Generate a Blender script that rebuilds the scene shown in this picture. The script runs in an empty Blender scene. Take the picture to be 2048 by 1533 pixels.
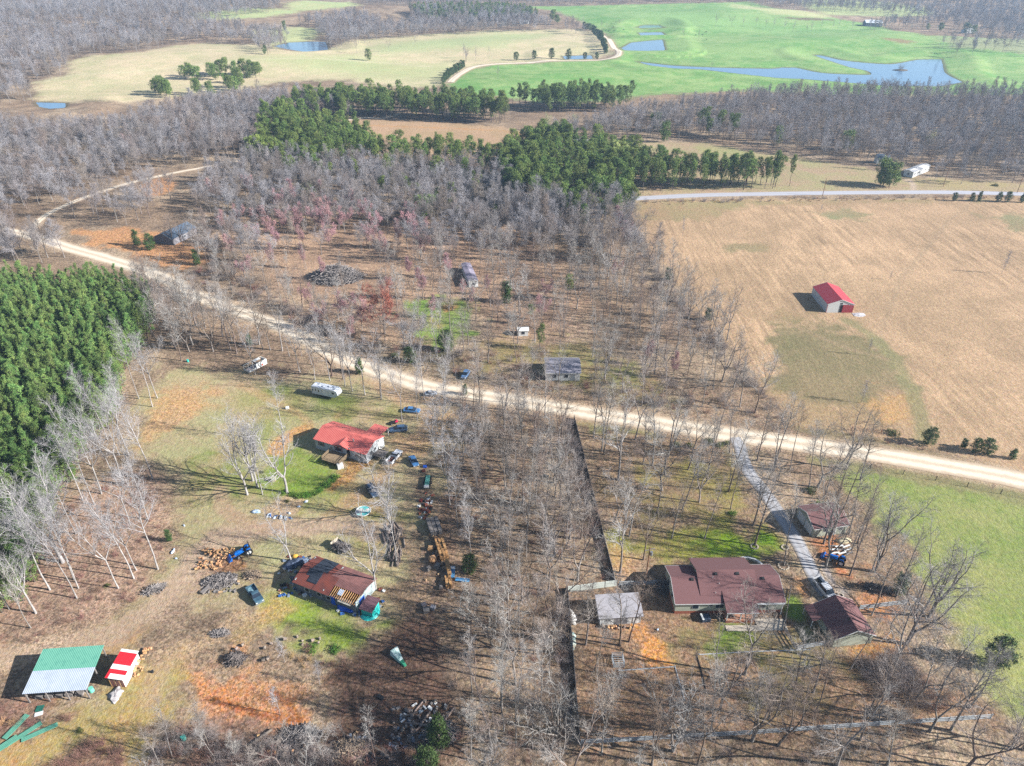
import bpy, math, random
import numpy as np
from mathutils import Vector, Matrix
PI = math.pi
scene = bpy.context.scene
# ------------------------------------------------------------------ camera, world, sun
CH, CF, CTH = 115.0, 1420.0, math.radians(32.5)
cam_d = bpy.data.cameras.new("camera"); cam = bpy.data.objects.new("camera", cam_d)
scene.collection.objects.link(cam); scene.camera = cam
cam.location = (0, 0, CH); cam.rotation_euler = (PI/2 - CTH, 0, 0)
cam_d.sensor_width = 36; cam_d.lens = 36*CF/2048
cam_d.clip_start = 1; cam_d.clip_end = 12000
SUN_EL, SUN_AZ = math.radians(27), math.radians(101)      # azimuth clockwise from +Y
w = bpy.data.worlds.new("World"); scene.world = w; w.use_nodes = True
nt = w.node_tree; sky = nt.nodes.new("ShaderNodeTexSky"); sky.sky_type = 'NISHITA'; sky.sun_disc = False
sky.sun_elevation = SUN_EL; sky.sun_rotation = SUN_AZ; sky.air_density = 1.0; sky.dust_density = 0.6; sky.ozone_density = 1.6
bg = nt.nodes['Background']; nt.links.new(sky.outputs[0], bg.inputs[0]); bg.inputs[1].default_value = 0.065
sd = bpy.data.lights.new("sun", 'SUN'); so = bpy.data.objects.new("sun", sd); scene.collection.objects.link(so)
sd.energy = 5.0; sd.angle = math.radians(0.53); sd.color = (1.0, 0.985, 0.955)
sdir = Vector((math.sin(SUN_AZ)*math.cos(SUN_EL), math.cos(SUN_AZ)*math.cos(SUN_EL), math.sin(SUN_EL)))
so.rotation_euler = sdir.to_track_quat('Z', 'Y').to_euler(); so.location = (200, -60, 300)
vs = scene.view_settings; vs.view_transform = 'Standard'; vs.look = 'None'; vs.gamma = 1; vs.exposure = 1.6
cy = scene.cycles
cy.max_bounces = 3; cy.diffuse_bounces = 2; cy.glossy_bounces = 2; cy.transmission_bounces = 2; cy.volume_bounces = 0
cy.transparent_max_bounces = 4; cy.caustics_reflective = False; cy.caustics_refractive = False
cy.use_denoising = False; cy.use_adaptive_sampling = False; cy.adaptive_threshold = 0.02

# ------------------------------------------------------------------ pixel (2048x1533 photo) -> world
def ss(a, b, x):
    t = np.clip((x-a)/(b-a), 0, 1); return t*t*(3-2*t)
def ray(x, y):
    u = (x-1024)/CF; v = (y-766.5)/CF; c, s = math.cos(CTH), math.sin(CTH)
    return u, c-v*s, -s-v*c
def flat(x, y, z=0.0):
    d = ray(x, y); t = (CH-z)/(-d[2]); return d[0]*t, d[1]*t
HILLS = []
for px, py, sx, sy, h in ((330,125,190,75,7), (1010,95,160,60,5), (1480,45,220,110,11), (1790,85,120,75,7), (1990,110,90,60,4), (1330,15,300,120,9),
                          (1800,15,260,150,14), (700,35,240,120,10), (180,60,300,130,12), (480,25,150,90,8), (1120,160,110,40,2.5), (1560,95,90,50,4), (-100,10,400,200,18)):
    X, Y = flat(px, py); HILLS.append((X, Y, sx, sy, h))
def H0(x, y):
    x = np.asarray(x, float); y = np.asarray(y, float); z = np.zeros(np.broadcast(x, y).shape)
    for X, Y, sx, sy, h in HILLS: z = z + h*(1.35 if h >= 7 else 1.2)*np.exp(-((x-X)/sx)**2-((y-Y)/sy)**2)
    z = z + ss(900, 2200, y)*(14*np.sin(x/310+1)*np.cos(y/420)+10)
    return z*ss(470, 640, y)
def seg_sdf(px, py, poly):
    """signed distance (negative inside) of points to a polygon, metres"""
    d = np.full(px.shape, 1e9); ins = np.zeros(px.shape, bool); n = len(poly)
    for i in range(n):
        ax, ay = poly[i]; bx, by = poly[(i+1) % n]; ex, ey = bx-ax, by-ay
        t = np.clip(((px-ax)*ex+(py-ay)*ey)/max(ex*ex+ey*ey, 1e-9), 0, 1)
        d = np.minimum(d, (px-ax-t*ex)**2+(py-ay-t*ey)**2)
        if ay != by:
            c = (ay > py) != (by > py); ins ^= c & (px < (bx-ax)*(py-ay)/(by-ay)+ax)
    d = np.sqrt(d); return np.where(ins, -d, d)
def line_d(px, py, pts):
    d = np.full(px.shape, 1e9)
    for (ax, ay), (bx, by) in zip(pts, pts[1:]):
        ex, ey = bx-ax, by-ay
        t = np.clip(((px-ax)*ex+(py-ay)*ey)/max(ex*ex+ey*ey, 1e-9), 0, 1)
        d = np.minimum(d, (px-ax-t*ex)**2+(py-ay-t*ey)**2)
    return np.sqrt(d)
POND_PX = [
 [(1243,97),(1262,86),(1300,82),(1325,80),(1330,101),(1290,102),(1250,101)],
 [(1272,57),(1286,51),(1316,51),(1330,57),(1299,59)],
 [(1277,66),(1322,65),(1330,70),(1282,71)],
 [(1274,124),(1310,128),(1348,132),(1440,136),(1545,138),(1562,136),(1590,136),(1640,146),(1700,149.5),(1742,150),(1734,142),(1700,135),(1660,122),(1628,111),(1640,111),(1690,122),(1770,129),(1805,126),(1835,120),(1882,119),(1886,132),(1890,146),(1908,157),(1925,165),(1880,173),(1780,172),(1700,166),(1600,158),(1553,156),(1470,147),(1400,139),(1348,137),(1300,131)],
 [(548,93),(575,86),(620,84),(652,84),(656,100),(610,104),(575,99)],
 [(72,205),(100,206),(132,207),(130,216),(100,218),(78,214)],
 [(1125,113),(1182,111),(1186,118),(1130,119)],
]
PONDS = []
for pl in POND_PX:
    cx = sum(p[0] for p in pl)/len(pl); cyy = sum(p[1] for p in pl)/len(pl)
    X, Y = flat(cx, cyy); lv = 0.0
    for _ in range(4): lv = max(0, float(H0(X, Y))*0.75); X, Y = flat(cx, cyy, lv)
    PONDS.append((lv, [flat(a, b, lv) for a, b in pl]))
def Hf(x, y):
    z = H0(x, y)
    for lv, poly in PONDS:
        xs = [p[0] for p in poly]; ys = [p[1] for p in poly]; m = 60
        k = (x > min(xs)-m) & (x < max(xs)+m) & (y > min(ys)-m) & (y < max(ys)+m)
        if not np.any(k): continue
        d = seg_sdf(x[k], y[k], poly); zz = z[k]
        out = lv+0.1+0.06*d+(np.maximum(zz, lv)-lv)*ss(0, 45, d); zz = np.where(d < 0, lv-0.8*ss(0, 4, -d)-.05, np.where(d < 45, np.maximum(out*(1-ss(25, 45, d))+zz*ss(25, 45, d), lv+.1), zz))
        z[k] = zz
    return z
def gz(x, y): return float(Hf(np.array([float(x)]), np.array([float(y)]))[0])
def P(x, y, up=0.0):
    """photo pixel -> point on the terrain (or UP metres over it)"""
    X, Y = flat(x, y, up)
    if Y < 460: return X, Y
    d = ray(x, y); t = np.linspace(400, 4200, 1900)
    hx, hy, hz = d[0]*t, d[1]*t, CH+d[2]*t-up
    g = H0(hx, hy); k = np.argmax(hz < g)
    if k == 0: k = len(t)-1
    return float(hx[k]), float(hy[k])
def PP(pts):
    return [P(p[0], p[1], p[2] if len(p) > 2 else 0.0) for p in pts]
rs = np.random.RandomState(7)
NG = {s: np.random.RandomState(s).rand(257, 257) for s in range(1, 9)}
def vn(x, y, sc, seed=1):
    g = NG[seed]; u = x/sc+1000.37*seed; v = y/sc+517.7; iu = np.floor(u).astype(int); iv = np.floor(v).astype(int); fu = u-iu; fv = v-iv
    fu = fu*fu*(3-2*fu); fv = fv*fv*(3-2*fv); a = iu % 256; b = iv % 256
    return (g[a, b]*(1-fu)+g[a+1, b]*fu)*(1-fv)+(g[a, b+1]*(1-fu)+g[a+1, b+1]*fu)*fv
# ------------------------------------------------------------------ colours and materials
ALB = 0.60
def lin(c):
    c = c/255.0; return c/12.92 if c <= .04045 else ((c+.055)/1.055)**2.4
def C(r, g, b, k=ALB): return (lin(r)*k, lin(g)*k, lin(b)*k, 1)
def new_mat(name):
    m = bpy.data.materials.new(name); m.use_nodes = True
    return m, m.node_tree, m.node_tree.nodes['Principled BSDF']
def N(nt, typ, **kw):
    n = nt.nodes.new(typ)
    for k, v in kw.items():
        if k.startswith('i_'):
            key = k[2:]; key = int(key) if key.isdigit() else key.replace('_', ' '); n.inputs[key].default_value = v
        else: setattr(n, k, v)
    return n
MATS = {}
def mat(name, col, col2=None, rough=0.8, scale=3.0, bump=0.0, bscale=30.0, metal=0.0, stripe=None, spec=0.3, rnd=0.0, detail=5.0, thr=(0.35, 0.65), coat=0.0, alt=None):
    """principled with two tones mixed by noise, optional corrugation stripe=(axis, pitch, tone)"""
    if name in MATS: return MATS[name]
    m, nt, b = new_mat(name); L = nt.links
    tc = N(nt, 'ShaderNodeTexCoord'); nz = N(nt, 'ShaderNodeTexNoise', i_Scale=scale, i_Detail=detail, i_Roughness=0.65)
    L.new(tc.outputs['Object'], nz.inputs['Vector'])
    mr = N(nt, 'ShaderNodeMapRange'); mr.inputs[1].default_value = thr[0]; mr.inputs[2].default_value = thr[1]; L.new(nz.outputs[0], mr.inputs[0])
    mx = N(nt, 'ShaderNodeMix', data_type='RGBA'); mx.inputs[6].default_value = col; mx.inputs[7].default_value = col2 or tuple([c*.82 for c in col[:3]]+[1]); L.new(mr.outputs[0], mx.inputs[0])
    out = mx.outputs[2]
    if alt:
        o2 = N(nt, 'ShaderNodeObjectInfo'); a1 = N(nt, 'ShaderNodeMath', operation='MULTIPLY'); a1.inputs[1].default_value = 13.7; a2 = N(nt, 'ShaderNodeMath', operation='FRACT'); a4 = N(nt, 'ShaderNodeMath', operation='POWER'); a4.inputs[1].default_value = 1.6
        L.new(o2.outputs['Random'], a1.inputs[0]); L.new(a1.outputs[0], a2.inputs[0]); L.new(a2.outputs[0], a4.inputs[0]); m9 = N(nt, 'ShaderNodeMix', data_type='RGBA'); L.new(a4.outputs[0], m9.inputs[0]); L.new(out, m9.inputs[6]); m9.inputs[7].default_value = alt; out = m9.outputs[2]
    if rnd:
        oi = N(nt, 'ShaderNodeObjectInfo'); hs = N(nt, 'ShaderNodeHueSaturation'); m1 = N(nt, 'ShaderNodeMapRange'); m1.inputs[3].default_value = 1-rnd; m1.inputs[4].default_value = 1+rnd
        L.new(oi.outputs['Random'], m1.inputs[0]); L.new(m1.outputs[0], hs.inputs['Value']); L.new(out, hs.inputs['Color'])
        m2 = N(nt, 'ShaderNodeMapRange'); m2.inputs[3].default_value = .5-rnd*.08; m2.inputs[4].default_value = .5+rnd*.08
        mm = N(nt, 'ShaderNodeMath', operation='FRACT'); m3 = N(nt, 'ShaderNodeMath', operation='MULTIPLY'); m3.inputs[1].default_value = 7.31
        L.new(oi.outputs['Random'], m3.inputs[0]); L.new(m3.outputs[0], mm.inputs[0]); L.new(mm.outputs[0], m2.inputs[0]); L.new(m2.outputs[0], hs.inputs['Hue']); out = hs.outputs[0]
    hgt = None
    if stripe:
        ax, pitch, tone = stripe
        sp = N(nt, 'ShaderNodeSeparateXYZ'); L.new(tc.outputs['Object'], sp.inputs[0])
        f = N(nt, 'ShaderNodeMath', operation='MULTIPLY'); f.inputs[1].default_value = 2*PI/pitch; L.new(sp.outputs['XYZ'.index(ax)], f.inputs[0])
        s = N(nt, 'ShaderNodeMath', operation='SINE'); L.new(f.outputs[0], s.inputs[0])
        m4 = N(nt, 'ShaderNodeMapRange'); m4.inputs[1].default_value = -1; m4.inputs[3].default_value = 1-tone; m4.inputs[4].default_value = 1.0; L.new(s.outputs[0], m4.inputs[0])
        vm = N(nt, 'ShaderNodeVectorMath', operation='SCALE'); L.new(out, vm.inputs[0]); L.new(m4.outputs[0], vm.inputs['Scale']); out = vm.outputs[0]; hgt = s.outputs[0]
    L.new(out, b.inputs['Base Color']); b.inputs['Roughness'].default_value = rough; b.inputs['Metallic'].default_value = metal
    b.inputs['Specular IOR Level'].default_value = spec; b.inputs['Coat Weight'].default_value = coat
    if bump or hgt:
        bp = N(nt, 'ShaderNodeBump', i_Strength=max(bump, .3 if hgt else 0)); bp.inputs['Distance'].default_value = 0.05
        if hgt: L.new(hgt, bp.inputs['Height'])
        else:
            n2 = N(nt, 'ShaderNodeTexNoise', i_Scale=bscale, i_Detail=4.0); L.new(tc.outputs['Object'], n2.inputs['Vector']); L.new(n2.outputs[0], bp.inputs['Height'])
        L.new(bp.outputs[0], b.inputs['Normal'])
    MATS[name] = m; return m
# ------------------------------------------------------------------ object helpers
COL = scene.collection
def tag(o, label=None, cat=None, group=None, kind=None):
    if label: o['label'] = label
    if cat: o['category'] = cat
    if group: o['group'] = group
    if kind: o['kind'] = kind
    return o
def empty(name, loc, rz=0, sc=1.0):
    o = bpy.data.objects.new(name, None); COL.objects.link(o); o.location = loc; o.rotation_euler = (0, 0, rz); o.scale = (sc,)*3; o.empty_display_size = .5
    return o
def np_mesh(name, V, F, smooth=False):
    """V n x 3, F list of arrays/lists (all tris or quads as numpy 2D, or ragged list)"""
    me = bpy.data.meshes.new(name); V = np.asarray(V, np.float32)
    if isinstance(F, np.ndarray):
        nf, k = F.shape; me.vertices.add(len(V)); me.vertices.foreach_set('co', V.ravel())
        me.loops.add(nf*k); me.loops.foreach_set('vertex_index', F.astype(np.int32).ravel())
        me.polygons.add(nf); me.polygons.foreach_set('loop_start', np.arange(0, nf*k, k, dtype=np.int32))
        me.update(calc_edges=True)
    else: me.from_pydata([tuple(map(float, v)) for v in V], [], [tuple(f) for f in F])
    if smooth: me.polygons.foreach_set('use_smooth', np.ones(len(me.polygons), bool))
    me.update(); return me
class MB:
    def __init__(s): s.v = []; s.f = []
    def poly(s, pts): n = len(s.v); s.v += [tuple(p) for p in pts]; s.f.append(tuple(range(n, n+len(pts)))); return s
    def hexa(s, p):      # 8 points: bottom 4 ccw, top 4 ccw
        n = len(s.v); s.v += [tuple(q) for q in p]
        for f in ((3,2,1,0), (4,5,6,7), (0,1,5,4), (1,2,6,5), (2,3,7,6), (3,0,4,7)): s.f.append(tuple(n+i for i in f))
        return s
    def box(s, x0, x1, y0, y1, z0, z1, rz=0, c=None):
        p = [(x0,y0,z0),(x1,y0,z0),(x1,y1,z0),(x0,y1,z0),(x0,y0,z1),(x1,y0,z1),(x1,y1,z1),(x0,y1,z1)]
        if rz:
            cx, cyy = c or ((x0+x1)/2, (y0+y1)/2); a, b = math.cos(rz), math.sin(rz)
            p = [(cx+(q[0]-cx)*a-(q[1]-cyy)*b, cyy+(q[0]-cx)*b+(q[1]-cyy)*a, q[2]) for q in p]
        return s.hexa(p)
    def slab(s, a, b, c, d, t):   # quad a,b,c,d (ccw from outside) thickened inward by t along its normal
        A, B, Cc, D = map(Vector, (a, b, c, d)); n = (B-A).cross(D-A).normalized()*t
        return s.hexa([A-n, B-n, Cc-n, D-n, A, B, Cc, D])
    def tube(s, p0, p1, r0, r1=None, n=8, cap=True):
        r1 = r0 if r1 is None else r1; p0 = Vector(p0); p1 = Vector(p1); d = (p1-p0).normalized()
        u = d.orthogonal().normalized(); w_ = d.cross(u); k = len(s.v)
        for p, r in ((p0, r0), (p1, r1)):
            for i in range(n): a = 2*PI*i/n; s.v.append(tuple(p+u*(r*math.cos(a))+w_*(r*math.sin(a))))
        for i in range(n): j = (i+1) % n; s.f.append((k+i, k+j, k+n+j, k+n+i))
        if cap: s.f.append(tuple(k+i for i in reversed(range(n)))); s.f.append(tuple(k+n+i for i in range(n)))
        return s
    def loft(s, rings, cap=True):
        n = len(rings[0]); k = len(s.v)
        for r in rings: s.v += [tuple(p) for p in r]
        for i in range(len(rings)-1):
            for j in range(n): q = (j+1) % n; s.f.append((k+i*n+j, k+i*n+q, k+(i+1)*n+q, k+(i+1)*n+j))
        if cap: s.f.append(tuple(k+j for j in reversed(range(n)))); s.f.append(tuple(k+(len(rings)-1)*n+j for j in range(n)))
        return s
    def build(s, name, m, parent=None, smooth=False, bevel=0):
        me = bpy.data.meshes.new(name); me.from_pydata(s.v, [], s.f); me.update(); o = bpy.data.objects.new(name, me); COL.objects.link(o)
        if m: me.materials.append(m)
        if parent: o.parent = parent
        if smooth: me.polygons.foreach_set('use_smooth', np.ones(len(me.polygons), bool))
        if bevel: b = o.modifiers.new('b', 'BEVEL'); b.width = bevel; b.segments = 2; b.limit_method = 'ANGLE'
        return o
def kids(o): return [c for c in bpy.data.objects if c.parent == o]
def link(name, me, parent=None):
    o = bpy.data.objects.new(name, me); COL.objects.link(o); o.parent = parent; return o
def blob(rx, ry, rz, seed, n=10, m=7, amp=.25, cut=True):
    """lumpy closed mound (MB)"""
    r = random.Random(seed); b = MB(); rings = []
    for i in range(m):
        t = i/(m-1); z = math.sin(t*PI/2); rr = math.cos(t*PI/2)*(1) + (.02 if i == m-1 else 0)
        rings.append([(rx*rr*math.cos(2*PI*j/n)*(1+r.uniform(-amp, amp)), ry*rr*math.sin(2*PI*j/n)*(1+r.uniform(-amp, amp)), rz*z*(1+r.uniform(-amp, amp)*.5) if i else -.05) for j in range(n)])
    return b.loft(rings)
# ------------------------------------------------------------------ ground: one sheet with region colours
def a3(r, g, b): return np.array(C(r, g, b)[:3])
# (pixel polygon, colour A, colour B, edge softness m, edge wobble m, opacity, rows, grain)   grain: 0 soil/litter 1 grass
ZONES = [
 # far fields
 ([(72,164),(137,150),(137,123),(191,111),(290,104),(342,92),(410,87),(513,92),(600,104),(720,80),(820,72),(960,62),(1160,58),(1200,70),(1228,110),(1180,124),(980,128),(930,137),(885,168),(860,178),(780,175),(700,160),(560,165),(450,185),(300,200),(250,206),(80,206)], (214,192,154), (188,180,134), 6, 6, 1, 0, 1),
 ([(500,118),(700,112),(800,128),(900,135),(880,162),(760,158),(620,140)], (172,188,125), (190,188,132), 25, 15, .8, 0, 1),
 ([(860,80),(1000,66),(1100,70),(1000,95),(880,100),(760,108),(740,95)], (165,182,122), (182,186,130), 20, 15, .8, 0, 1),
 ([(385,27),(480,16),(570,18),(600,24),(520,36),(440,40),(400,38)], (172,188,125), (195,190,135), 8, 8, 1, 0, 1),
 ([(510,62),(600,55),(640,60),(630,78),(560,96),(520,86)], (185,185,130), (175,180,125), 8, 8, 1, 0, 1),
 ([(570,8),(700,4),(720,12),(640,20),(580,24)], (172,188,125), (195,190,135), 8, 8, 1, 0, 1),
 ([(895,170),(935,142),(985,130),(1230,124),(1240,110),(1215,70),(1180,52),(1110,22),(1040,14),(1250,10),(1500,4),(1560,18),(1640,32),(1760,52),(1850,72),(2060,80),(2300,90),(2300,190),(1900,190),(1700,190),(1500,182),(1300,190),(1200,205),(1080,205),(1000,195),(900,190)], (112,158,78), (156,178,108), 6, 6, 1, 0, 1),
 ([(1250,30),(1400,24),(1500,40),(1700,70),(1500,60),(1330,52)], (160,190,118), (140,182,105), 40, 30, .6, 0, 1),
 ([(1460,8),(1560,18),(1660,34),(1640,38),(1540,28),(1470,16)], (205,196,146), (190,190,130), 10, 8, .9, 0, 1),
 ([(1350,90),(1500,95),(1640,112),(1500,110),(1380,100)], (175,190,120), (150,185,108), 30, 15, .6, 0, 1),
 ([(1600,0),(1750,2),(1850,16),(1870,30),(1800,34),(1650,30)], (170,182,122), (182,184,126), 10, 8, 1, 0, 1),
 ([(1880,75),(2060,78),(2300,90),(2300,110),(2040,108),(1900,96)], (160,160,118), (150,150,112), 10, 10, .9, 0, 1),
 ([(1555,35),(1640,37),(1680,42),(1600,41)], (130,105,85), (120,96,78), 3, 4, .9, 0, 0),
 ([(1765,77),(1800,79),(1835,86),(1810,87),(1775,82)], (165,140,100), (150,125,90), 3, 4, .9, 0, 0),
 ([(690,238),(760,240),(900,246),(1010,256),(1062,268),(1065,300),(1010,330),(960,342),(900,322),(800,292),(705,262)], (190,155,122), (180,150,112), 4, 4, 1, .2, 1),
 ([(1200,282),(1290,287),(1400,285),(1500,300),(1620,318),(1700,332),(1780,347),(1850,358),(2060,372),(2300,384),(2300,392),(2060,384),(1600,386),(1270,392),(1200,380)], (178,148,120), (166,156,110), 3, 4, 1, .2, 1),
 ([(1180,282),(1262,279),(1270,300),(1190,304)], (140,172,82), (165,165,100), 4, 4, 1, 0, 1),
 ([(1390,290),(1480,300),(1560,320),(1480,320),(1400,305)], (158,160,100), (175,155,112), 5, 5, .8, 0, 1),
 ([(1780,352),(2060,366),(2060,381),(1830,378)], (172,158,105), (170,145,115), 4, 4, .9, 0, 1),
 # big right field
 ([(1262,415),(1300,404),(1500,399),(2060,394),(2300,394),(2600,900),(2400,1020),(2048,948),(1950,915),(1800,888),(1700,868),(1600,852),(1555,800),(1450,690),(1380,600),(1330,520),(1280,470)], (200,165,128), (176,146,112), 3, 3, 1, 1.0, 1),
 ([(1255,405),(1500,401),(1700,400),(2060,396),(2060,402),(1700,408),(1500,412),(1420,440),(1290,440),(1262,425)], (150,140,96), (170,140,106), 4, 5, .8, 0, 1),
 ([(1620,424),(1700,420),(1740,436),(1660,440)], (140,140,98), (160,140,104), 4, 6, .9, 0, 1),
 ([(1440,488),(1540,486),(1545,500),(1450,502)], (128,126,88), (150,130,94), 5, 6, .7, 0, 1),
 ([(1960,430),(2200,440),(2200,470),(2040,462)], (138,140,98), (165,140,106), 6, 8, .8, 0, 1),
 ([(1560,655),(1640,640),(1730,662),(1790,715),(1812,780),(1775,812),(1680,815),(1610,800),(1550,760),(1530,700)], (122,116,80), (148,130,96), 7, 8, .95, .3, 1),
 ([(1560,800),(1660,815),(1800,820),(1830,850),(1700,862),(1600,852)], (178,148,108), (165,140,104), 5, 5, .8, 0, 1),
 ([(1750,780),(1815,790),(1830,850),(1770,850)], (205,160,104), (185,148,104), 4, 5, .9, 0, 1),
 ([(1560,625),(1640,620),(1600,655),(1545,640)], (128,122,84), (160,134,98), 5, 5, .7, 0, 1),
 ([(1560,852),(1700,866),(1800,888),(2048,948),(2300,1010),(2300,1030),(2048,965),(1800,906),(1650,880)], (155,135,100), (138,124,88), 2, 2, .9, 0, 1),
 # pasture lower right
 ([(1690,918),(1780,940),(1950,972),(2048,992),(2400,1070),(2500,1500),(2048,1440),(1975,1370),(1940,1320),(1890,1250),(1862,1180),(1820,1110),(1770,1060),(1730,1020),(1690,960)], (164,164,100), (134,150,76), 4, 4, 1, 0, 1),
 ([(1620,905),(1780,935),(2048,985),(2400,1065),(2400,1085),(2048,1004),(1780,955),(1620,925)], (140,138,92), (160,142,104), 2, 2, .8, 0, 1),
 # left clearing north of the road
 ([(560,465),(640,460),(760,470),(860,540),(850,600),(720,615),(640,605),(580,560)], (192,156,122), (172,140,112), 8, 8, .9, .1, 1),
 ([(420,430),(760,440),(1000,480),(1000,600),(820,620),(760,700),(640,640),(520,560)], (190,156,126), (160,130,106), 14, 10, .75, 0, 0),
 ([(820,470),(1000,450),(1130,520),(1200,640),(1160,700),(1000,690),(930,600),(850,540)], (180,146,118), (150,120,98), 12, 10, .6, 0, 0),
 ([(150,462),(240,458),(330,468),(385,490),(430,525),(340,535),(250,505),(180,490)], (206,150,98), (190,140,98), 4, 5, .95, 0, 0),
 ([(275,360),(345,352),(355,385),(290,395)], (205,140,82), (180,130,90), 5, 6, .8, 0, 0),
 ([(812,608),(880,598),(925,604),(950,618),(942,660),(915,692),(862,702),(838,662)], (124,156,66), (152,156,90), 5, 6, .95, 0, 1),
 ([(872,610),(905,606),(918,618),(890,628)], (190,140,90), (180,130,80), 3, 3, .9, 0, 0),
 ([(850,632),(880,636),(880,656),(856,652)], (195,148,100), (150,150,70), 3, 3, .8, 0, 0),
 ([(1090,690),(1200,680),(1260,740),(1330,760),(1320,800),(1200,800),(1100,740)], (140,142,72), (160,130,98), 7, 7, .75, 0, 1),
 ([(960,690),(1060,680),(1080,730),(980,740)], (168,140,98), (150,140,80), 6, 6, .8, 0, 1),
 ([(700,735),(860,745),(940,770),(930,700),(800,690)], (128,112,82), (110,98,70), 7, 6, .6, 0, 0),
 # left property
 ([(300,760),(330,735),(480,742),(600,752),(730,758),(790,772),(900,798),(890,850),(872,960),(850,1000),(860,1060),(850,1200),(800,1240),(700,1310),(640,1335),(540,1250),(450,1215),(350,1220),(270,1290),(130,1300),(240,1220),(340,1100),(350,1020),(330,950),(290,890),(280,820)], (172,166,118), (188,163,126), 6, 6, .95, 0, 1),
 ([(480,790),(620,800),(740,830),(720,850),(600,850),(500,880),(460,830)], (150,152,88), (172,156,108), 6, 6, .8, 0, 1),
 ([(540,770),(720,800),(730,812),(650,815),(560,800)], (126,140,66), (150,145,85), 5, 5, .8, 0, 1),
 ([(700,805),(830,815),(800,850),(740,845),(650,835)], (128,138,66), (155,142,92), 5, 5, .8, 0, 1),
 ([(555,905),(600,895),(640,912),(720,945),(700,950),(665,975),(620,1000),(560,992),(520,985),(515,950)], (128,152,58), (160,155,92), 3, 3, .95, 0, 1),
 ([(380,930),(480,900),(500,960),(480,1000),(390,990)], (128,142,66), (165,140,100), 7, 7, .8, 0, 1),
 ([(580,1000),(700,960),(760,985),(830,1010),(800,1080),(700,1080),(640,1040),(560,1060),(480,1040)], (142,148,72), (172,144,100), 7, 7, .8, 0, 1),
 ([(560,1190),(640,1215),(740,1242),(790,1235),(768,1268),(705,1312),(640,1305),(585,1275),(530,1240),(500,1200)], (150,164,66), (130,152,56), 4, 4, .98, 0, 1),
 ([(310,800),(350,768),(420,765),(436,795),(400,820),(340,850),(300,880),(290,850)], (204,154,104), (190,154,116), 5, 6, .8, 0, 0),
 ([(575,862),(620,845),(665,835),(650,850),(600,872),(560,905),(545,900)], (206,152,96), (185,150,104), 3, 3, .9, 0, 0),
 ([(690,945),(760,975),(740,1010),(690,1000)], (192,150,104), (170,144,100), 4, 4, .7, 0, 0),
 ([(700,925),(735,925),(700,960),(665,985),(650,980),(690,950)], (206,144,80), (180,140,92), 2, 2, .9, 0, 0),
 ([(790,865),(850,850),(900,830),(890,870),(840,900),(790,890)], (196,158,112), (175,140,104), 3, 4, .9, 0, 0),
 ([(480,1215),(545,1205),(560,1240),(500,1262)], (198,152,104), (172,150,104), 5, 5, .8, 0, 0),
 ([(520,1018),(560,995),(610,1000),(600,1020),(560,1040),(520,1040)], (192,162,130), (180,150,120), 2, 2, .9, 0, 0),
 ([(740,1190),(800,1170),(860,1090),(880,1000),(905,1010),(890,1180),(870,1260),(800,1240)], (150,120,98), (130,105,84), 5, 5, .85, 0, 0),
 ([(405,1115),(450,1095),(490,1105),(470,1135),(430,1142),(400,1140)], (206,135,72), (190,125,70), 2, 3, .95, 0, 0),
 ([(375,1120),(420,1070),(500,1075),(560,1110),(520,1190),(430,1190),(390,1170)], (125,100,82), (150,120,98), 5, 6, .6, 0, 0),
 ([(365,1350),(440,1325),(520,1365),(600,1385),(645,1430),(640,1465),(560,1455),(470,1440),(400,1410)], (202,136,88), (188,144,106), 3, 6, .95, 0, 0),
 ([(380,1330),(520,1330),(640,1370),(670,1350),(700,1340),(640,1420),(540,1380)], (190,142,104), (170,128,94), 5, 5, .8, 0, 0),
 ([(820,1235),(720,1295),(660,1335),(640,1400),(630,1470),(640,1560),(700,1700),(900,1700),(900,1400),(875,1250)], (118,90,74), (98,76,62), 4, 4, .95, 0, 0),
 ([(195,1400),(300,1330),(360,1345),(375,1400),(340,1490),(300,1533),(150,1650),(-100,1650),(-100,1520),(60,1480),(100,1420)], (170,158,98), (190,150,98), 5, 6, .95, 0, 1),
 ([(0,1290),(100,1300),(130,1280),(220,1255),(300,1215),(340,1170),(360,1190),(270,1290),(200,1300),(40,1320),(-100,1320)], (198,154,104), (184,142,98), 4, 4, .9, 0, 1),
 ([(-100,1395),(60,1390),(150,1430),(130,1450),(60,1450),(-100,1490)], (160,124,102), (128,100,86), 3, 4, .9, 0, 0),
 ([(80,1540),(140,1500),(210,1465),(270,1490),(280,1560),(260,1800),(60,1800)], (158,122,102), (126,98,86), 3, 5, .9, 0, 0),
 ([(300,1470),(400,1450),(600,1480),(660,1500),(660,1800),(280,1800)], (140,116,102), (112,94,84), 4, 5, .8, 0, 0),
 ([(-100,1100),(60,1090),(200,960),(280,930),(330,960),(345,1080),(280,1200),(150,1270),(-100,1300)], (184,150,126), (156,128,108), 6, 6, .85, 0, 0),
 # centre and right lots
 ([(1158,838),(1300,848),(1470,880),(1520,980),(1575,1060),(1590,1110),(1560,1140),(1240,1150),(1222,1080),(1190,960)], (158,130,102), (140,116,90), 3, 3, .9, 0, 0),
 ([(1165,838),(1300,850),(1320,870),(1200,868),(1165,850)], (138,142,82), (160,140,100), 4, 4, .8, 0, 1),
 ([(1250,990),(1360,930),(1470,920),(1490,985),(1440,1040),(1330,1050),(1260,1060)], (152,150,52), (158,128,98), 10, 9, .6, 0, 1),
 ([(1225,1075),(1330,1068),(1450,1058),(1580,1080),(1590,1110),(1570,1130),(1400,1125),(1250,1120)], (150,158,48), (160,140,88), 5, 5, .85, 0, 1),
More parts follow.
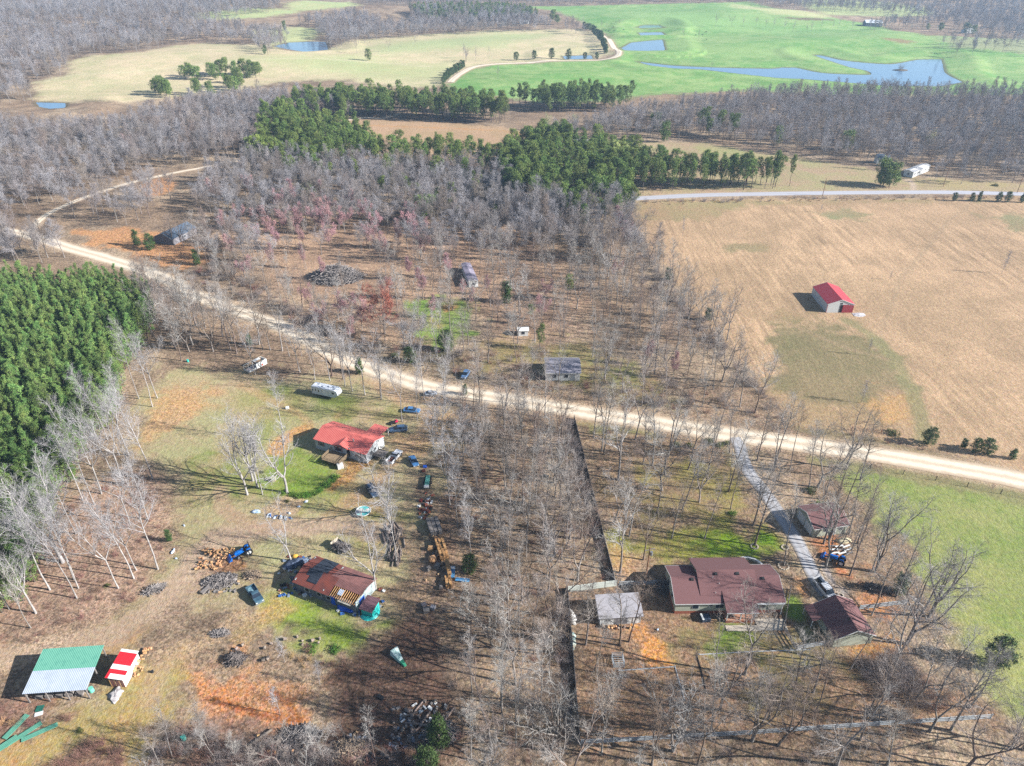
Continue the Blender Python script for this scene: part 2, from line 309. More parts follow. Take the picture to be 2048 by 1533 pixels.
 ([(1390,1085),(1480,1075),(1585,1095),(1580,1125),(1440,1115)], (112,160,26), (140,162,40), 4, 4, .9, 0, 1),
 ([(1235,1100),(1290,1110),(1300,1170),(1240,1160)], (192,150,108), (170,134,100), 4, 4, .8, 0, 0),
 ([(1150,1180),(1340,1170),(1600,1180),(1620,1290),(1760,1300),(1980,1430),(1800,1460),(1160,1485)], (160,126,98), (140,112,86), 4, 4, .85, 0, 0),
 ([(1340,1228),(1400,1230),(1460,1262),(1580,1262),(1560,1300),(1440,1310),(1330,1300)], (140,142,78), (164,134,98), 5, 5, .85, 0, 1),
 ([(1345,1232),(1388,1232),(1385,1244),(1348,1243)], (112,160,30), (130,160,45), 2, 2, .9, 0, 1),
 ([(1440,1262),(1500,1266),(1480,1300),(1430,1300)], (112,150,40), (140,140,80), 3, 3, .8, 0, 1),
 ([(1570,1180),(1600,1190),(1595,1235),(1572,1232)], (112,148,50), (130,150,60), 2, 2, .9, 0, 1),
 ([(1284,1230),(1312,1230),(1322,1300),(1318,1325),(1290,1320),(1275,1300)], (212,146,80), (190,136,88), 3, 4, .9, 0, 0),
 ([(1562,1150),(1632,1160),(1640,1180),(1605,1192),(1570,1185)], (214,156,106), (196,142,98), 2, 3, .95, 0, 0),
 ([(1605,1075),(1660,1075),(1700,1120),(1750,1170),(1700,1180),(1650,1150)], (200,128,76), (176,120,84), 3, 4, .9, 0, 0),
 ([(1690,1150),(1780,1180),(1770,1230),(1700,1210)], (196,130,80), (170,126,90), 4, 4, .8, 0, 0),
 ([(1640,1160),(1720,1180),(1700,1200),(1660,1195)], (182,178,178), (165,150,135), 3, 3, .8, 0, 0),
 ([(1600,1275),(1700,1290),(1650,1345),(1560,1340),(1590,1300)], (128,130,72), (155,125,95), 5, 5, .8, 0, 1),
 ([(1690,1290),(1780,1290),(1760,1310),(1690,1305)], (200,138,70), (170,130,90), 3, 4, .7, 0, 0),
 ([(1500,1350),(1640,1370),(1660,1420),(1520,1410)], (140,134,74), (160,126,94), 6, 6, .7, 0, 1),
]
TRACKS = [
 ([(-60,1327),(60,1293),(160,1278),(240,1255),(305,1208),(345,1158),(396,1104),(447,1069),(520,1053),(600,1048)], .9, (140,114,94), .7), ([(-60,1345),(60,1310),(165,1293),(246,1270),(318,1222),(358,1172),(408,1118),(455,1082),(520,1066),(600,1060)], .9, (144,118,98), .7), ([(452,1090),(408,1145),(372,1195),(335,1235),(240,1285)], .8, (138,112,92), .6), ([(650,1046),(705,1006),(764,965),(805,905),(855,856)], .8, (150,124,98), .5),
 ([(445,1075),(400,1130),(365,1185),(330,1220)], 9, (186,158,132), .7), ([(480,1230),(400,1290),(330,1310),(300,1400)], 4, (196,164,128), .6), ([(600,1052),(700,1060),(800,1080),(850,1130),(845,1200)], 3.5, (176,144,116), .6), ([(640,1040),(700,1000),(760,960),(800,900),(850,850),(870,810)], 3.5, (196,160,122), .6),
 ([(480,770),(600,830),(620,845)], 2.5, (200,160,116), .5), ([(1450,470),(1700,520),(2100,600)], 2.2, (182,152,120), .5), ([(1400,560),(1560,640),(1700,700),(2100,800)], 2.0, (178,148,118), .4), ([(1750,700),(1800,560),(1900,440),(1950,400)], 2.2, (176,150,118), .4),  # px polyline, width m, colour, opacity, wobble
 ([(-60,1335),(60,1300),(160,1285),(240,1262),(310,1215),(350,1165),(400,1110),(450,1075),(520,1058),(600,1052),(680,1050),(780,1062)], 6.0, (196,168,140), .9),
 ([(560,1062),(480,1040),(445,1015),(440,980)], 3.5, (190,158,128), .7),
 ([(1690,640),(1740,668),(1790,718),(1818,770),(1840,830),(1850,880)], 4.5, (150,144,100), .7),
 ([(760,760),(790,790),(840,800),(900,800)], 5, (200,165,130), .7), ([(735,765),(800,800),(850,830)], 4, (195,160,125), .6),
 ([(720,251),(800,254),(900,257),(1000,262),(1060,272)], 3, (198,150,100), .8),
 ([(60,168),(150,150),(250,146),(340,137),(420,128),(540,118),(640,118),(760,126),(860,134)], 5, (212,200,158), .8), ([(180,195),(260,165),(340,130)], 4, (215,195,150), .6),
 ([(1825,383),(1827,368),(1815,360)], 3.5, (200,175,150), .9), ([(1225,205),(1150,290)], 3, (180,150,110), .3),
 ([(690,1330),(705,1400),(712,1480),(715,1560)], 1.0, (88,70,58), .9), ([(728,1345),(722,1400),(732,1480),(735,1560)], 1.0, (88,70,58), .9), ([(650,1365),(690,1335),(730,1320)], .8, (88,70,58), .7),
 ([(430,1400),(520,1430),(600,1440)], 1.2, (170,100,58), .7), ([(540,1385),(580,1410),(600,1440)], 1.0, (165,100,60), .7),
 ([(1505,1262),(1580,1262)], .4, (120,90,70), .5), ([(1650,1135),(1660,1165)], 2.5, (175,170,170), .7),
]
def build_ground():
    na, nr = 1150, 1150
    az = np.radians(np.linspace(-66, 66, na)); t = np.linspace(0, 1, nr)
    r = 12*np.exp(t*np.log(5200/12.0)); r = np.where(r < 60, r, r)
    A, R = np.meshgrid(az, r); X = (R*np.sin(A)).ravel(); Y = (R*np.cos(A)).ravel()-6
    Z = Hf(X, Y); V = np.stack([X, Y, Z], 1)
    i = np.arange(nr-1)[:, None]*na+np.arange(na-1)[None, :]; i = i.ravel()
    F = np.stack([i, i+1, i+na+1, i+na], 1)
    me = np_mesh("ground", V, F, smooth=True)
    # base: leaf litter, with paler and redder drifts
    n1 = vn(X, Y, 23, 1); n2 = vn(X, Y, 7, 2); n3 = vn(X, Y, 60, 3)
    ca = np.empty((len(X), 3)); cb = np.empty((len(X), 3)); kk = np.zeros((len(X), 3))
    la, lb, lc = a3(166,139,112), a3(122,102,84), a3(182,158,130)
    mixn = ss(.3, .7, n1)[:, None]; ca[:] = la*(1-mixn)+lc*mixn; cb[:] = lb
    wob = (vn(X, Y, 5, 4)+vn(X, Y, 1.7, 5)*.5-.75)
    for poly, c1, c2, soft, wv, op, rows, grain in ZONES:
        pw = PP(poly); xs = [p[0] for p in pw]; ys = [p[1] for p in pw]; mg = soft+wv+4
        far = max(1.0, np.mean(ys)/300); soft *= min(far, 2.2)
        k = np.where((X > min(xs)-mg*2) & (X < max(xs)+mg*2) & (Y > min(ys)-mg*2) & (Y < max(ys)+mg*2))[0]
        if not len(k): continue
        d = seg_sdf(X[k], Y[k], pw)+wob[k]*wv*1.6
        m = (1-ss(-soft*.6, soft*.6, d))*op; m = m[:, None]
        ca[k] = ca[k]*(1-m)+a3(*c1)*m; cb[k] = cb[k]*(1-m)+a3(*c2)*m
        kk[k, 0] = kk[k, 0]*(1-m[:, 0])+grain*m[:, 0]; kk[k, 1] = kk[k, 1]*(1-m[:, 0])+rows*m[:, 0]
    for pts, wd, c, op in TRACKS:
        pw = PP(pts); xs = [p[0] for p in pw]; ys = [p[1] for p in pw]; mg = wd+6
        k = np.where((X > min(xs)-mg) & (X < max(xs)+mg) & (Y > min(ys)-mg) & (Y < max(ys)+mg))[0]
        d = line_d(X[k], Y[k], pw)+wob[k]*wd*.35
        m = ((1-ss(wd*.25, wd*.75, d))*op)[:, None]
        ca[k] = ca[k]*(1-m)+a3(*c)*m; cb[k] = cb[k]*(1-m)+a3(*c)*.85*m; kk[k, 1] *= 1-m[:, 0]
    for pts, wd in ROADS_SOFT:   # dusty shoulders under the road sheets
        pw = pts; xs = [p[0] for p in pw]; ys = [p[1] for p in pw]; mg = wd+8
        k = np.where((X > min(xs)-mg) & (X < max(xs)+mg) & (Y > min(ys)-mg) & (Y < max(ys)+mg))[0]
        d = line_d(X[k], Y[k], pw)+wob[k]*1.2
        m = ((1-ss(wd*.45, wd*.5+2.2, d))*.8)[:, None]
        ca[k] = ca[k]*(1-m)+a3(205,180,150)*m; cb[k] = cb[k]*(1-m)+a3(180,150,122)*m; kk[k, 1] *= 1-m[:, 0]
    for lv, poly in PONDS:       # muddy shore
        xs = [p[0] for p in poly]; ys = [p[1] for p in poly]
        k = np.where((X > min(xs)-9) & (X < max(xs)+9) & (Y > min(ys)-9) & (Y < max(ys)+9))[0]
        m = (1-ss(1.0, 4.5, np.abs(seg_sdf(X[k], Y[k], poly))))[:, None]*.8
        ca[k] = ca[k]*(1-m)+a3(120,108,82)*m; cb[k] = cb[k]*(1-m)+a3(100,92,70)*m
    for nm, arr in (("ca", ca), ("cb", cb), ("kk", kk)):
        at = me.attributes.new(nm, 'FLOAT_COLOR', 'POINT'); at.data.foreach_set('color', np.concatenate([arr, np.ones((len(X), 1))], 1).astype(np.float32).ravel())
    m, nt, b = new_mat("ground_cover"); L = nt.links
    geo = N(nt, 'ShaderNodeNewGeometry'); pos = geo.outputs['Position']
    at = {k: N(nt, 'ShaderNodeAttribute', attribute_name=k) for k in ("ca", "cb", "kk")}
    sk = N(nt, 'ShaderNodeSeparateColor'); L.new(at['kk'].outputs['Color'], sk.inputs[0])
    def noise(scale, det, rough=.6, vec=None, dist=0):
        n = N(nt, 'ShaderNodeTexNoise', i_Scale=scale, i_Detail=det, i_Roughness=rough, i_Distortion=dist); L.new(vec or pos, n.inputs['Vector']); return n.outputs[0]
    def mr(x, a, b_, c=0., d=1.):
        n = N(nt, 'ShaderNodeMapRange'); n.inputs[1].default_value = a; n.inputs[2].default_value = b_; n.inputs[3].default_value = c; n.inputs[4].default_value = d; L.new(x, n.inputs[0]); return n.outputs[0]
    def math_(op, a, b_=None):
        n = N(nt, 'ShaderNodeMath', operation=op)
        for i, v in enumerate((a, b_)):
            if v is None: continue
            if isinstance(v, (int, float)): n.inputs[i].default_value = v
            else: L.new(v, n.inputs[i])
        return n.outputs[0]
    def mixc(f, a, b_):
        n = N(nt, 'ShaderNodeMix', data_type='RGBA')
        if isinstance(f, float): n.inputs[0].default_value = f
        else: L.new(f, n.inputs[0])
        for i, v in ((6, a), (7, b_)):
            if isinstance(v, tuple): n.inputs[i].default_value = v
            else: L.new(v, n.inputs[i])
        return n.outputs[2]
    big = noise(.07, 6, .62, dist=.4); mid = noise(.55, 5, .7)
    vast = noise(.013, 5, .6, dist=.8); patch = mr(math_('ADD', math_('ADD', math_('MULTIPLY', big, .42), math_('MULTIPLY', mid, .26)), math_('MULTIPLY', vast, .32)), .43, .57)
    col = mixc(patch, at['ca'].outputs['Color'], at['cb'].outputs['Color'])
    # litter speckle: fallen leaves and dark gaps
    vo = N(nt, 'ShaderNodeTexVoronoi', i_Scale=2.6); L.new(pos, vo.inputs['Vector']); vs_ = N(nt, 'ShaderNodeSeparateColor'); L.new(vo.outputs['Color'], vs_.inputs[0])
    fine = noise(3.2, 4, .75); sp = mr(math_('ADD', math_('MULTIPLY', vs_.outputs[0], .45), math_('MULTIPLY', fine, .75)), .38, .82, .55, 1.42)
    gm = N(nt, 'ShaderNodeMapping'); gm.inputs['Scale'].default_value = (1, .45, 1); gm.inputs['Rotation'].default_value = (0, 0, .35); L.new(pos, gm.inputs['Vector'])
    gr = mr(noise(1.6, 6, .78, gm.outputs[0]), .3, .7, .62, 1.38)
    v = N(nt, 'ShaderNodeMix', data_type='FLOAT'); L.new(sk.outputs[0], v.inputs[0]); L.new(sp, v.inputs[2]); L.new(gr, v.inputs[3])
    # planting rows in the big field: warped sine along a mostly across direction
    wm = N(nt, 'ShaderNodeMapping'); wm.inputs['Rotation'].default_value = (0, 0, math.radians(22)); L.new(pos, wm.inputs['Vector'])
    wv = N(nt, 'ShaderNodeTexWave', i_Scale=.34, i_Distortion=11.0, i_Detail=3.0); wv.inputs['Detail Scale'].default_value = .25; L.new(wm.outputs[0], wv.inputs['Vector'])
    rowf = math_('MULTIPLY', sk.outputs[1], mr(noise(.016, 3), .42, .6, .35, 1.0))
    def streak(rot, sx, sy):
        q = N(nt, 'ShaderNodeMapping'); q.inputs['Rotation'].default_value = (0, 0, rot); q.inputs['Scale'].default_value = (sx, sy, 1); L.new(pos, q.inputs['Vector']); return noise(1.0, 4, .7, q.outputs[0], .6)
    sel = mr(noise(.009, 2), .47, .53); st_ = N(nt, 'ShaderNodeMix', data_type='FLOAT'); L.new(sel, st_.inputs[0]); L.new(streak(-.35, .5, .03), st_.inputs[2]); L.new(streak(.25, .38, .04), st_.inputs[3])
    rw = mr(st_.outputs[0], .34, .66, -.3, .24); rv = math_('ADD', 1.0, math_('MULTIPLY', rw, rowf))
    vv = math_('MULTIPLY', v.outputs[0], rv)
    broad = mr(noise(.012, 3), .3, .7, .9, 1.1); vv = math_('MULTIPLY', vv, broad)
    sc_ = N(nt, 'ShaderNodeVectorMath', operation='SCALE'); L.new(col, sc_.inputs[0]); L.new(vv, sc_.inputs['Scale'])
    hs = N(nt, 'ShaderNodeHueSaturation'); L.new(sc_.outputs[0], hs.inputs['Color']); L.new(mr(noise(.9, 4), .3, .7, .485, .515), hs.inputs['Hue']); L.new(mr(noise(1.7, 3), .3, .7, .8, 1.15), hs.inputs['Saturation'])
    L.new(hs.outputs[0], b.inputs['Base Color']); b.inputs['Roughness'].default_value = 1.0; b.inputs['Specular IOR Level'].default_value = 0.1
    bp = N(nt, 'ShaderNodeBump', i_Strength=.8); bp.inputs['Distance'].default_value = .22; L.new(math_('ADD', fine, math_('MULTIPLY', mid, 1.5)), bp.inputs['Height']); L.new(bp.outputs[0], b.inputs['Normal'])
    me.materials.append(m); o = bpy.data.objects.new("ground", me); COL.objects.link(o); tag(o, kind='structure')
# ------------------------------------------------------------------ roads
def catmull(pts, step=3.0):
    out = []; n = len(pts)
    for i in range(n-1):
        p0, p1, p2, p3 = [np.array(pts[max(0, min(n-1, j))]) for j in (i-1, i, i+1, i+2)]
        L = np.linalg.norm(p2-p1); m = max(2, int(L/step))
        for k in range(m):
            t = k/m; out.append(.5*((2*p1)+(-p0+p2)*t+(2*p0-5*p1+4*p2-p3)*t*t+(-p0+3*p1-3*p2+p3)*t**3))
    out.append(np.array(pts[-1])); return [tuple(p) for p in out]
ROADS_SOFT = []
def road(name, px, width, m, lift=.05, wob=.35, step=2.5, seed=1, soft=True):
    pts = catmull(PP(px), step)
    if soft: ROADS_SOFT.append((pts[::3]+[pts[-1]], width))
    V = []; n = len(pts); cross = (-1, -.8, -.5, -.2, .2, .5, .8, 1); r = random.Random(seed); s = 0
    UV = []
    for i, p in enumerate(pts):
        a = np.array(pts[max(0, i-1)]); b = np.array(pts[min(n-1, i+1)]); d = b-a; d = d/np.linalg.norm(d); nn = np.array([-d[1], d[0]])
        wl = width/2+wob*(vn(np.array([s]), np.array([0.]), 5, seed)[0]*2-1)+wob*.6*(r.random()-.5); wr = width/2+wob*(vn(np.array([s]), np.array([90.]), 5, seed)[0]*2-1)+wob*.6*(r.random()-.5)
        for c in cross:
            q = np.array(p)+nn*(wl*c if c < 0 else wr*c); V.append((q[0], q[1], gz(*q)+lift*(1-.75*abs(c)**4)+.02)); UV.append(c)
        if i < n-1: s += float(np.linalg.norm(np.array(pts[i+1])-np.array(p)))
    k = len(cross); F = [(i*k+j, i*k+j+1, (i+1)*k+j+1, (i+1)*k+j) for i in range(n-1) for j in range(k-1)]
    F = [f[::-1] for f in F] if False else F
    me = np_mesh(name, V, F, smooth=True); at = me.attributes.new("across", 'FLOAT', 'POINT'); at.data.foreach_set('value', np.array(UV, np.float32))
    me.materials.append(m); o = link(name, me); tag(o, kind='structure'); return o
def road_mat(name, c, edge, track, mottle=.12):
    m, nt, b = new_mat(name); L = nt.links; geo = N(nt, 'ShaderNodeNewGeometry'); at = N(nt, 'ShaderNodeAttribute', attribute_name='across')
    ab = N(nt, 'ShaderNodeMath', operation='ABSOLUTE'); L.new(at.outputs['Fac'], ab.inputs[0])
    nz = N(nt, 'ShaderNodeTexNoise', i_Scale=.6, i_Detail=6.0, i_Roughness=.7); L.new(geo.outputs['Position'], nz.inputs['Vector'])
    ad = N(nt, 'ShaderNodeMath', operation='MULTIPLY_ADD'); L.new(nz.outputs[0], ad.inputs[0]); ad.inputs[1].default_value = .55; ad.inputs[2].default_value = -.28
    a2 = N(nt, 'ShaderNodeMath', operation='ADD'); L.new(ab.outputs[0], a2.inputs[0]); L.new(ad.outputs[0], a2.inputs[1])
    cr = N(nt, 'ShaderNodeValToRGB'); e = cr.color_ramp.elements; e[0].position = .08; e[0].color = c; e[1].position = 1.0; e[1].color = edge
    for p, cc in ((.3, track), (.55, track), (.72, c)): q = cr.color_ramp.elements.new(p); q.color = cc
    L.new(a2.outputs[0], cr.inputs[0])
    n2 = N(nt, 'ShaderNodeTexNoise', i_Scale=3.5, i_Detail=5.0, i_Roughness=.8); L.new(geo.outputs['Position'], n2.inputs['Vector'])
    mr = N(nt, 'ShaderNodeMapRange'); mr.inputs[1].default_value = .3; mr.inputs[2].default_value = .7; mr.inputs[3].default_value = 1-mottle; mr.inputs[4].default_value = 1+mottle*.7; L.new(n2.outputs[0], mr.inputs[0])
    vm = N(nt, 'ShaderNodeVectorMath', operation='SCALE'); L.new(cr.outputs[0], vm.inputs[0]); L.new(mr.outputs[0], vm.inputs['Scale']); L.new(vm.outputs[0], b.inputs['Base Color'])
    b.inputs['Roughness'].default_value = .95; bp = N(nt, 'ShaderNodeBump', i_Strength=.4); bp.inputs['Distance'].default_value = .06; L.new(n2.outputs[0], bp.inputs['Height']); L.new(bp.outputs[0], b.inputs['Normal'])
    return m
MG = road_mat("pale_gravel", C(214,192,164), C(186,160,130), C(240,222,196), .2)
MDW = road_mat("grey_gravel", C(178,174,174), C(160,146,132), C(190,188,190))
MAS = road_mat("worn_asphalt", C(178,176,182), C(165,155,145), C(186,184,190), .06)
MAIN_PX = [(-140,425),(-60,443),(0,460),(68,474),(147,499),(212,517),(284,541),(328,557),(410,598),(496,630),(581,661),(666,708),(740,737),(800,757),(870,777),(1000,797),(1100,814),(1200,829),(1340,851),(1480,873),(1600,888),(1767,912),(1950,943),(2048,962),(2250,1004)]
road("gravel_road", MAIN_PX, 7.4, MG, seed=1)
road("side_road", [(60,466),(76,444),(104,424),(160,399),(240,372),(330,350),(430,331),(490,319),(540,308)], 3.6, MG, .04, seed=2)
road("paved_road", [(1240,399),(1300,396),(1400,391),(1550,388),(1700,386),(1850,385),(1950,386),(2060,389),(2200,394)], 6.4, MAS, .05, .1, seed=4)
road("farm_road", [(900,166),(918,150),(945,136),(990,129),(1060,127),(1170,126),(1222,122),(1238,113),(1228,97),(1214,80),(1202,70),(1190,60)], 7.0, MG, .25, .5, 5, seed=5)
road("clearing_track", [(672,250),(700,240),(735,237),(765,238),(800,228)], 3.4, MG, .05, seed=6)
road("gravel_driveway", [(1470,876),(1480,892),(1485,915),(1500,945),(1532,988),(1560,1030),(1588,1072),(1606,1105),(1622,1140),(1640,1172),(1655,1190)], 3.5, MDW, .10, .25, 1.5, seed=7)
build_ground()
# ------------------------------------------------------------------ ponds
wm, nt, b = new_mat("pond_water"); b.inputs['Base Color'].default_value = (.06, .125, .21, 1); b.inputs['Roughness'].default_value = .12; b.inputs['IOR'].default_value = 1.33
geo = N(nt, 'ShaderNodeNewGeometry'); nz = N(nt, 'ShaderNodeTexNoise', i_Scale=.5, i_Detail=3.0); nt.links.new(geo.outputs['Position'], nz.inputs['Vector']); bp = N(nt, 'ShaderNodeBump', i_Strength=.25); bp.inputs['Distance'].default_value = .1
nt.links.new(nz.outputs[0], bp.inputs['Height']); nt.links.new(bp.outputs[0], b.inputs['Normal'])
import bmesh
for lv, poly in PONDS:
    pts = catmull(poly+[poly[0]], 8.0)[:-1]
    cx = np.mean([p[0] for p in pts]); cyy = np.mean([p[1] for p in pts])
    bm = bmesh.new(); f = bm.faces.new([bm.verts.new((p[0], p[1], lv)) for p in pts]); bmesh.ops.triangulate(bm, faces=[f])
    for f in bm.faces:
        if f.normal.z < 0: f.normal_flip()
    me = bpy.data.meshes.new("pond"); bm.to_mesh(me); bm.free(); me.materials.append(wm); o = link("pond_water", me); tag(o, kind='structure')
# ------------------------------------------------------------------ haze: one closed box round everything
hb = MB().box(-5200, 5200, -300, 5400, -14, 128); ho = hb.build("haze", None); tag(ho, kind='stuff')
hm = bpy.data.materials.new("haze"); hm.use_nodes = True; nt = hm.node_tree; nt.nodes.clear(); out = nt.nodes.new('ShaderNodeOutputMaterial'); pv = nt.nodes.new('ShaderNodeVolumePrincipled')
pv.inputs['Color'].default_value = (.50, .72, 1.0, 1); pv.inputs['Density'].default_value = HAZE = 0.00013; pv.inputs['Anisotropy'].default_value = .2
nt.links.new(pv.outputs[0], out.inputs['Volume']); ho.data.materials.append(hm)

# ------------------------------------------------------------------ tree meshes
class TM:
    def __init__(s): s.v = []; s.t = []; s.q = []
    def tube(s, pts, rad, n):
        k0 = len(s.v)
        for i, p in enumerate(pts):
            d = (pts[min(i+1, len(pts)-1)]-pts[max(i-1, 0)]); d = d/(np.linalg.norm(d)+1e-9)
            u = np.cross(d, (0.31, .87, .2)); u /= np.linalg.norm(u)+1e-9; w_ = np.cross(d, u)
            for j in range(n): a = 2*PI*j/n; s.v.append(p+(u*math.cos(a)+w_*math.sin(a))*rad[i])
        for i in range(len(pts)-1):
            for j in range(n):
                q = (j+1) % n; a, b, c, d = k0+i*n+j, k0+i*n+q, k0+(i+1)*n+q, k0+(i+1)*n+j; s.t += [(a, b, c), (a, c, d)]
    def sliver(s, p, d, L, w_, r):
        u = np.cross(d, r.standard_normal(3)); u /= np.linalg.norm(u)+1e-9; k = len(s.v)
        s.v += [p-u*w_*.5, p+u*w_*.5, p+d*L]; s.t.append((k, k+1, k+2))
    def mesh(s, name, m, smooth=True):
        me = np_mesh(name, np.array(s.v), np.array(s.t, np.int32), smooth); me.materials.append(m); return me
def unit(v): return v/(np.linalg.norm(v)+1e-9)
def bare_tree_meshes(seed, H, tr, start, limbs, llen, ang, fork=False, lean=0.0, up=.25, tw=1.0, tm=None, cm=None, tscale=1.0):
    """trunk (with main fork) and crown (limbs, branches, twigs) of a leafless tree, unit height H"""
    r = np.random.RandomState(seed); T = TM(); Cn = TM()
    def path(p, d, L, n, wob, upw):
        pts = [p]; d = d.copy()
        for i in range(n):
            d = unit(d+r.standard_normal(3)*wob+np.array([0, 0, upw])); p = p+d*L/n; pts.append(p)
        return pts
    stems = []
    la = r.uniform(0, 2*PI); d0 = unit(np.array([math.cos(la)*lean, math.sin(la)*lean, 1.0]))
    if fork:
        fh = H*fork; a = path(np.zeros(3), d0, fh, 4, .04, 0); tr *= .78; T.tube(a, [tr*1.25, tr, tr*.92, tr*.88, tr*.85], 8)
        nf = r.randint(2, 5); ph = r.uniform(0, 6)
        for i in range(nf):
            an = ph+2*PI*i/nf+r.uniform(-.4, .4); sp = r.uniform(.35, .75); dd = unit(np.array([math.cos(an)*sp, math.sin(an)*sp, 1.0]))
            L = (H-fh)*r.uniform(.8, 1.05); pt = path(a[-1], dd, L, 8, .10, .07); rr = [tr*.62*(1-.9*(k/8.)**.8)+.02 for k in range(9)]; T.tube(pt, rr, 6); stems.append((pt, rr, L))
    else:
        pt = path(np.zeros(3), d0, H, 12, .035, .02); tr *= .78; rr = [tr*(1.3 if k == 0 else 1)*(1-.93*(k/12.)**1.1)+.015 for k in range(13)]; T.tube(pt, rr, 7); stems.append((pt, rr, H))
    def along(pt, f):
        x = f*(len(pt)-1); i = min(int(x), len(pt)-2); t = x-i; return pt[i]*(1-t)+pt[i+1]*t, unit(pt[i+1]-pt[i]), i
    def side(d, a):
        u = unit(np.cross(d, r.standard_normal(3))); return unit(d*math.cos(a)+u*math.sin(a))
    for pt, rr, L in stems:
        st = start if not fork else .12
        for i in range(max(4, int(limbs/len(stems)))):
            f = st+(1-st)*((i+r.random_sample())/max(4, int(limbs/len(stems))))**.85; f = min(f, .98)
            p, d, k = along(pt, f); d1 = side(d, ang*r.uniform(.7, 1.25)); taper = (1-.62*(f-st)/(1-st+1e-6)); l1 = llen*taper*r.uniform(.65, 1.2); r1 = min(rr[k]*.55, .035+.022*l1)
            b = path(p, d1, l1, 5, .14, up*.35); Cn.tube(b, [r1*(1-.8*q/5.)+.008 for q in range(6)], 4)
            n2 = int(5+l1*1.6)
            for j in range(n2):
                f2 = .15+.85*(j+r.random_sample())/n2; p2, dd2, _ = along(b, min(f2, .99)); d2 = side(dd2, r.uniform(.5, 1.1)); l2 = (.35+.42*l1*(1-.5*f2))*r.uniform(.6, 1.3)
                c = path(p2, d2, l2, 3, .16, up*.4); Cn.tube(c, [.022*tscale, .016*tscale, .011*tscale, .006*tscale], 3)
                n3 = int((4+l2*3.2)*tw)
                for q in range(n3):
                    f3 = .1+.9*(q+r.random_sample())/n3; p3, dd3, _ = along(c, min(f3, .99)); d3 = unit(side(dd3, r.uniform(.4, 1.1))+np.array([0, 0, up*.6])); l3 = r.uniform(.4, 1.15)*(.6+.25*l2)
                    Cn.sliver(p3, d3, l3, .026*tscale, r)
                    for z in range(2):
                        p4 = p3+d3*l3*r.uniform(.3, .85); Cn.sliver(p4, side(d3, r.uniform(.4, .9)), l3*r.uniform(.4, .7), .018*tscale, r)
    return T.mesh("trunk", tm), Cn.mesh("crown", cm)
def leaf_tris(cen, size, r, per, flat=0.0):
    """PER random triangles round each centre"""
    n = len(cen)*per; c = np.repeat(cen, per, 0); sp = np.repeat(size, per)[:, None] if np.ndim(size) else size
    off = r.standard_normal((n, 3)); off /= np.linalg.norm(off, axis=1)[:, None]; c = c+off*sp*r.uniform(.2, 1.0, (n, 1))
    a = r.standard_normal((n, 3)); a /= np.linalg.norm(a, axis=1)[:, None]; b = np.cross(a, r.standard_normal((n, 3))); b /= np.linalg.norm(b, axis=1)[:, None]
    l = sp*r.uniform(.25, .55, (n, 1)); V = np.stack([c-b*l*.35, c+b*l*.35, c+a*l], 1).reshape(-1, 3); F = np.arange(n*3).reshape(-1, 3)
    return V, F
def pine_meshes(seed, H, base, rad, clumps, per, cs, tr, tm, cm, shape=1.0, irregular=.25):
    r = np.random.RandomState(seed); T = TM()
    pt = [np.array([0., 0., 0.])+np.array([r.uniform(-.1, .1), r.uniform(-.1, .1), 1])*H*k/8 for k in range(9)]
    T.tube(pt, [tr*(1-.9*k/8)+.02 for k in range(9)], 6); cen = []; 
    lob = r.uniform(0, 2*PI, 4)
    for i in range(clumps):
        f = r.random_sample()**.8; z = base+(1-base)*f
        prof = (math.sin(PI*min(1, (1-f)*.92+.08))**.55)*shape + (1-f)*(1-shape)
        a = r.uniform(0, 2*PI); rr = rad*prof*(1+irregular*math.sin(2*a+lob[int(f*3.9)])+irregular*.5*math.sin(5*a+lob[0]))*math.sqrt(r.uniform(.25, 1))
        q = pt[min(8, int(z*8))]*0+np.array([rr*math.cos(a), rr*math.sin(a), z*H]); x = z*8; k = min(7, int(x)); ax = pt[k]*(1-(x-k))+pt[k+1]*(x-k); q[:2] += ax[:2]; cen.append(q)
        if i % 3 == 0: T.tube([ax-np.array([0, 0, .4]), q], [.05, .02], 3)
    V, F = leaf_tris(np.array(cen), cs*r.uniform(.7, 1.25, len(cen)), r, per)
    me = np_mesh("crown", V, F); me.materials.append(cm); return T.mesh("trunk", tm), me
BK = dict(rough=.9, scale=1.2, bump=.4, bscale=8, spec=.1)
M_BARK = mat("grey_bark", C(176,170,164), C(112,104,100), alt=C(126,108,96), rnd=.2, **BK)
M_BARKW = mat("pale_bark", C(192,186,182), C(138,132,128), rnd=.16, **BK)
M_BARKD = mat("dark_bark", C(120,108,102), C(80,70,66), rnd=.12, **BK)
M_TWIGN = mat("near_branches", C(200,196,190), C(146,140,136), alt=C(140,118,102), rough=.85, spec=.15, rnd=.2, scale=.3)
M_TWIG = mat("twigs", C(184,180,182), C(142,138,142), alt=C(146,130,118), rough=.85, spec=.15, rnd=.24, scale=.3)
M_TWIGW = mat("pale_twigs", C(190,186,186), C(150,145,145), rough=.85, spec=.15, rnd=.06, scale=.3)
M_TWIGR = mat("red_buds", C(206,156,156), C(184,146,148), rough=.8, rnd=.18, scale=.4)
M_TWIGO = mat("rust_buds", C(176,104,84), C(144,92,78), rough=.8, rnd=.05, scale=.4)
M_TWIGY = mat("yellow_green_buds", C(196,196,140), C(170,170,130), rough=.8, rnd=.05, scale=.4)
def leafy(name, c, c2, rnd=.25, tl=.25):
    if name in MATS: return MATS[name]
    m = mat(name, c, c2, rough=.7, scale=.5, rnd=rnd, spec=.2); b = m.node_tree.nodes['Principled BSDF']; return m
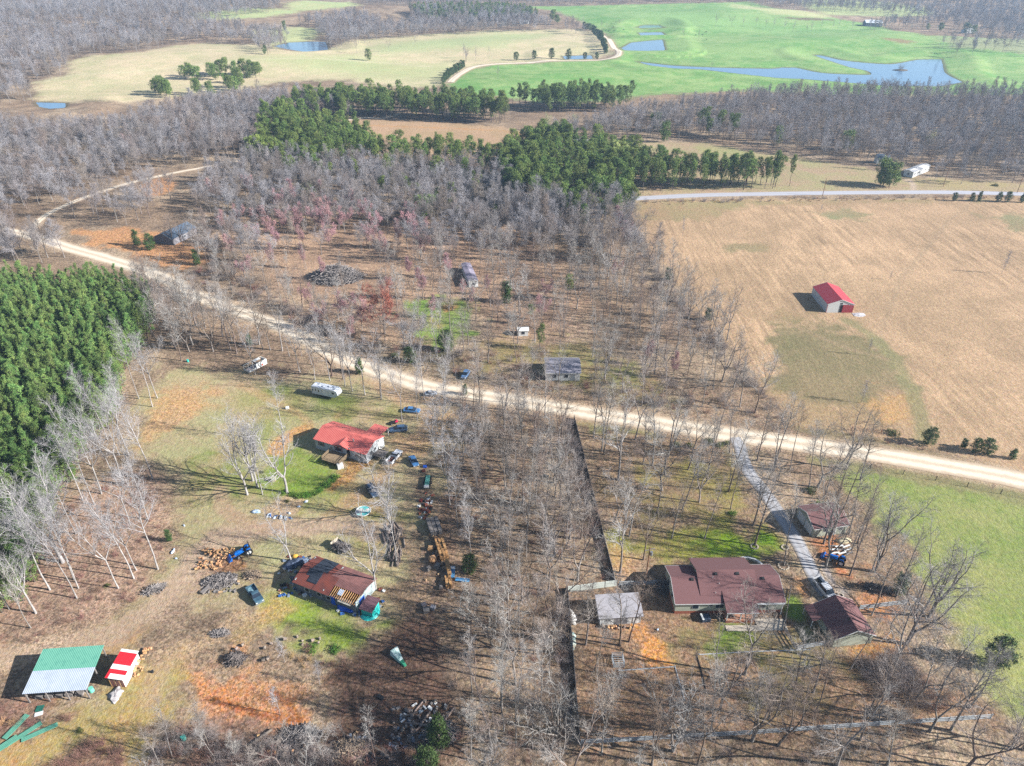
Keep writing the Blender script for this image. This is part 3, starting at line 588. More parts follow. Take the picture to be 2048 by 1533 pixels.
M_PINE = leafy("pine_needles", C(138,156,78), C(80,106,52)); M_PINEY = leafy("young_pine_needles", C(146,170,92), C(92,126,66), .28)
M_CEDAR = leafy("cedar_leaves", C(88,112,56), C(56,80,44), .15); M_SHRUB = leafy("shrub_leaves", C(112,150,52), C(80,118,44), .2); M_OLIVE = leafy("olive_leaves", C(116,120,62), C(84,92,50), .2)
BT = []; BTF = []   # bare tree variants (trunk mesh, crown mesh, unit height): near ones, and the densely twigged kind of the far woods
for i, (sd_, H, tr, st, lm, ll, an, fk, le, tw) in enumerate([
    (11,20,.20,.36,24,4.9,.85,0,.05,1.0), (12,20,.17,.42,22,4.2,.75,0,.08,.95), (13,20,.22,.28,26,5.2,.9,0,.04,.95), (14,20,.24,0,28,4.8,.8,.32,.05,.95),
    (15,20,.18,.48,20,4.3,.7,0,.10,1.1), (16,20,.26,0,30,5.2,.85,.28,.03,.9), (17,20,.19,.35,24,4.6,.8,0,.06,1.0), (18,20,.22,0,26,4.6,.75,.42,.06,.95)]):
    BT.append(bare_tree_meshes(sd_, H, tr, st, lm, ll, an, fk, le, .25, tw*.5, M_BARK, M_TWIGN, 1.0))
    if i in (0, 2, 3, 5): BTF.append(bare_tree_meshes(sd_+100, H, tr, st, lm+8, ll*1.12, an, fk, le, .25, tw*1.15, M_BARK, M_TWIG, 1.25))
BROAD = [bare_tree_meshes(31, 18, .31, 0, 34, 6.0, .95, .22, .03, .15, .42, M_BARK, M_TWIGN), bare_tree_meshes(32, 18, .28, 0, 32, 5.4, .95, .26, .05, .15, .42, M_BARK, M_TWIGN), bare_tree_meshes(33, 18, .29, 0, 30, 5.6, 1.0, .2, .04, .15, .42, M_BARK, M_TWIGN)]
BROADW = [bare_tree_meshes(36+i, 18, .30, 0, 34, 5.2, .9, fk, .03, .3, .3, M_BARKW, M_TWIGW) for i, fk in enumerate((.26, .34, .2))]
PALE = [bare_tree_meshes(41, 24, .16, .38, 30, 5.6, .7, 0, .035, .3, .4, M_BARKW, M_TWIGW), bare_tree_meshes(42, 24, .19, 0, 32, 5.4, .75, .36, .03, .3, .4, M_BARKW, M_TWIGW), bare_tree_meshes(43, 24, .15, .46, 26, 5.0, .7, 0, .04, .3, .4, M_BARKW, M_TWIGW)]
SAP = [bare_tree_meshes(51, 8, .06, .3, 12, 1.6, .6, 0, .08, .35, .8, M_BARK, M_TWIG), bare_tree_meshes(52, 8, .05, .25, 12, 1.4, .55, 0, .1, .35, .8, M_BARK, M_TWIG), bare_tree_meshes(53, 8, .05, .2, 14, 1.5, .6, 0, .12, .35, .8, M_BARK, M_TWIG)]
RED = [bare_tree_meshes(61, 14, .13, .3, 30, 3.8, .75, 0, .05, .25, 1.5, M_BARK, M_TWIGR, 1.9), bare_tree_meshes(62, 14, .14, 0, 30, 3.8, .75, .25, .05, .25, 1.5, M_BARK, M_TWIGR, 1.9)]
RUST = [bare_tree_meshes(63, 13, .2, 0, 34, 4.0, .95, .18, .03, .2, 1.2, M_BARK, M_TWIGO, 2.2)]
WILLOW = [bare_tree_meshes(64, 12, .2, 0, 34, 3.8, .9, .15, .03, .5, 1.3, M_BARKW, M_TWIGW, 1.2)]
YEL = [bare_tree_meshes(65, 13, .2, 0, 30, 3.4, .9, .2, .03, .3, 1.2, M_BARK, M_TWIGY, 1.6)]
YP = [pine_meshes(70+i, 12, .1, 1.55, 170, 22, .4, .10, M_BARKD, M_PINEY, .25, .3) for i in range(4)]
MP = [pine_meshes(80+i, 19, b_, rd*1.02, 180, 24, .82, .2, M_BARKD, M_PINE, sh, .3) for i, (b_, rd, sh) in enumerate([(.38,3.2,.8), (.3,3.4,.6), (.5,3.0,.9), (.2,3.2,.45), (.42,2.6,.7)])]
MPR = [pine_meshes(120+i, 13, b_, rd, 150, 26, 1.15, .2, M_BARKD, M_PINE, .85, .3) for i, (b_, rd) in enumerate([(.15,4.4), (.25,4.0), (.1,3.8)])]
CED = [pine_meshes(90+i, 5, .04, rd, 160, 26, .45, .12, M_BARKD, M_CEDAR, sh, .12) for i, (rd, sh) in enumerate([(1.7,.75), (1.4,.5), (1.9,.85)])]
# twiggy shrub (many thin stems)
def shrub_mesh(seed, R, n, cm, ts=1.0):
    r = np.random.RandomState(seed); T = TM()
    for i in range(n):
        a = r.uniform(0, 2*PI); p = np.array([math.cos(a), math.sin(a), 0])*R*.35*r.random_sample(); d = unit(np.array([math.cos(a)*r.uniform(0, .9), math.sin(a)*r.uniform(0, .9), 1.0])); L = R*r.uniform(.5, 1.3)
        T.sliver(p, d, L, .03*ts, r)
        for k in range(5):
            q = p+d*L*r.uniform(.2, .9); T.sliver(q, unit(d+r.standard_normal(3)*.6), L*r.uniform(.25, .5), .02*ts, r)
    return T.mesh("stems", cm, False)
M_BRUSHR = mat("russet_stems", C(168,128,112), C(128,96,84), rough=.9, rnd=.25, scale=.8); M_BRUSHG = mat("grey_stems", C(168,156,152), C(130,118,114), rough=.9, rnd=.2, scale=.8); M_DRY = mat("dry_stems", C(206,170,122), C(176,140,98), rough=.9, rnd=.2, scale=.8)
SHR = [shrub_mesh(101, 1.6, 60, M_BRUSHR), shrub_mesh(102, 1.3, 50, M_BRUSHR, 1.2), shrub_mesh(103, 2.2, 80, M_BRUSHG), shrub_mesh(104, 1.0, 40, M_DRY, 1.5)]
def leafy_bush(seed, R, m):
    r = np.random.RandomState(seed); n = 60; a = r.standard_normal((n, 3)); a /= np.linalg.norm(a, axis=1)[:, None]; a[:, 2] = abs(a[:, 2])*.7; V, F = leaf_tris(a*R*r.uniform(.3, 1, (n, 1)), R*.3, r, 16); me = np_mesh("foliage", V, F); me.materials.append(m); return me
BUSH = [leafy_bush(110, 1.2, M_SHRUB), leafy_bush(111, 1.2, M_OLIVE)]
# ------------------------------------------------------------------ where things stand
LM = []       # landmarks for labels: (name, x, y)
OBST = []     # (x, y, radius) kept clear of random trees
def lm(name, px, r=0):
    X, Y = P(*px); LM.append((name, X, Y))
    if r: OBST.append((X, Y, r))
for n_, p_, r_ in (("long brown house", (1450,1190), 0), ("white workshop", (1237,1222), 0), ("upper garage", (1645,1040), 8), ("lower garage", (1690,1245), 9),
    ("red-roofed house", (695,880), 12), ("derelict house", (665,1155), 12), ("teal-wrapped shed", (745,1225), 4), ("metal pavilion", (125,1345), 10), ("striped shed", (250,1340), 6),
    ("red-roofed barn", (1667,600), 14), ("white mobile home", (1835,345), 11), ("slate-roofed building", (362,465), 9), ("long old trailer", (942,560), 7), ("small white shed", (1046,668), 4),
    ("grey-roofed house", (1130,735), 10), ("white travel trailer", (655,785), 7), ("wrecked camper frame", (512,735), 6), ("cedar pair", (290,495), 5), ("big grey brush pile", (672,548), 10),
    ("sawdust tractor", (490,1110), 6), ("loose log pile", (785,1090), 6), ("lumber stacks", (885,1120), 6), ("driveway tractor", (1678,1125), 5), ("livestock pen", (1235,1322), 2),
    ("orange clay bank", (520,1400), 0), ("driveway mouth", (1478,890), 0), ("bright green clearing", (885,650), 0), ("yard utility pole", (1282,1155), 0), ("green roofing sheets", (55,1470), 0),
    ("gravel road bend", (740,737), 0), ("dark privacy fence", (1185,1000), 0), ("far lake", (1700,155), 0), ("far small ponds", (1300,60), 0), ("farm road bend", (1235,100), 0), ("tan clearing", (880,280), 0), ("side road junction", (75,445), 0),
    ("pavilion forked tree", (72,1227), 0), ("white panel fence", (1185,1172), 0), ("lower rail fence", (1500,1478), 0), ("pasture fence end", (1975,1440), 0), ("curved hedge", (620,985), 0)): lm(n_, p_, r_)
for p_ in ((1350,1200),(1400,1200),(1450,1200),(1500,1200),(1550,1190),(1450,1235),(1500,1245)): OBST.append((*P(*p_), 5.5))
for p_ in ((1205,1225),(1240,1222),(1270,1220),(823,823),(796,862),(790,918),(830,925),(510,1195),(1648,1185),(880,1085),(900,1150),(855,970),(872,1055),(685,1096),(930,752),(1678,1098)): OBST.append((*P(*p_), 3.2))
OB = np.array(OBST); ORD = "first second third fourth fifth sixth seventh eighth ninth tenth eleventh twelfth thirteenth fourteenth fifteenth sixteenth seventeenth eighteenth nineteenth twentieth".split()
USED = {}
def where_label(kind, x, y):
    """a phrase that points to one tree: its rank on one side of the nearest landmark"""
    n, lx, ly = min(LM, key=lambda l: (l[1]-x)**2+(l[2]-y)**2); dx, dy = x-lx, y-ly
    s = ("right of" if dx > 0 else "left of") if abs(dx) > abs(dy) else ("beyond" if dy > 0 else "this side of")
    USED.setdefault((kind, s, n), []).append(1); return n, s
TODO = []     # (root object, kind words, x, y) labelled together at the end
def label_all():
    by = {}
    for o, kw, cat, grp, x, y in TODO:
        best = min(LM, key=lambda l: (l[1]-x)**2+(l[2]-y)**2); dx, dy = x-best[1], y-best[2]
        s = ("right of" if dx > 0 else "left of") if abs(dx) > abs(dy) else ("beyond" if dy > 0 else "below")
        by.setdefault((kw, s, best[0]), []).append((dx*dx+dy*dy, o, cat, grp))
    for (kw, s, n), L in by.items():
        L.sort(key=lambda q: q[0])
        for i, (_, o, cat, grp) in enumerate(L):
            if len(L) == 1: lab = f"{kw} {s} the {n}"
            elif i < 20: lab = f"{kw} {s} the {n}, {ORD[i]} from it"
            else: lab = f"{kw} in the crowd {s} the {n}"; grp = f"{grp} {s} the {n}"
            tag(o, lab, cat, grp)
def on_line_d(x, y):
    d = 1e9
    for pts, wd in ROADS_SOFT+[(RP, 5.0)]:
        for (ax, ay), (bx, by) in zip(pts, pts[1:]):
            if abs(ax-x) > 60 and abs(bx-x) > 60: continue
            ex, ey = bx-ax, by-ay; t = max(0, min(1, ((x-ax)*ex+(y-ay)*ey)/max(1e-9, ex*ex+ey*ey))); d = min(d, math.hypot(x-ax-t*ex, y-ay-t*ey)-wd/2)
    return d
RP = PP([(1148,836),(1228,1163)])
def scatter(px, sp, seed, clear=True, jit=.42, keep=1.0):
    """jittered grid of points inside a pixel polygon, off roads, ponds and buildings"""
    poly = PP(px); r = np.random.RandomState(seed); xs = [p[0] for p in poly]; ys = [p[1] for p in poly]
    gx, gy = np.meshgrid(np.arange(min(xs), max(xs), sp), np.arange(min(ys), max(ys), sp)); gx = gx.ravel()+r.uniform(-jit, jit, gx.size)*sp; gy = gy.ravel()+r.uniform(-jit, jit, gy.size)*sp
    k = (seg_sdf(gx, gy, poly) < 0) & (r.random_sample(gx.size) < keep) & (np.abs(gx) < gy*.80+48) & (gy > 30); gx, gy = gx[k], gy[k]
    if clear:
        ok = np.ones(len(gx), bool)
        for a, b, c in OB: ok &= (gx-a)**2+(gy-b)**2 > c*c
        for pts, wd in ROADS_SOFT+[(RP, 3.0)]: ok &= line_d(gx, gy, pts) > wd/2+1.8
        for lv, pl in PONDS:
            q = np.where((gx > min(p[0] for p in pl)-6) & (gx < max(p[0] for p in pl)+6) & (gy > min(p[1] for p in pl)-6) & (gy < max(p[1] for p in pl)+6))[0]
            if len(q): ok[q] &= seg_sdf(gx[q], gy[q], pl) > 3
        gx, gy = gx[ok], gy[ok]
    return list(zip(gx, gy))
# candidates: per kind, list of (x, y, scale, variant)
rt = random.Random(5)
KD = {'bare_tree': [], 'pine_tree': [], 'plantation_pine': []}
SING = []   # always single: (name, label words, category, group, x, y, scale, variant list, index)
def T_(kind, var, n, x, y, s): KD[kind].append((x, y, s, var, n))
HERO = {  # pixel bases read off the photograph
 'left': [(305,814),(315,797),(278,798),(264,880),(258,911),(305,958),(234,968),(248,968),(203,988),(166,1001),(189,1010),(239,911),(260,1049),(152,1068),(296,1040),(126,1125),(149,1160),(316,1139),(268,1158),(273,1141),(154,1197),(19,1219),(100,1180),(157,1177),(237,1177),(180,930),(215,880),(118,1082)],
 'yard': [(525,990),(567,884),(763,799),(705,783),(804,844),(835,841),(630,760),(690,773),(892,826),(849,799),(868,895),(894,936),(954,999),(511,750),(793,1126),(943,1136),(660,762),(600,745),(730,790),(905,960),(885,905),(900,1010),(915,1050)],
 'lot': [(1287,1120),(1343,1077),(1409,1078),(1509,1091),(1364,1020),(1398,1005),(1252,1037),(1258,1073),(1461,1019),(1457,984),(1413,963),(1305,932),(1287,925),(1208,909),(1203,903),(1187,874),(1340,893),(1459,907),(1514,922),(1506,1052),(1324,982),(1228,1046),(1240,1146),(1460,962),(1548,940),(1618,978),(1647,999),(1635,975),(1580,939),(1699,1152),(1745,1141),(1750,1145),(1647,1088),(1658,1080),(1698,1069),(1714,1088),(1507,1050),(1568,1130),(1651,1136),(1792,1194),(1743,1231),(1703,1101),(1813,1288),(1858,1234),(1548,942),(1385,905),(1430,890),(1270,880),(1240,890),(1236,960),(1330,950),(1376,940),(1690,940),(1720,960)],
 'back': [(1505,1483),(1626,1386),(1631,1424),(1738,1427),(1575,1410),(1901,1461),(1939,1416),(1674,1531),(1775,1531),(1858,1464),(1971,1531),(1556,1491),(1188,1344),(1258,1284),(1240,1291),(1080,1423),(1065,1498),(1345,1503),(1504,1482),(1101,1503),(1208,1434),(1395,1530),(1304,1530),(1003,1316),(1203,1511),(1171,1290),(1120,1015),(1700,1340),(1440,1420),(1490,1350),(1780,1350),(1830,1400),(1600,1460),(1720,1480),(1880,1380),(1420,1470),(2020,1500),(1930,1540)],
 'mid': [(1103,655),(1128,673),(1185,714),(1209,759),(846,598),(901,586),(882,560),(959,550),(1014,554),(761,796),(889,810),(1048,810),(1010,820),(1090,835),(960,805)],
}
hk = {'left': (PALE, 21, 26), 'yard': (PALE, 17, 23), 'lot': (BT, 16, 22), 'back': (BT, 15, 21), 'mid': (BT, 15, 20)}
for key, L in HERO.items():
    var, h0, h1 = hk[key]; uh = 24 if var is PALE else 20
    for p in L:
        x, y = P(*p); v = var
        if key in ('lot', 'back') and rt.random() < .2: v = BROAD
        u = {id(PALE): 24, id(BT): 20, id(BROAD): 18}[id(v)]
        T_('bare_tree', v, rt.randrange(len(v)), x, y, rt.uniform(h0, h1)/u)
for p, v, h in (((495,990), BROADW, 24), ((515,975), BROADW, 23), ((506,962), BROADW, 22), ((574,986), BROADW, 24), ((776,1037), BROADW, 19), ((751,1178), BROADW, 21), ((582,1122), BROADW, 16), ((72,1227), BROADW, 18), ((126,1125), BROADW, 24), ((976,725), BROAD, 17), ((398,505), BROAD, 17), ((368,492), BROAD, 15), ((345,490), BROAD, 14), ((412,488), BROAD, 16), ((1209,759), BROAD, 19), ((1504,1482), BROAD, 19), ((1345,1503), BROAD, 17), ((1858,1234), BROAD, 20), ((1813,1290), BROAD, 20), ((2045,1500), BROAD, 18), ((1750,1145), BROAD, 16)):
    x, y = P(*p); T_('bare_tree', v, rt.randrange(3), x, y, h/18)
def fill(px, sp, seed, h0, h1, var=None, keep=1.0, far=False, kind='bare_tree', u=20, broad=.12):
    pts = scatter(px, sp, seed, keep=keep)
    ex = np.array([(a[0], a[1]) for a in KD[kind]]) if KD[kind] and not far else None
    for x, y in pts:
        if ex is not None and np.min((ex[:, 0]-x)**2+(ex[:, 1]-y)**2) < (sp*.45)**2: continue
        v = var or (BTF if y > 270 or far else BROAD if rt.random() < broad else BT); uu = 18 if v is BROAD else u
        T_(kind, v, rt.randrange(len(v)), x, y, rt.uniform(h0, h1)/uu)
fill([(900,840),(1000,840),(1135,862),(1170,960),(1205,1130),(1115,1190),(1125,1350),(1140,1533),(1150,1800),(905,1800),(915,1533),(930,1350),(965,1220),(965,1080),(925,960)], 4.9, 1, 14, 20, broad=.08)
fill([(1165,865),(1470,895),(1560,1060),(1450,1060),(1240,1080)], 8, 2, 15, 20)
fill([(1160,1500),(1900,1480),(2100,1480),(2200,1900),(1160,1900)], 9, 3, 12, 16)
fill([(1400,1330),(1760,1320),(1950,1420),(1950,1470),(1440,1480)], 9, 4, 14, 19, keep=.6)
fill([(280,585),(330,610),(420,645),(520,680),(610,715),(720,765),(760,790),(700,785),(600,745),(520,722),(320,700),(300,640)], 5.2, 5, 16, 22)
fill([(310,700),(470,735),(330,745)], 7, 55, 16, 20, keep=.6)
fill([(-150,470),(0,480),(60,492),(130,515),(210,535),(270,555),(200,530),(130,530),(0,530),(-150,530)], 6, 6, 13, 18)
fill([(-150,1000),(60,1090),(120,1150),(200,1210),(60,1300),(-150,1300)], 8, 7, 14, 20, keep=.7)
fill([(330,1440),(480,1480),(640,1490),(700,1533),(700,1800),(200,1800),(300,1533)], 6, 8, 9, 15, keep=.9)
fill([(700,1520),(880,1500),(880,1800),(700,1800)], 6, 9, 10, 15, keep=.5)
fill([(480,1290),(700,1330),(690,1420),(560,1360)], 9, 10, 8, 12, keep=.5)
# woods north of the road
fill([(900,480),(1000,440),(1140,430),(1250,440),(1300,520),(1350,560),(1420,650),(1500,740),(1560,810),(1560,845),(1400,840),(1200,808),(1000,775),(880,755),(740,712),(700,690),(740,620),(830,600),(800,500)], 7.6, 11, 13, 18, keep=.66)
fill([(1040,420),(1250,430),(1300,500),(1350,560),(1430,650),(1515,750),(1565,820),(1540,838),(1330,780),(1240,680),(1130,560),(1040,500)], 7.5, 12, 14, 19, keep=.9)
fill([(380,420),(440,350),(520,330),(700,345),(850,350),(960,352),(1050,400),(1060,440),(900,480),(760,462),(560,462),(430,440)], 6.4, 13, 11, 16)
fill([(400,500),(480,470),(620,600),(760,650),(820,700),(740,715),(620,670),(470,600),(380,555)], 7.5, 14, 12, 17, keep=.85)
fill([(90,432),(330,375),(400,440),(240,455),(150,450)], 9, 15, 13, 18, keep=.6)
fill([(420,440),(560,450),(760,480),(860,520),(900,600),(820,620),(700,600),(600,590),(480,540)], 8.5, 131, 9, 14, keep=.55)
fill([(340,470),(430,450),(520,520),(640,610),(760,660),(740,690),(560,640),(400,560)], 8, 132, 10, 15, keep=.6)
# left woods beyond the side road, and outwards to the skyline
fill([(-500,225,14),(0,222,14),(80,226,14),(250,228,12),(300,205,14),(380,180,14),(480,172,14),(560,168,14),(660,178,14),(700,200,12),(640,240),(560,230),(530,280),(520,320),(487,322),(330,345),(200,380),(90,420),(0,438),(-200,430),(-500,430)], 6.6, 16, 11, 17, far=True)
fill([(-500,120,14),(0,135,14),(60,160,14),(78,170),(70,205),(0,215),(-500,215)], 9, 17, 14, 19, far=True)
fill([(-900,-30),(560,-30),(560,2,14),(400,22,14),(385,30),(405,42),(560,50,14),(600,66,14),(520,85,14),(510,92),(410,87),(342,92),(290,104),(191,111),(137,123),(137,150),(60,172),(0,150),(-900,150)], 10.5, 18, 13, 18, far=True)
fill([(590,30,14),(700,15,14),(820,40,14),(820,10,12),(1040,10,14),(1100,40,12),(1185,55,12),(1150,62),(1000,66),(860,75),(760,82),(690,98),(650,100),(630,80),(640,60)], 10, 19, 14, 18, far=True)
fill([(720,-20),(1300,-20),(1600,-25),(2300,-20),(2300,60,14),(2050,60,14),(1900,60),(1760,50),(1740,38,14),(1860,38,14),(1860,20,14),(1600,0,14),(1500,4),(1250,10),(1040,14),(720,12)], 13, 20, 14, 18, far=True)
fill([(1870,85),(2300,85),(2300,130),(1900,115)], 14, 21, 12, 16, keep=.5, far=True)
fill([(1030,268,12),(1180,215,14),(1260,196,14),(1380,188,13),(1460,178,12),(1540,168,12),(1640,162,12),(1740,158,12),(1830,158,13),(1900,164,13),(2000,164,12),(2300,172,12),(2300,375),(2060,362),(1850,352),(1780,345),(1700,330),(1620,316),(1500,298),(1400,284),(1270,284),(1190,282),(1080,290)], 6.8, 22, 10, 15, far=True)
fill([(1860,352),(2060,362),(2200,368),(2200,378),(1880,368)], 12, 23, 12, 15, far=True)
# rows and lone trees far off
for pl, sp_, h in (([(1428,55),(1500,52),(1560,60),(1600,66),(1650,62),(1720,61),(1800,66),(1880,74)], 13, 13), ([(1500,14),(1560,20),(1640,28),(1700,34)], 16, 13), ([(1360,78),(1372,80),(1395,82)], 12, 11), ([(640,100),(690,106),(740,110),(790,104),(830,92)], 22, 13), ([(1370,132),(1512,152)], 95, 9), ([(925,118),(932,126),(945,126),(958,124)], 7, 13), ([(1195,52),(1208,56)], 8, 10), ([(1890,76),(1960,100),(2040,112)], 16, 12), ([(1270,56),(1205,56),(1240,60)], 40, 9)):
    pw = PP(pl)
    for (ax, ay), (bx, by) in zip(pw, pw[1:]):
        n = max(1, int(math.hypot(bx-ax, by-ay)/sp_))
        for i in range(n): t = (i+rt.uniform(.1, .9))/n; T_('bare_tree', BT, rt.randrange(8), ax+(bx-ax)*t+rt.uniform(-3, 3), ay+(by-ay)*t+rt.uniform(-4, 4), h*rt.uniform(.8, 1.15)/20)
for p, h in (((996,158), 11), ((978,112), 9), ((880,75), 11), ((1165,55), 12), ((1802,146), 5)): x, y = P(*p); T_('bare_tree', BT, 0, x, y, h/20)
# pines
def pfill(px, sp, seed, h0, h1, keep=1.0, kind='pine_tree', var=MP, u=19):
    for x, y in scatter(px, sp, seed, keep=keep): T_(kind, var, rt.randrange(len(var)), x, y, rt.uniform(h0, h1)/u)
pfill([(-300,530,11),(0,533,11),(130,538,11),(180,528,11),(270,555,10),(300,590,8),(290,640,7),(250,690,8),(228,745,9),(214,800,9),(150,862,9),(118,930,9),(76,1000,9),(56,1080,9),(20,1130,9),(0,1160,9),(-300,1300,9)], 2.5, 30, 10, 14, kind='plantation_pine', var=YP, u=12, keep=.97)
pfill([(640,222),(760,222),(900,232),(1012,238),(1014,250),(900,246),(760,240),(690,242)], 6, 331, 15, 19)
pfill([(500,300),(530,290),(600,345),(680,360),(760,352),(900,356),(985,372),(1060,385),(1040,400),(900,375),(700,372),(560,372)], 8.5, 332, 11, 16, keep=.5)
pfill([(1000,352),(1060,330),(1110,350),(1100,430),(1010,410)], 5.6, 333, 13, 18, keep=.9)
pfill([(700,350),(1240,420),(1250,470),(1100,460),(800,430)], 13, 334, 8, 14, keep=.6)
pfill([(1050,420),(1250,430),(1262,470),(1150,470)], 8, 335, 12, 17, keep=.7)
pfill([(520,262),(560,235),(640,262),(700,275),(740,305),(735,338),(640,350),(560,345),(525,310)], 6.2, 31, 13, 18)
pfill([(730,322),(860,318),(955,330),(985,352),(860,350),(740,345)], 6.4, 32, 13, 18)
pfill([(575,222),(650,212),(760,215),(900,218),(1010,225),(1015,248),(900,240),(760,232),(690,236),(600,240)], 7, 33, 14, 19, keep=.95)
pfill([(1010,212),(1100,210),(1150,205),(1230,212),(1270,208),(1240,226),(1100,228)], 5.6, 34, 14, 18, keep=.9)
pfill([(960,345),(1060,300),(1110,285),(1130,300),(1080,345),(1010,372)], 6, 341, 13, 18, keep=.85)
pfill([(1060,300),(1110,290),(1170,330),(1260,395),(1262,440),(1150,450),(1050,420),(1020,372),(1050,345)], 6.5, 35, 13, 19, keep=.9)
pfill([(1170,352),(1280,352),(1400,360),(1500,362),(1585,368),(1575,380),(1400,382),(1250,388),(1180,372)], 4.8, 36, 14, 18, keep=.95)
pfill([(1120,300),(1190,300),(1280,335),(1280,350),(1180,352)], 7, 361, 13, 18, keep=.9)
pfill([(1385,262),(1440,268),(1482,278),(1478,288),(1420,280),(1385,276)], 8, 37, 13, 18)
pfill([(820,26),(1000,22),(1060,30),(1080,42),(960,46),(850,50)], 7, 38, 12, 15)
for p, h in (((312,190),12),((322,192),13),((334,191),12),((370,160),11),((385,158),12),((395,160),11),((425,155),12),((440,150),11),((452,152),13),((470,152),11),((488,150),12),((505,152),12),((520,152),12),((393,188),11),((424,196),12),((462,186),13),((480,176),14),((470,182),12),((530,110),8),((538,90),9),((570,62),11),((1105,45),14),((1115,50),13),((738,122),10),((1766,372),14),((1778,374),13),((1760,370),12),((1690,300),12),((1555,292),10),((1310,262),12),((1328,285),12),((505,330),14),((522,332),16),((615,400),9),((742,440),7),((842,440),11),((905,430),8),((860,430),10),((1880,65),10),((1930,68),12),((1945,70),12),((1855,60),8),((1140,600),9),((1080,700),9),((1060,650),7),((328,186),13),((340,196),12),((380,154),12),((432,160),12),((512,156),13),((496,158),12),((400,192),11),((456,176),12),((478,168),12)):
    x, y = P(*p); T_('pine_tree', MPR if y > 300 else MP, rt.randrange(3), x, y, h/(13 if y > 300 else 19)*1.05)
# ---------------------------------------------------------------- build: nearest 300 of each kind as things, the rest one stuff object
META = {'bare_tree': ('tree', 'bare trees'), 'pine_tree': ('tree', 'mature pines'), 'plantation_pine': ('tree', 'young pines of the plantation')}
KW = {}
for v, wds in ((PALE, "tall pale-barked bare tree"), (BT, "slender grey bare tree"), (BTF, "densely twigged bare tree"), (BROAD, "broad forking bare tree"), (BROADW, "broad pale forking bare tree"), (BTF, "densely twigged bare tree"), (MPR, "round-crowned green pine"), (MP, "mature green pine"), (YP, "young dense pine"), (RED, "red-budded maple"), (SAP, "thin bare sapling")): KW[id(v)] = wds
def place_tree(name, var, n, x, y, s, kw, cat, grp, todo=True, z=None):
    o = empty(name, (x, y, (gz(x, y) if y > 460 else 0)-.05), rt.uniform(0, 2*PI), s); a_ = rt.uniform(.82, 1.22); o.scale = (s*a_, s*a_*rt.uniform(.9, 1.1), s*rt.uniform(.92, 1.08))
    link("trunk", var[n][0], o); link("crown", var[n][1], o)
    if todo: TODO.append((o, kw, cat, grp, x, y))
    return o
def gn_stuff(name, pts, protos):
    """one object: a point mesh whose node group sets a mesh at every point. protos: list of lists of meshes"""
    n = len(pts); xs = np.array([p[0] for p in pts]); ys = np.array([p[1] for p in pts]); V = np.stack([xs, ys, Hf(xs, ys)-.05], 1)
    me = bpy.data.meshes.new(name); me.vertices.add(n); me.vertices.foreach_set('co', V.astype(np.float32).ravel())
    r = np.random.RandomState(9); S_ = np.array([p[2] for p in pts])[:, None]*np.stack([r.uniform(.8, 1.25, n)]*2+[r.uniform(.88, 1.12, n)], 1); a = me.attributes.new('sc', 'FLOAT_VECTOR', 'POINT'); a.data.foreach_set('vector', S_.astype(np.float32).ravel())
    a = me.attributes.new('vi', 'INT', 'POINT'); a.data.foreach_set('value', np.array([p[3] for p in pts], np.int32))
    r = np.random.RandomState(3); rot = np.zeros((n, 3), np.float32); rot[:, 2] = r.uniform(0, 2*PI, n); a = me.attributes.new('ro', 'FLOAT_VECTOR', 'POINT'); a.data.foreach_set('vector', rot.ravel())
    me.update(); o = link(name, me); g = bpy.data.node_groups.new(name, 'GeometryNodeTree'); g.interface.new_socket('Geometry', in_out='INPUT', socket_type='NodeSocketGeometry'); g.interface.new_socket('Geometry', in_out='OUTPUT', socket_type='NodeSocketGeometry')
    gi = g.nodes.new('NodeGroupInput'); go = g.nodes.new('NodeGroupOutput'); jo = g.nodes.new('GeometryNodeJoinGeometry')
    def attr(nm, dt): q = g.nodes.new('GeometryNodeInputNamedAttribute'); q.data_type = dt; q.inputs['Name'].default_value = nm; return next(s for s in q.outputs if s.enabled and s.name == 'Attribute')
    S, VI, RO = attr('sc', 'FLOAT_VECTOR'), attr('vi', 'INT'), attr('ro', 'FLOAT_VECTOR')
    for k, meshes in enumerate(protos):
        cmp_ = g.nodes.new('FunctionNodeCompare'); cmp_.data_type = 'INT'; cmp_.operation = 'EQUAL'; ins = [s for s in cmp_.inputs if s.type == 'INT']; g.links.new(VI, ins[0]); ins[1].default_value = k
        for pm in meshes:
            oi = g.nodes.new('GeometryNodeObjectInfo'); oi.transform_space = 'ORIGINAL'; oi.inputs['Object'].default_value = pm
            iop = g.nodes.new('GeometryNodeInstanceOnPoints'); g.links.new(gi.outputs[0], iop.inputs['Points']); g.links.new(cmp_.outputs[0], iop.inputs['Selection']); g.links.new(oi.outputs['Geometry'], iop.inputs['Instance'])
            g.links.new(RO, iop.inputs['Rotation']); g.links.new(S, iop.inputs['Scale']); g.links.new(iop.outputs[0], jo.inputs[0])
    g.links.new(jo.outputs[0], go.inputs[0]); md = o.modifiers.new('n', 'NODES'); md.node_group = g; tag(o, kind='stuff'); return o
def find_mesh_obj(me): return next(o for o in bpy.data.objects if o.data is me)
HX = []
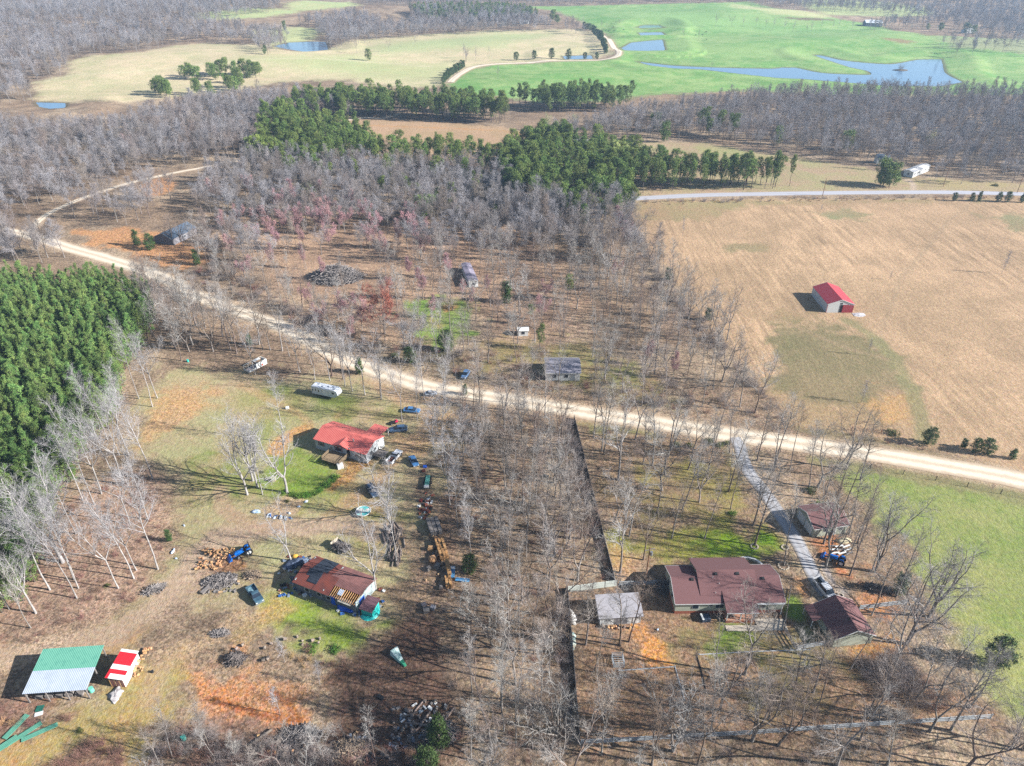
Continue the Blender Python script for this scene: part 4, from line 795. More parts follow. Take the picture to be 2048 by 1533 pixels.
for kind, L in KD.items():
    def size(t):
        x, y, s, v, n = t; px, py = x*CF, y*math.cos(CTH)+CH*math.sin(CTH); u = 1024+px/py; vv = 766.5+CF*(CH*math.cos(CTH)-y*math.sin(CTH))/py
        off = max(0, -u, u-2048) + max(0, vv-1600)*1.2
        return s/(math.hypot(y, CH)+abs(x)*.2)*(1 if off < 1 else .15 if off > 100 else .5)
    L.sort(key=size, reverse=True); cat, grp = META[kind]
    for x, y, s, v, n in L[:300]: place_tree({'plantation_pine': 'young_pine'}.get(kind, kind), v, n, x, y, s, KW[id(v)], cat, grp)
    rest = L[300:]
    if not rest: continue
    vars_ = []; 
    for x, y, s, v, n in rest:
        if (id(v), n) not in [a[0] for a in vars_]: vars_.append(((id(v), n), v[n]))
    idx = {a[0]: i for i, a in enumerate(vars_)}
    protos = []
    for _, pr in vars_: 
        got = []
        for m_ in pr:
            o = next((q for q in bpy.data.objects if q.data is m_), None)
            if o is None:
                o = bpy.data.objects.new("source", m_)      # not linked: only the node group reads it
            got.append(o)
        protos.append(got)
    gn_stuff({'bare_tree': 'distant_woods', 'pine_tree': 'distant_pine_woods', 'plantation_pine': 'plantation_woods'}[kind], [(x, y, s, idx[(id(v), n)]) for x, y, s, v, n in rest], protos)
    print(kind, len(L))
# red maples, cedars, saplings, shrubs
M1 = "red-budded maple"
for p, h in (((590,420),13),((650,405),12),((690,465),13),((730,450),12),((775,520),11),((660,500),12),((610,500),11),((540,480),11),((480,455),11),((445,470),10),((900,560),10),((820,450),11),((780,600),10),((640,655),10),((700,690),9),((500,395),12),((560,430),13),((600,455),12),((705,430),12),((740,500),12),((470,520),11),((500,560),10),((620,620),10),((640,440),13),((800,500),12),((845,520),12),((865,640),9),((940,620),9),((1090,600),9),((1240,470),12),((1262,480),11),((640,470),15),((655,450),14),((568,470),12),((528,460),12),((610,540),10),((836,490),14),((820,470),12),((850,600),13),((690,640),12),((655,470),13),((1250,500),12),((1345,760),9),((1290,730),9),((600,470),12),((510,490),10),((725,660),11),((560,500),10),((925,600),8),((1080,640),9),((975,590),8),((650,560),9),((545,540),10),((430,400),11),((255,300),10),((820,560),10),((750,470),11),((1230,560),10)):
    x, y = P(*p); place_tree("maple_tree", RED, rt.randrange(2), x, y, h/14, M1, "tree", "red-budded maples")
place = lambda nm, var, n, p, s, lab, cat="tree": tag(place_tree(nm, var, n, *P(*p), s, '', '', '', False), lab, cat)
place("maple_tree", RUST, 0, (770,668), 1.25, "round rust-orange budding tree above the road bend")
place("willow_tree", WILLOW, 0, (821,702), 1.25, "pale silvery round tree at the edge of the bright green clearing")
place("budding_tree", YEL, 0, (1095,265), 1.0, "pale yellow-green budding tree in the wood beside the tan clearing")
place("budding_tree", YEL, 0, (1150,262), .9, "smaller yellow-green budding tree behind the little white trailer")
place("budding_tree", YEL, 0, (1850,308), 1.0, "yellow-green budding tree in the wood behind the white mobile home")
for nm, p, s, v, lab in (("cedar_tree",(276,492),1.35,1,"left dark cedar of the pair on the orange clay"),("cedar_tree",(302,500),1.45,0,"right dark cedar of the pair on the orange clay"),("cedar_tree",(1012,606),1.7,1,"dark conical cedar beyond the bright green clearing"),("cedar_tree",(891,702),1.5,0,"brownish cedar on the edge of the bright green clearing"),
    ("cedar_tree",(820,724),1.0,2,"low bright cedar by the road beneath the silvery tree"),("cedar_tree",(720,747),1.1,1,"small cedar beside the gravel road past the travel trailer"),("cedar_tree",(1855,888),1.15,0,"round dark cedar alone on the field edge by the road"),("cedar_tree",(1948,905),.95,2,"left cedar of the touching pair on the field edge"),("cedar_tree",(1972,908),1.0,0,"right cedar of the touching pair on the field edge"),("cedar_tree",(2024,918),.65,1,"small cedar at the far right of the field edge"),("cedar_tree",(1926,895),.6,1,"small pale cedar beside the touching pair"),
    ("cedar_tree",(340,1082),.65,1,"small cedar by the edge of the dirt path in the left clearing"),("cedar_tree",(880,1490),1.4,1,"bright green pine sapling behind the log and tyre dump"),("cedar_tree",(858,1540),1.2,0,"bright green young pine at the bottom edge of the dump"),("cedar_tree",(1797,1185),1.1,1,"dark cedar leaning by the pasture above the rail fence"),("cedar_tree",(1990,1330),1.5,0,"dark pine in the pasture corner at the right edge"),("cedar_tree",(395,530),1.3,1,"olive cedar under the bare oak by the slate-roofed building"),("cedar_tree",(500,690),.8,1,"small cedar in the tree belt near the wrecked camper"),
    ("cedar_tree",(1335,560),1.0,1,"green cedar showing in the middle of the north woods"),("cedar_tree",(1415,640),.9,1,"green cedar near the field edge of the north woods"),("cedar_tree",(930,790),.7,1,"small cedar on the roadside near the parked jeep"),("cedar_tree",(940,1145),.9,2,"dark cedar beside the blue sheets and lumber")):
    place(nm, CED, v, p, s, lab)
# hedge of cedars along the farm road, row of young pines by the paved road
def row(nm, pl, sp_, var, n_, s0, s1, kw, cat, grp):
    pw = PP(pl)
    for (ax, ay), (bx, by) in zip(pw, pw[1:]):
        n = max(1, int(math.hypot(bx-ax, by-ay)/sp_))
        for i in range(n): t = (i+rt.uniform(.25, .75))/n; place_tree(nm, var, rt.randrange(n_), ax+(bx-ax)*t, ay+(by-ay)*t, rt.uniform(s0, s1), kw, cat, grp)
row("cedar_tree", [(885,170),(905,150),(930,134)], 6, CED, 3, 1.1, 1.6, "dark hedge cedar", "tree", "cedars along the farm road")
row("cedar_tree", [(1018,122),(1060,121),(1120,121),(1160,121),(1205,120)], 12, CED, 3, 1.2, 2.0, "dark roadside cedar", "tree", "cedars along the farm road")
row("cedar_tree", [(1212,112),(1206,95),(1196,76),(1184,64),(1165,58)], 9, CED, 3, 1.3, 2.0, "dark hillside cedar", "tree", "cedars along the farm road")
row("cedar_tree", [(1895,402),(1950,403),(2060,406)], 5.5, CED, 3, .8, 1.1, "young roadside pine", "tree", "young pines by the paved road")
row("bare_shrub", [(1270,404),(1400,398),(1600,397),(1880,397)], 11, [(SHR[2], SHR[1])], 1, .7, 1.2, "low roadside scrub bush", "bush", "scrub by the paved road") if False else None
def shrub(nm, me, part, p, s, lab=None, kw=None, grp=None):
    x, y = P(*p); o = empty(nm, (x, y, gz(x, y)-.03), rt.uniform(0, 6.28), s); c = link(part, me, o); 
    if lab: tag(o, lab, "bush")
    else: TODO.append((o, kw, "bush", grp, x, y))
for i, p in enumerate([(585,990),(600,993),(614,992),(628,988),(640,981),(652,972),(663,964),(672,955),(570,986)]): shrub("hedge_bush", BUSH[0], "foliage", p, rt.uniform(.9, 1.25), None, "bright green hedge bush", "bushes of the curved hedge")
for p, s in (((575,1003),.6),((525,945),.6),((1465,1028),1.0),((1355,890),1.0),((1420,885),1.3),((1440,892),1.2),((1455,888),1.1),((625,1300),1.2),((670,1300),1.1),((160,1462),.6),((215,1172),.6),((1785,868),1.6),((1620,983),1.4),((1640,1010),1.2),((1380,893),1.1),((1990,372),1.5),((1370,235),1.0),((830,725),1.2),((790,712),1.2)): shrub("green_bush", BUSH[0 if s > .9 and p[1] > 1000 else 1], "foliage", p, s, None, "low leafy bush", "leafy bushes")
for p, s, h in (((2003,548),1.1,8),((1722,806),.9,8),((1735,712),.7,6),((1365,472),1.0,6),((1780,560),.4,4),((1640,425),.5,4),((1212,1440),.8,8),((1390,1340),.7,8),((570,1325),.8,8),((640,1370),.8,8),((1510,915),.6,8),((690,1480),.7,8),((560,1430),.9,8),((1500,1260),.8,8)): x, y = P(*p); place_tree("sapling", SAP, rt.randrange(3), x, y, s, "thin bare sapling", "tree", "lone saplings")
# undergrowth: russet brush, grey scrub, dry grass clumps
ug = []
def brush(px, sp, seed, s0, s1, vs_, keep=1.0):
    for x, y in scatter(px, sp, seed, keep=keep): ug.append((x, y, rt.uniform(s0, s1), rt.choice(vs_)))
brush([(-100,1000),(60,1090),(200,960),(330,950),(345,1080),(280,1200),(150,1280),(-100,1310)], 2.6, 60, .4, 1.0, (0, 1), .55)
brush([(0,1400),(80,1420),(140,1440),(-100,1480),(-100,1390)], 1.3, 61, .7, 1.2, (0, 1, 3))
brush([(80,1533),(200,1470),(260,1500),(250,1700),(0,1700)], 1.5, 62, .6, 1.2, (0, 1), .8)
brush([(330,1440),(480,1480),(700,1500),(700,1750),(250,1750),(300,1533)], 1.7, 63, .6, 1.3, (0, 2, 2))
brush([(1160,1490),(2000,1440),(2100,1500),(2100,1850),(1160,1850)], 3.4, 64, .3, .9, (0, 2), .35)
brush([(1690,1310),(1800,1300),(1900,1400),(1880,1430),(1760,1400)], 1.8, 65, .7, 1.4, (2, 2, 0))
brush([(880,840),(1135,860),(1205,1130),(1115,1190),(1140,1533),(1150,1700),(880,1700),(880,1200)], 3.0, 66, .3, .9, (0, 2), .5)
brush([(700,1480),(880,1490),(880,1700),(700,1700)], 1.6, 67, .5, 1.0, (0, 2))
brush([(560,1290),(700,1320),(690,1350),(600,1340)], 1.8, 68, .5, 1.1, (0, 1, 3), .7)
brush([(380,560),(480,620),(620,690),(730,730),(760,700),(640,640),(500,560),(430,520)], 3.2, 69, .6, 1.3, (0, 2), .7)
brush([(740,760),(900,800),(1100,840),(1480,890),(1400,900),(1150,860),(900,820)], 2.6, 70, .5, 1.1, (2, 0), .3)
brush([(760,700),(880,740),(1000,770),(1200,800),(1560,845),(1560,820),(1200,740),(960,700),(850,690)], 2.8, 71, .6, 1.3, (2, 0), .5)
brush([(1250,420),(1330,560),(1420,660),(1550,810),(1530,810),(1380,660),(1280,560)], 2.6, 72, .6, 1.3, (2,), .7)
brush([(1260,403),(1500,398),(2060,394),(2060,400),(1500,405),(1270,412)], 2.6, 73, .5, 1.0, (2, 3, 0), .5)
brush([(1560,850),(1700,864),(2048,945),(2048,958),(1700,874)], 2.2, 74, .4, .9, (3, 0), .6)
for pl in ([(1146,845),(1175,960),(1202,1070),(1225,1160)], [(1131,1190),(1141,1300),(1155,1480)]):
    pw = PP(pl)
    for (ax, ay), (bx, by) in zip(pw, pw[1:]):
        for i in range(int(math.hypot(bx-ax, by-ay)/1.1)): t = rt.random(); ug.append((ax+(bx-ax)*t-rt.uniform(.4, 2.4), ay+(by-ay)*t, rt.uniform(.5, 1.0), rt.choice((0, 2, 2))))
for m_ in SHR: bpy.data.objects.new("source", m_)
gn_stuff("undergrowth", ug, [[next(q for q in bpy.data.objects if q.data is m_)] for m_ in SHR])
print("brush", len(ug))
# ================================================================== buildings
W_SAGE = mat("sage_siding", C(196,200,180), C(186,190,170), stripe=('Z', .2, .10), rough=.7); W_BLUEG = mat("pale_siding", C(206,210,212), C(194,198,202), stripe=('Z', .2, .08), rough=.7)
W_WHITE = mat("white_metal", C(236,236,234), C(222,222,218), rough=.5, stripe=('X', .3, .08)); W_WHITEP = mat("white_paint", C(238,238,236), C(224,224,220), rough=.5); W_TRIM = mat("white_trim", C(235,235,232), rough=.6)
R_BROWN = mat("brown_shingle", C(134,94,92), C(110,78,78), scale=9, bump=.5, bscale=6, rough=.95, detail=8); R_GREY = mat("grey_shingle", C(184,180,184), C(160,156,160), scale=8, bump=.4, bscale=6, rough=.95)
R_RED = mat("red_ribbed_metal", C(238,128,116), C(228,114,104), stripe=('X', .45, .18), rough=.45, scale=.5); R_REDY = mat("red_barn_metal", C(206,72,80), C(192,66,74), stripe=('Y', .45, .14), rough=.5, scale=.5)
R_RUST = mat("rusted_metal", C(140,72,58), C(112,64,58), stripe=('X', .3, .22), rough=.9, scale=.7); R_RUSTP = mat("pinkish_rusted_metal", C(150,102,96), C(122,84,80), stripe=('X', .3, .18), rough=.9, scale=.9)
R_TAR = mat("black_tar_sheet", C(62,70,84), C(42,48,58), stripe=('Y', .5, .3), rough=.6, scale=1.5); R_GREEN = mat("green_ribbed_metal", C(118,186,160), C(98,168,146), stripe=('X', .32, .14), rough=.5, scale=1.2, thr=(.5,.7)); R_ZINC = mat("bare_ribbed_metal", C(206,214,228), C(190,200,214), stripe=('X', .32, .16), rough=.35, scale=.8)
R_SLATE = mat("slate_blue_roof", C(96,112,130), C(80,94,112), rough=.8, stripe=('Y', .4, .12)); R_LILAC = mat("lilac_grey_roof", C(160,156,166), C(140,136,146), rough=.8, stripe=('X', .4, .1)); R_PALE = mat("pale_roof", C(206,204,204), C(190,188,188), rough=.8)
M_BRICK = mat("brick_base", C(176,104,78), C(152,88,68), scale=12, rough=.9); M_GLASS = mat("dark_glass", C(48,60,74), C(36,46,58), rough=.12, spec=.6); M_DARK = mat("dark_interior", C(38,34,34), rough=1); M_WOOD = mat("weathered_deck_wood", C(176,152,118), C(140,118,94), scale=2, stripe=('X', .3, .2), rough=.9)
M_WOODG = mat("grey_weathered_wood", C(150,142,136), C(112,104,100), scale=2, rough=.9); M_WOODY = mat("fresh_cut_lumber", C(226,178,120), C(190,136,86), scale=1.5, stripe=('X', .25, .3), rough=.85); M_RAIL = mat("whitewashed_rail", C(196,200,202), C(160,166,170), scale=1.5, rough=.8)
M_FENCE = mat("dark_fence_boards", C(140,132,126), C(104,98,94), scale=1.2, stripe=('X', .3, .25), rough=.9); M_CONC = mat("concrete", C(226,210,188), C(208,192,172), scale=.8, rough=.9); M_MAROON = mat("maroon_trim", C(120,44,54), rough=.6); M_DOORR = mat("brick_red_panel", C(184,70,78), C(160,60,66), stripe=('X', .3, .12), rough=.6)
M_TEAL = mat("teal_wrap", C(60,208,196), C(34,176,172), scale=1.2, bump=.8, bscale=3, rough=.35); M_BLUE = mat("blue_tarp", C(30,110,220), C(18,80,190), scale=1.4, bump=1.0, bscale=3, rough=.35); M_BLUEM = mat("blue_sheet", C(70,140,196), C(110,170,210), scale=1.2, rough=.45); M_BLK = mat("black_rubber", C(44,44,46), rough=.8)
M_CHROME = mat("steel", C(190,192,196), rough=.35, metal=.6); M_LENS = mat("lamp_lens", C(235,235,230), rough=.15); M_RUSTY = mat("rust_brown", C(150,82,60), C(110,62,50), scale=2, rough=.9)
def window(root, face, u, z, w, h, ext, fm=None, gm=None, name="window"):
    x0, x1, y0, y1 = ext; t, g = .06, .08
    f = MB(); q = MB(); a, b = u-w/2, u+w/2
    def bx(m, p0, p1, z0, z1, d, o=0):
        if face == 'S': m.box(p0, p1, y0-d, y0+.02, z0, z1)
        elif face == 'N': m.box(p0, p1, y1-.02, y1+d, z0, z1)
        elif face == 'W': m.box(x0-d, x0+.02, p0, p1, z0, z1)
        else: m.box(x1-.02, x1+d, p0, p1, z0, z1)
    bx(f, a-.1, b+.1, z-.1, z+h+.1, t); bx(q, a, b, z, z+h, g)
    fr = f.build(name, fm or W_TRIM, root); q.build("pane", gm or M_GLASS, fr); return fr
def door(root, face, u, w, h, ext, m, z=0): 
    f = window(root, face, u, z+.1, w, h-.1, ext, None, m, "door"); return f
def gable(root, x0, x1, y0, y1, hw, hr, wm_, rm, axis='x', ov=.35, ove=.3, t=.13, rmid=None, trim=W_TRIM, name="roof", wall=True):
    if axis == 'x':
        m = (y0+y1)/2 if rmid is None else rmid
        if wall:
            b = MB(); L = [(x0,y0,0),(x0,y1,0),(x0,y1,hw),(x0,m,hr),(x0,y0,hw)]; R = [(x1,)+p[1:] for p in L]; b.loft([L, R]); b.build("wall", wm_, root)
        sl = (hr-hw)/(m-y0); sr = (hr-hw)/(y1-m); A = y0-ov; B = y1+ov; za = hw-sl*ov+t; zb = hw-sr*ov+t; hr2 = hr+t
        r = MB(); r.slab((x0-ove,A,za),(x1+ove,A,za),(x1+ove,m,hr2),(x0-ove,m,hr2), t); r.slab((x0-ove,m,hr2),(x1+ove,m,hr2),(x1+ove,B,zb),(x0-ove,B,zb), t)
        o = r.build(name, rm, root)
        if trim:
            e = MB(); e.box(x0-ove, x1+ove, A-.05, A-.003, za-.2, za-.01); e.box(x0-ove, x1+ove, B+.003, B+.05, zb-.2, zb-.01); e.build("eave_trim", trim, root)
            for xe in (x0-ove-.05, x1+ove+.003):
                g = MB(); g.hexa([(xe,A,za-.2),(xe+.047,A,za-.2),(xe+.047,m,hr2-.2),(xe,m,hr2-.2),(xe,A,za+.01),(xe+.047,A,za+.01),(xe+.047,m,hr2+.01),(xe,m,hr2+.01)]); g.hexa([(xe,m,hr2-.2),(xe+.047,m,hr2-.2),(xe+.047,B,zb-.2),(xe,B,zb-.2),(xe,m,hr2+.01),(xe+.047,m,hr2+.01),(xe+.047,B,zb+.01),(xe,B,zb+.01)]); g.build("rake_trim", trim, root)
        return o
    # axis y: build rotated by swapping
    m = (x0+x1)/2 if rmid is None else rmid
    if wall:
        b = MB(); L = [(x0,y0,0),(x0,y0,hw),(m,y0,hr),(x1,y0,hw),(x1,y0,0)]; R = [(p[0],y1,p[2]) for p in L]; b.loft([L, R]); b.build("wall", wm_, root)
    sl = (hr-hw)/(m-x0); sr = (hr-hw)/(x1-m); A = x0-ov; B = x1+ov; za = hw-sl*ov+t; zb = hw-sr*ov+t; hr2 = hr+t
    r = MB(); r.slab((A,y1+ove,za),(A,y0-ove,za),(m,y0-ove,hr2),(m,y1+ove,hr2), t); r.slab((m,y1+ove,hr2),(m,y0-ove,hr2),(B,y0-ove,zb),(B,y1+ove,zb), t)
    o = r.build(name, rm, root)
    if trim:
        for ye in (y0-ove-.05, y1+ove+.003):
            g = MB(); g.hexa([(A,ye,za-.2),(m,ye,hr2-.2),(m,ye+.047,hr2-.2),(A,ye+.047,za-.2),(A,ye,za+.01),(m,ye,hr2+.01),(m,ye+.047,hr2+.01),(A,ye+.047,za+.01)]); g.hexa([(m,ye,hr2-.2),(B,ye,zb-.2),(B,ye+.047,zb-.2),(m,ye+.047,hr2-.2),(m,ye,hr2+.01),(B,ye,zb+.01),(B,ye+.047,zb+.01),(m,ye+.047,hr2+.01)]); g.build("rake_trim", trim, root)
    return o
def B(name, x, y, rz, label, cat, z=0.0): return tag(empty(name, (x, y, z), math.radians(rz)), label, cat)
# ---- long brown-roofed house
h = B("brown_roof_house", 32.4, 94.8, 1.0, "long sage-sided house with brown shingle roof, brick base and projecting back porch", "house")
b = MB(); b.box(-.02, 21.42, -.02, 9.42, 0, .75); b.build("foundation", M_BRICK, h)
b = MB(); L_ = [(0,0,.75),(0,9.4,.75),(0,9.4,3.2),(0,5.0,5.0),(0,0,3.2)]; b.loft([L_, [(21.4,)+p[1:] for p in L_]]); b.build("wall", W_SAGE, h)
gable(h, 0, 21.4, 0, 9.4, 3.2, 5.0, None, R_BROWN, rmid=5.0, wall=False)
b = MB(); L_ = [(5.3,9.42,.0),(5.3,11.2,.0),(5.3,11.2,3.35),(5.3,5.9,5.6),(5.3,5.0,5.1)]; b.loft([L_, [(16.5,)+p[1:] for p in L_]]); b.build("wall", W_SAGE, h)
b = MB(); b.slab((5.0,1.2,3.82),(16.8,1.2,3.82),(16.8,6.0,5.86),(5.0,6.0,5.86), .12); b.slab((5.0,6.0,5.86),(16.8,6.0,5.86),(16.8,11.6,3.42),(5.0,11.6,3.42), .14); b.build("roof", R_BROWN, h)
b = MB(); b.slab((9.4,-2.55,2.98),(15.7,-2.55,2.98),(15.7,2.0,4.2),(9.4,2.0,4.2), .14); b.build("porch_roof", R_BROWN, h)
b = MB(); b.box(9.4, 15.7, -2.62, -2.553, 2.8, 2.99); b.build("eave_trim", W_TRIM, h)
b = MB(); b.box(9.6, 15.2, -2.4, -.03, 0, .68); b.build("porch_base", M_BRICK, h)
b = MB(); b.box(9.55, 15.25, -2.45, -.03, .684, .74); b.build("porch_floor", mat("brick_paver_floor", C(206,150,120), C(190,136,108), scale=4), h)
for x in (9.7, 12.4, 15.1): MB().box(x-.09, x+.09, -2.4, -2.22, .74, 2.86).build("porch_post", W_TRIM, h)
for u, z, w, hh in ((4.0,1.5,1.2,1.3),(7.0,2.2,.7,.55),(2.0,2.3,.01,.01),(8.35,1.6,.75,1.3),(9.25,1.6,.01,.01)):
    if w > .1: window(h, 'S', u, z, w, hh, (0,21.4,0,9.4))
window(h, 'S', 9.2, 1.6, .75, 1.3, (0,21.4,0,9.4)); window(h, 'S', 17.2, 1.5, 1.2, 1.2, (0,21.4,0,9.4)); door(h, 'S', 13.4, 1.0, 2.1, (0,21.4,0,9.4), M_GLASS, .75); window(h, 'S', 11.2, 1.5, 1.3, 1.2, (0,21.4,0,9.4))
window(h, 'W', 3.0, 1.5, 1.1, 1.2, (0,21.4,0,9.4)); window(h, 'W', 6.4, 1.5, 1.1, 1.2, (0,21.4,0,9.4)); window(h, 'E', 4.0, 1.5, 1.4, 1.2, (0,21.4,0,9.4))
for x in (9.1, 11.2): MB().tube((x, 3.3, 4.2), (x, 3.3, 5.0), .07).build("vent_pipe", W_TRIM, h) if x < 10 else None
MB().tube((8.0, 4.4, 5.2), (8.0, 4.4, 5.75), .06).build("vent_pipe", W_TRIM, h); MB().tube((8.1, 1.6, 3.7), (8.1, 1.6, 4.3), .06).build("vent_pipe", W_TRIM, h)
for x, y, z in ((3.9,4.4,4.93),(8.8,5.2,5.55),(13.2,5.2,5.55),(18.2,4.4,4.93)): b = MB(); b.hexa([(x-.35,y-.32,z-.08),(x+.35,y-.32,z-.08),(x+.35,y+.25,z+.15),(x-.35,y+.25,z+.15),(x-.28,y-.30,z+.16),(x+.28,y-.30,z+.16),(x+.28,y+.2,z+.26),(x-.28,y+.2,z+.26)]); b.build("roof_vent", M_BLK, h)
MB().tube((5.6, 11.3, 0), (5.6, 11.3, 3.9), .05).build("antenna_mast", W_TRIM, h); MB().box(21.0, 21.15, -.6, -.45, 0, 3.05).build("carport_post", W_TRIM, h)
MB().box(16.0, 21.4, -.62, -.5, 3.0, 3.12).build("carport_beam", W_TRIM, h)
b = MB(); b.box(0, 6.2, 0, 1.3, 0, .12); b.box(6.204, 12, .15, 2.9, 0, .12); o = b.build("patio_slab", M_CONC); o.location = (41.8, 90.6, 0); tag(o, "cream concrete patio slab along the back porch of the long house", "patio")
o = MB().loft([[(r_*math.cos(math.radians(a)), r_*math.sin(math.radians(a)), z) for a in range(15, 150, 9)] + [(r2*math.cos(math.radians(a)), r2*math.sin(math.radians(a)), z) for a in range(141, 6, -9)] for z, r_, r2 in ((0, 3.4, 3.0), (.55, 3.4, 3.0))]).build("curved_ramp", W_WHITEP); o.location = (50.6, 106.3, 0); tag(o, "white curved ramp wall behind the long brown-roofed house", "ramp")
o = blob(.85, .8, 0, 1).build("x", None) if False else None
e = B("hot_tub", 38.2, 93.4, 8, "dark box tub with white lid edge against the brick base of the long house", "hot tub"); MB().box(-.9, .9, -.75, .75, 0, .85).build("shell", mat("dark_slate_shell", C(78,92,112), C(60,72,90)), e, bevel=.08); MB().box(-.9, -.5, -.78, .78, .86, .98).build("lid", W_WHITEP, e, bevel=.04)
# ---- grey-roofed workshop
g = B("workshop", 17.2, 92.0, 4.0, "low white workshop with pale grey shingle roof left of the long house", "workshop")
b = MB(); L_ = [(0,0,0),(0,4.4,0),(0,4.4,3.1),(0,0,2.3)]; b.loft([L_, [(8.1,)+p[1:] for p in L_]]); b.build("wall", W_WHITE, g)
b = MB(); b.slab((-.35,-.4,2.36),(8.5,-.4,2.36),(8.5,4.8,3.32),(-.35,4.8,3.32), .14); b.build("roof", R_GREY, g); door(g, 'S', 4.3, 2.3, 2.0, (0,8.1,0,4.4), mat("grey_door", C(120,116,118))); window(g, 'S', 1.6, 1.1, .9, .7, (0,8.1,0,4.4)); door(g, 'S', 7.0, .9, 1.9, (0,8.1,0,4.4), W_WHITEP)  # wide front door in one plain mid grey
# ---- upper garage
g = B("garage", 67.4, 116.0, 9, "sage garage with brown shingle roof beside the gravel driveway, upper of the two", "garage"); gable(g, 0, 8.1, 0, 7.2, 2.7, 4.2, W_SAGE, R_BROWN)
door(g, 'W', 2.0, 2.7, 2.2, (0,8.1,0,7.2), W_WHITEP); door(g, 'W', 5.2, 2.7, 2.2, (0,8.1,0,7.2), W_WHITEP); window(g, 'S', 2.9, 1.3, .7, .7, (0,8.1,0,7.2)); window(g, 'S', 6.6, 1.3, .9, .8, (0,8.1,0,7.2)); door(g, 'S', 5.0, .9, 2.0, (0,8.1,0,7.2), W_WHITEP)
# ---- lower garage
g = B("garage", 60.9, 86.9, 7, "sage garage with reddish brown roof and gable end by the lower rail fence", "garage"); gable(g, 0, 7.7, 0, 8.0, 2.6, 4.5, W_SAGE, R_BROWN, 'y')
b = MB(); b.slab((-2.1,8.3,2.25),(-2.1,4.6,2.25),(-.36,4.6,2.62),(-.36,8.3,2.62), .12); b.build("porch_roof", R_BROWN, g)
for y in (4.8, 8.1): MB().box(-2.0, -1.86, y-.07, y+.07, 0, 2.15).build("porch_post", W_TRIM, g)
window(g, 'W', 2.5, 1.2, .9, .9, (0,7.7,0,8)); window(g, 'S', 5.4, .2, .01, .01, (0,7.7,0,8)) if False else None
b = MB(); b.box(3.35, 3.6, 2.3, 2.55, 4.4, 4.8); b.build("roof_vent", M_BLK, g)
e = tag(empty("ladder", (66.0, 93.9, 0), .3), "pale ladder-like frame leaning near the far side of the lower garage roof", "ladder") if False else None
# ---- barn
g = B("barn", 112.0, 227.3, 0, "white metal barn with red roof alone in the tan field", "barn"); gable(g, 0, 9.4, 0, 14.6, 3.3, 5.0, W_WHITE, R_REDY, 'y', ov=.15, ove=.15)
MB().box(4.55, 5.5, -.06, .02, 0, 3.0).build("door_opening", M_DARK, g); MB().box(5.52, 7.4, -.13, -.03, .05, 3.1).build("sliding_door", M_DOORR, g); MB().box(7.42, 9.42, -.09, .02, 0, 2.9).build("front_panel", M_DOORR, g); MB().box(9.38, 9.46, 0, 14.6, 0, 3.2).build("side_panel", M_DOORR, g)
MB().box(-.05, .12, -.06, .06, 0, 3.3).build("corner_trim", M_DOORR, g); window(g, 'S', 4.95, 3.3, .8, .5, (0,9.4,0,14.6), W_TRIM, M_DARK)
o = blob(2.4, 1.5, .35, 4).build("gravel_heap", mat("white_gravel", C(214,208,208), C(190,184,186), scale=3)); o.location = (123.2, 225.6, 0); tag(o, "small pale gravel heap at the right front corner of the barn", "gravel heap")
# ---- red-roofed house
h = B("red_roof_house", -51.6, 148.6, -24.0, "white house with coral red metal roof, front gable and two wooden decks", "house"); L0 = 15.9
gable(h, 0, L0, 0, 8.2, 3.1, 4.55, W_BLUEG, R_RED, trim=None, ov=.3, ove=.25)
b = MB(); b.box(10.4, 14.6, 8.22, 12.6, 2.85, 2.86) if False else b.loft([[(10.5,8.25,2.95),(14.8,8.25,2.95),(14.8,12.4,2.75),(10.5,12.4,2.75)], [(10.5,8.25,3.07),(14.8,8.25,3.07),(14.8,12.4,2.87),(10.5,12.4,2.87)]]); b.build("carport_roof", R_RED, h)
for x, y in ((10.7,12.2),(14.6,12.2),(14.6,9.0)): MB().box(x-.07, x+.07, y-.07, y+.07, 0, 2.78).build("carport_post", W_TRIM, h)
b = MB(); ax, bx_, tip = 6.0, 10.6, 8.3; b.hexa([(ax,-.45,3.05),(tip,-.45,3.95),(tip,2.9,4.22),(ax+.3,1.0,3.3),(ax,-.45,3.2),(tip,-.45,4.1),(tip,2.9,4.36),(ax+.3,1.0,3.5)]); b.hexa([(tip,-.45,3.95),(bx_,-.45,3.05),(bx_-.3,1.0,3.3),(tip,2.9,4.22),(tip,-.45,4.1),(bx_,-.45,3.2),(bx_-.3,1.0,3.5),(tip,2.9,4.36)]); b.build("gable_roof", R_RED, h)
b = MB(); b.loft([[(6.3,-.02,3.0),(10.3,-.02,3.0),(8.3,-.02,3.9)], [(6.3,.3,3.0),(10.3,.3,3.0),(8.3,.3,3.9)]]); b.build("gable_end", W_BLUEG, h)
ex = (0, L0, 0, 8.2)
for u, w in ((2.0,1.0),(6.9,.55),(7.8,.8),(13.4,1.0)):
    f = window(h, 'S', u, 1.5, w, 1.1, ex); 
    for s in (-1, 1): MB().box(u+s*(w/2+.27)-.15, u+s*(w/2+.27)+.15, -.07, .01, 1.4, 2.7).build("shutter", M_MAROON, h)
door(h, 'S', 10.5, .95, 2.6, ex, M_DARK, .7); door(h, 'E', 5.8, .9, 2.6, ex, W_WHITEP, .6); window(h, 'E', 2.2, 1.5, .9, 1.0, ex); window(h, 'E', 4.0, 1.7, .6, .7, ex)
MB().tube((10.9, 2.1, 3.8), (10.9, 2.1, 4.9), .16).build("chimney", M_CHROME, h)
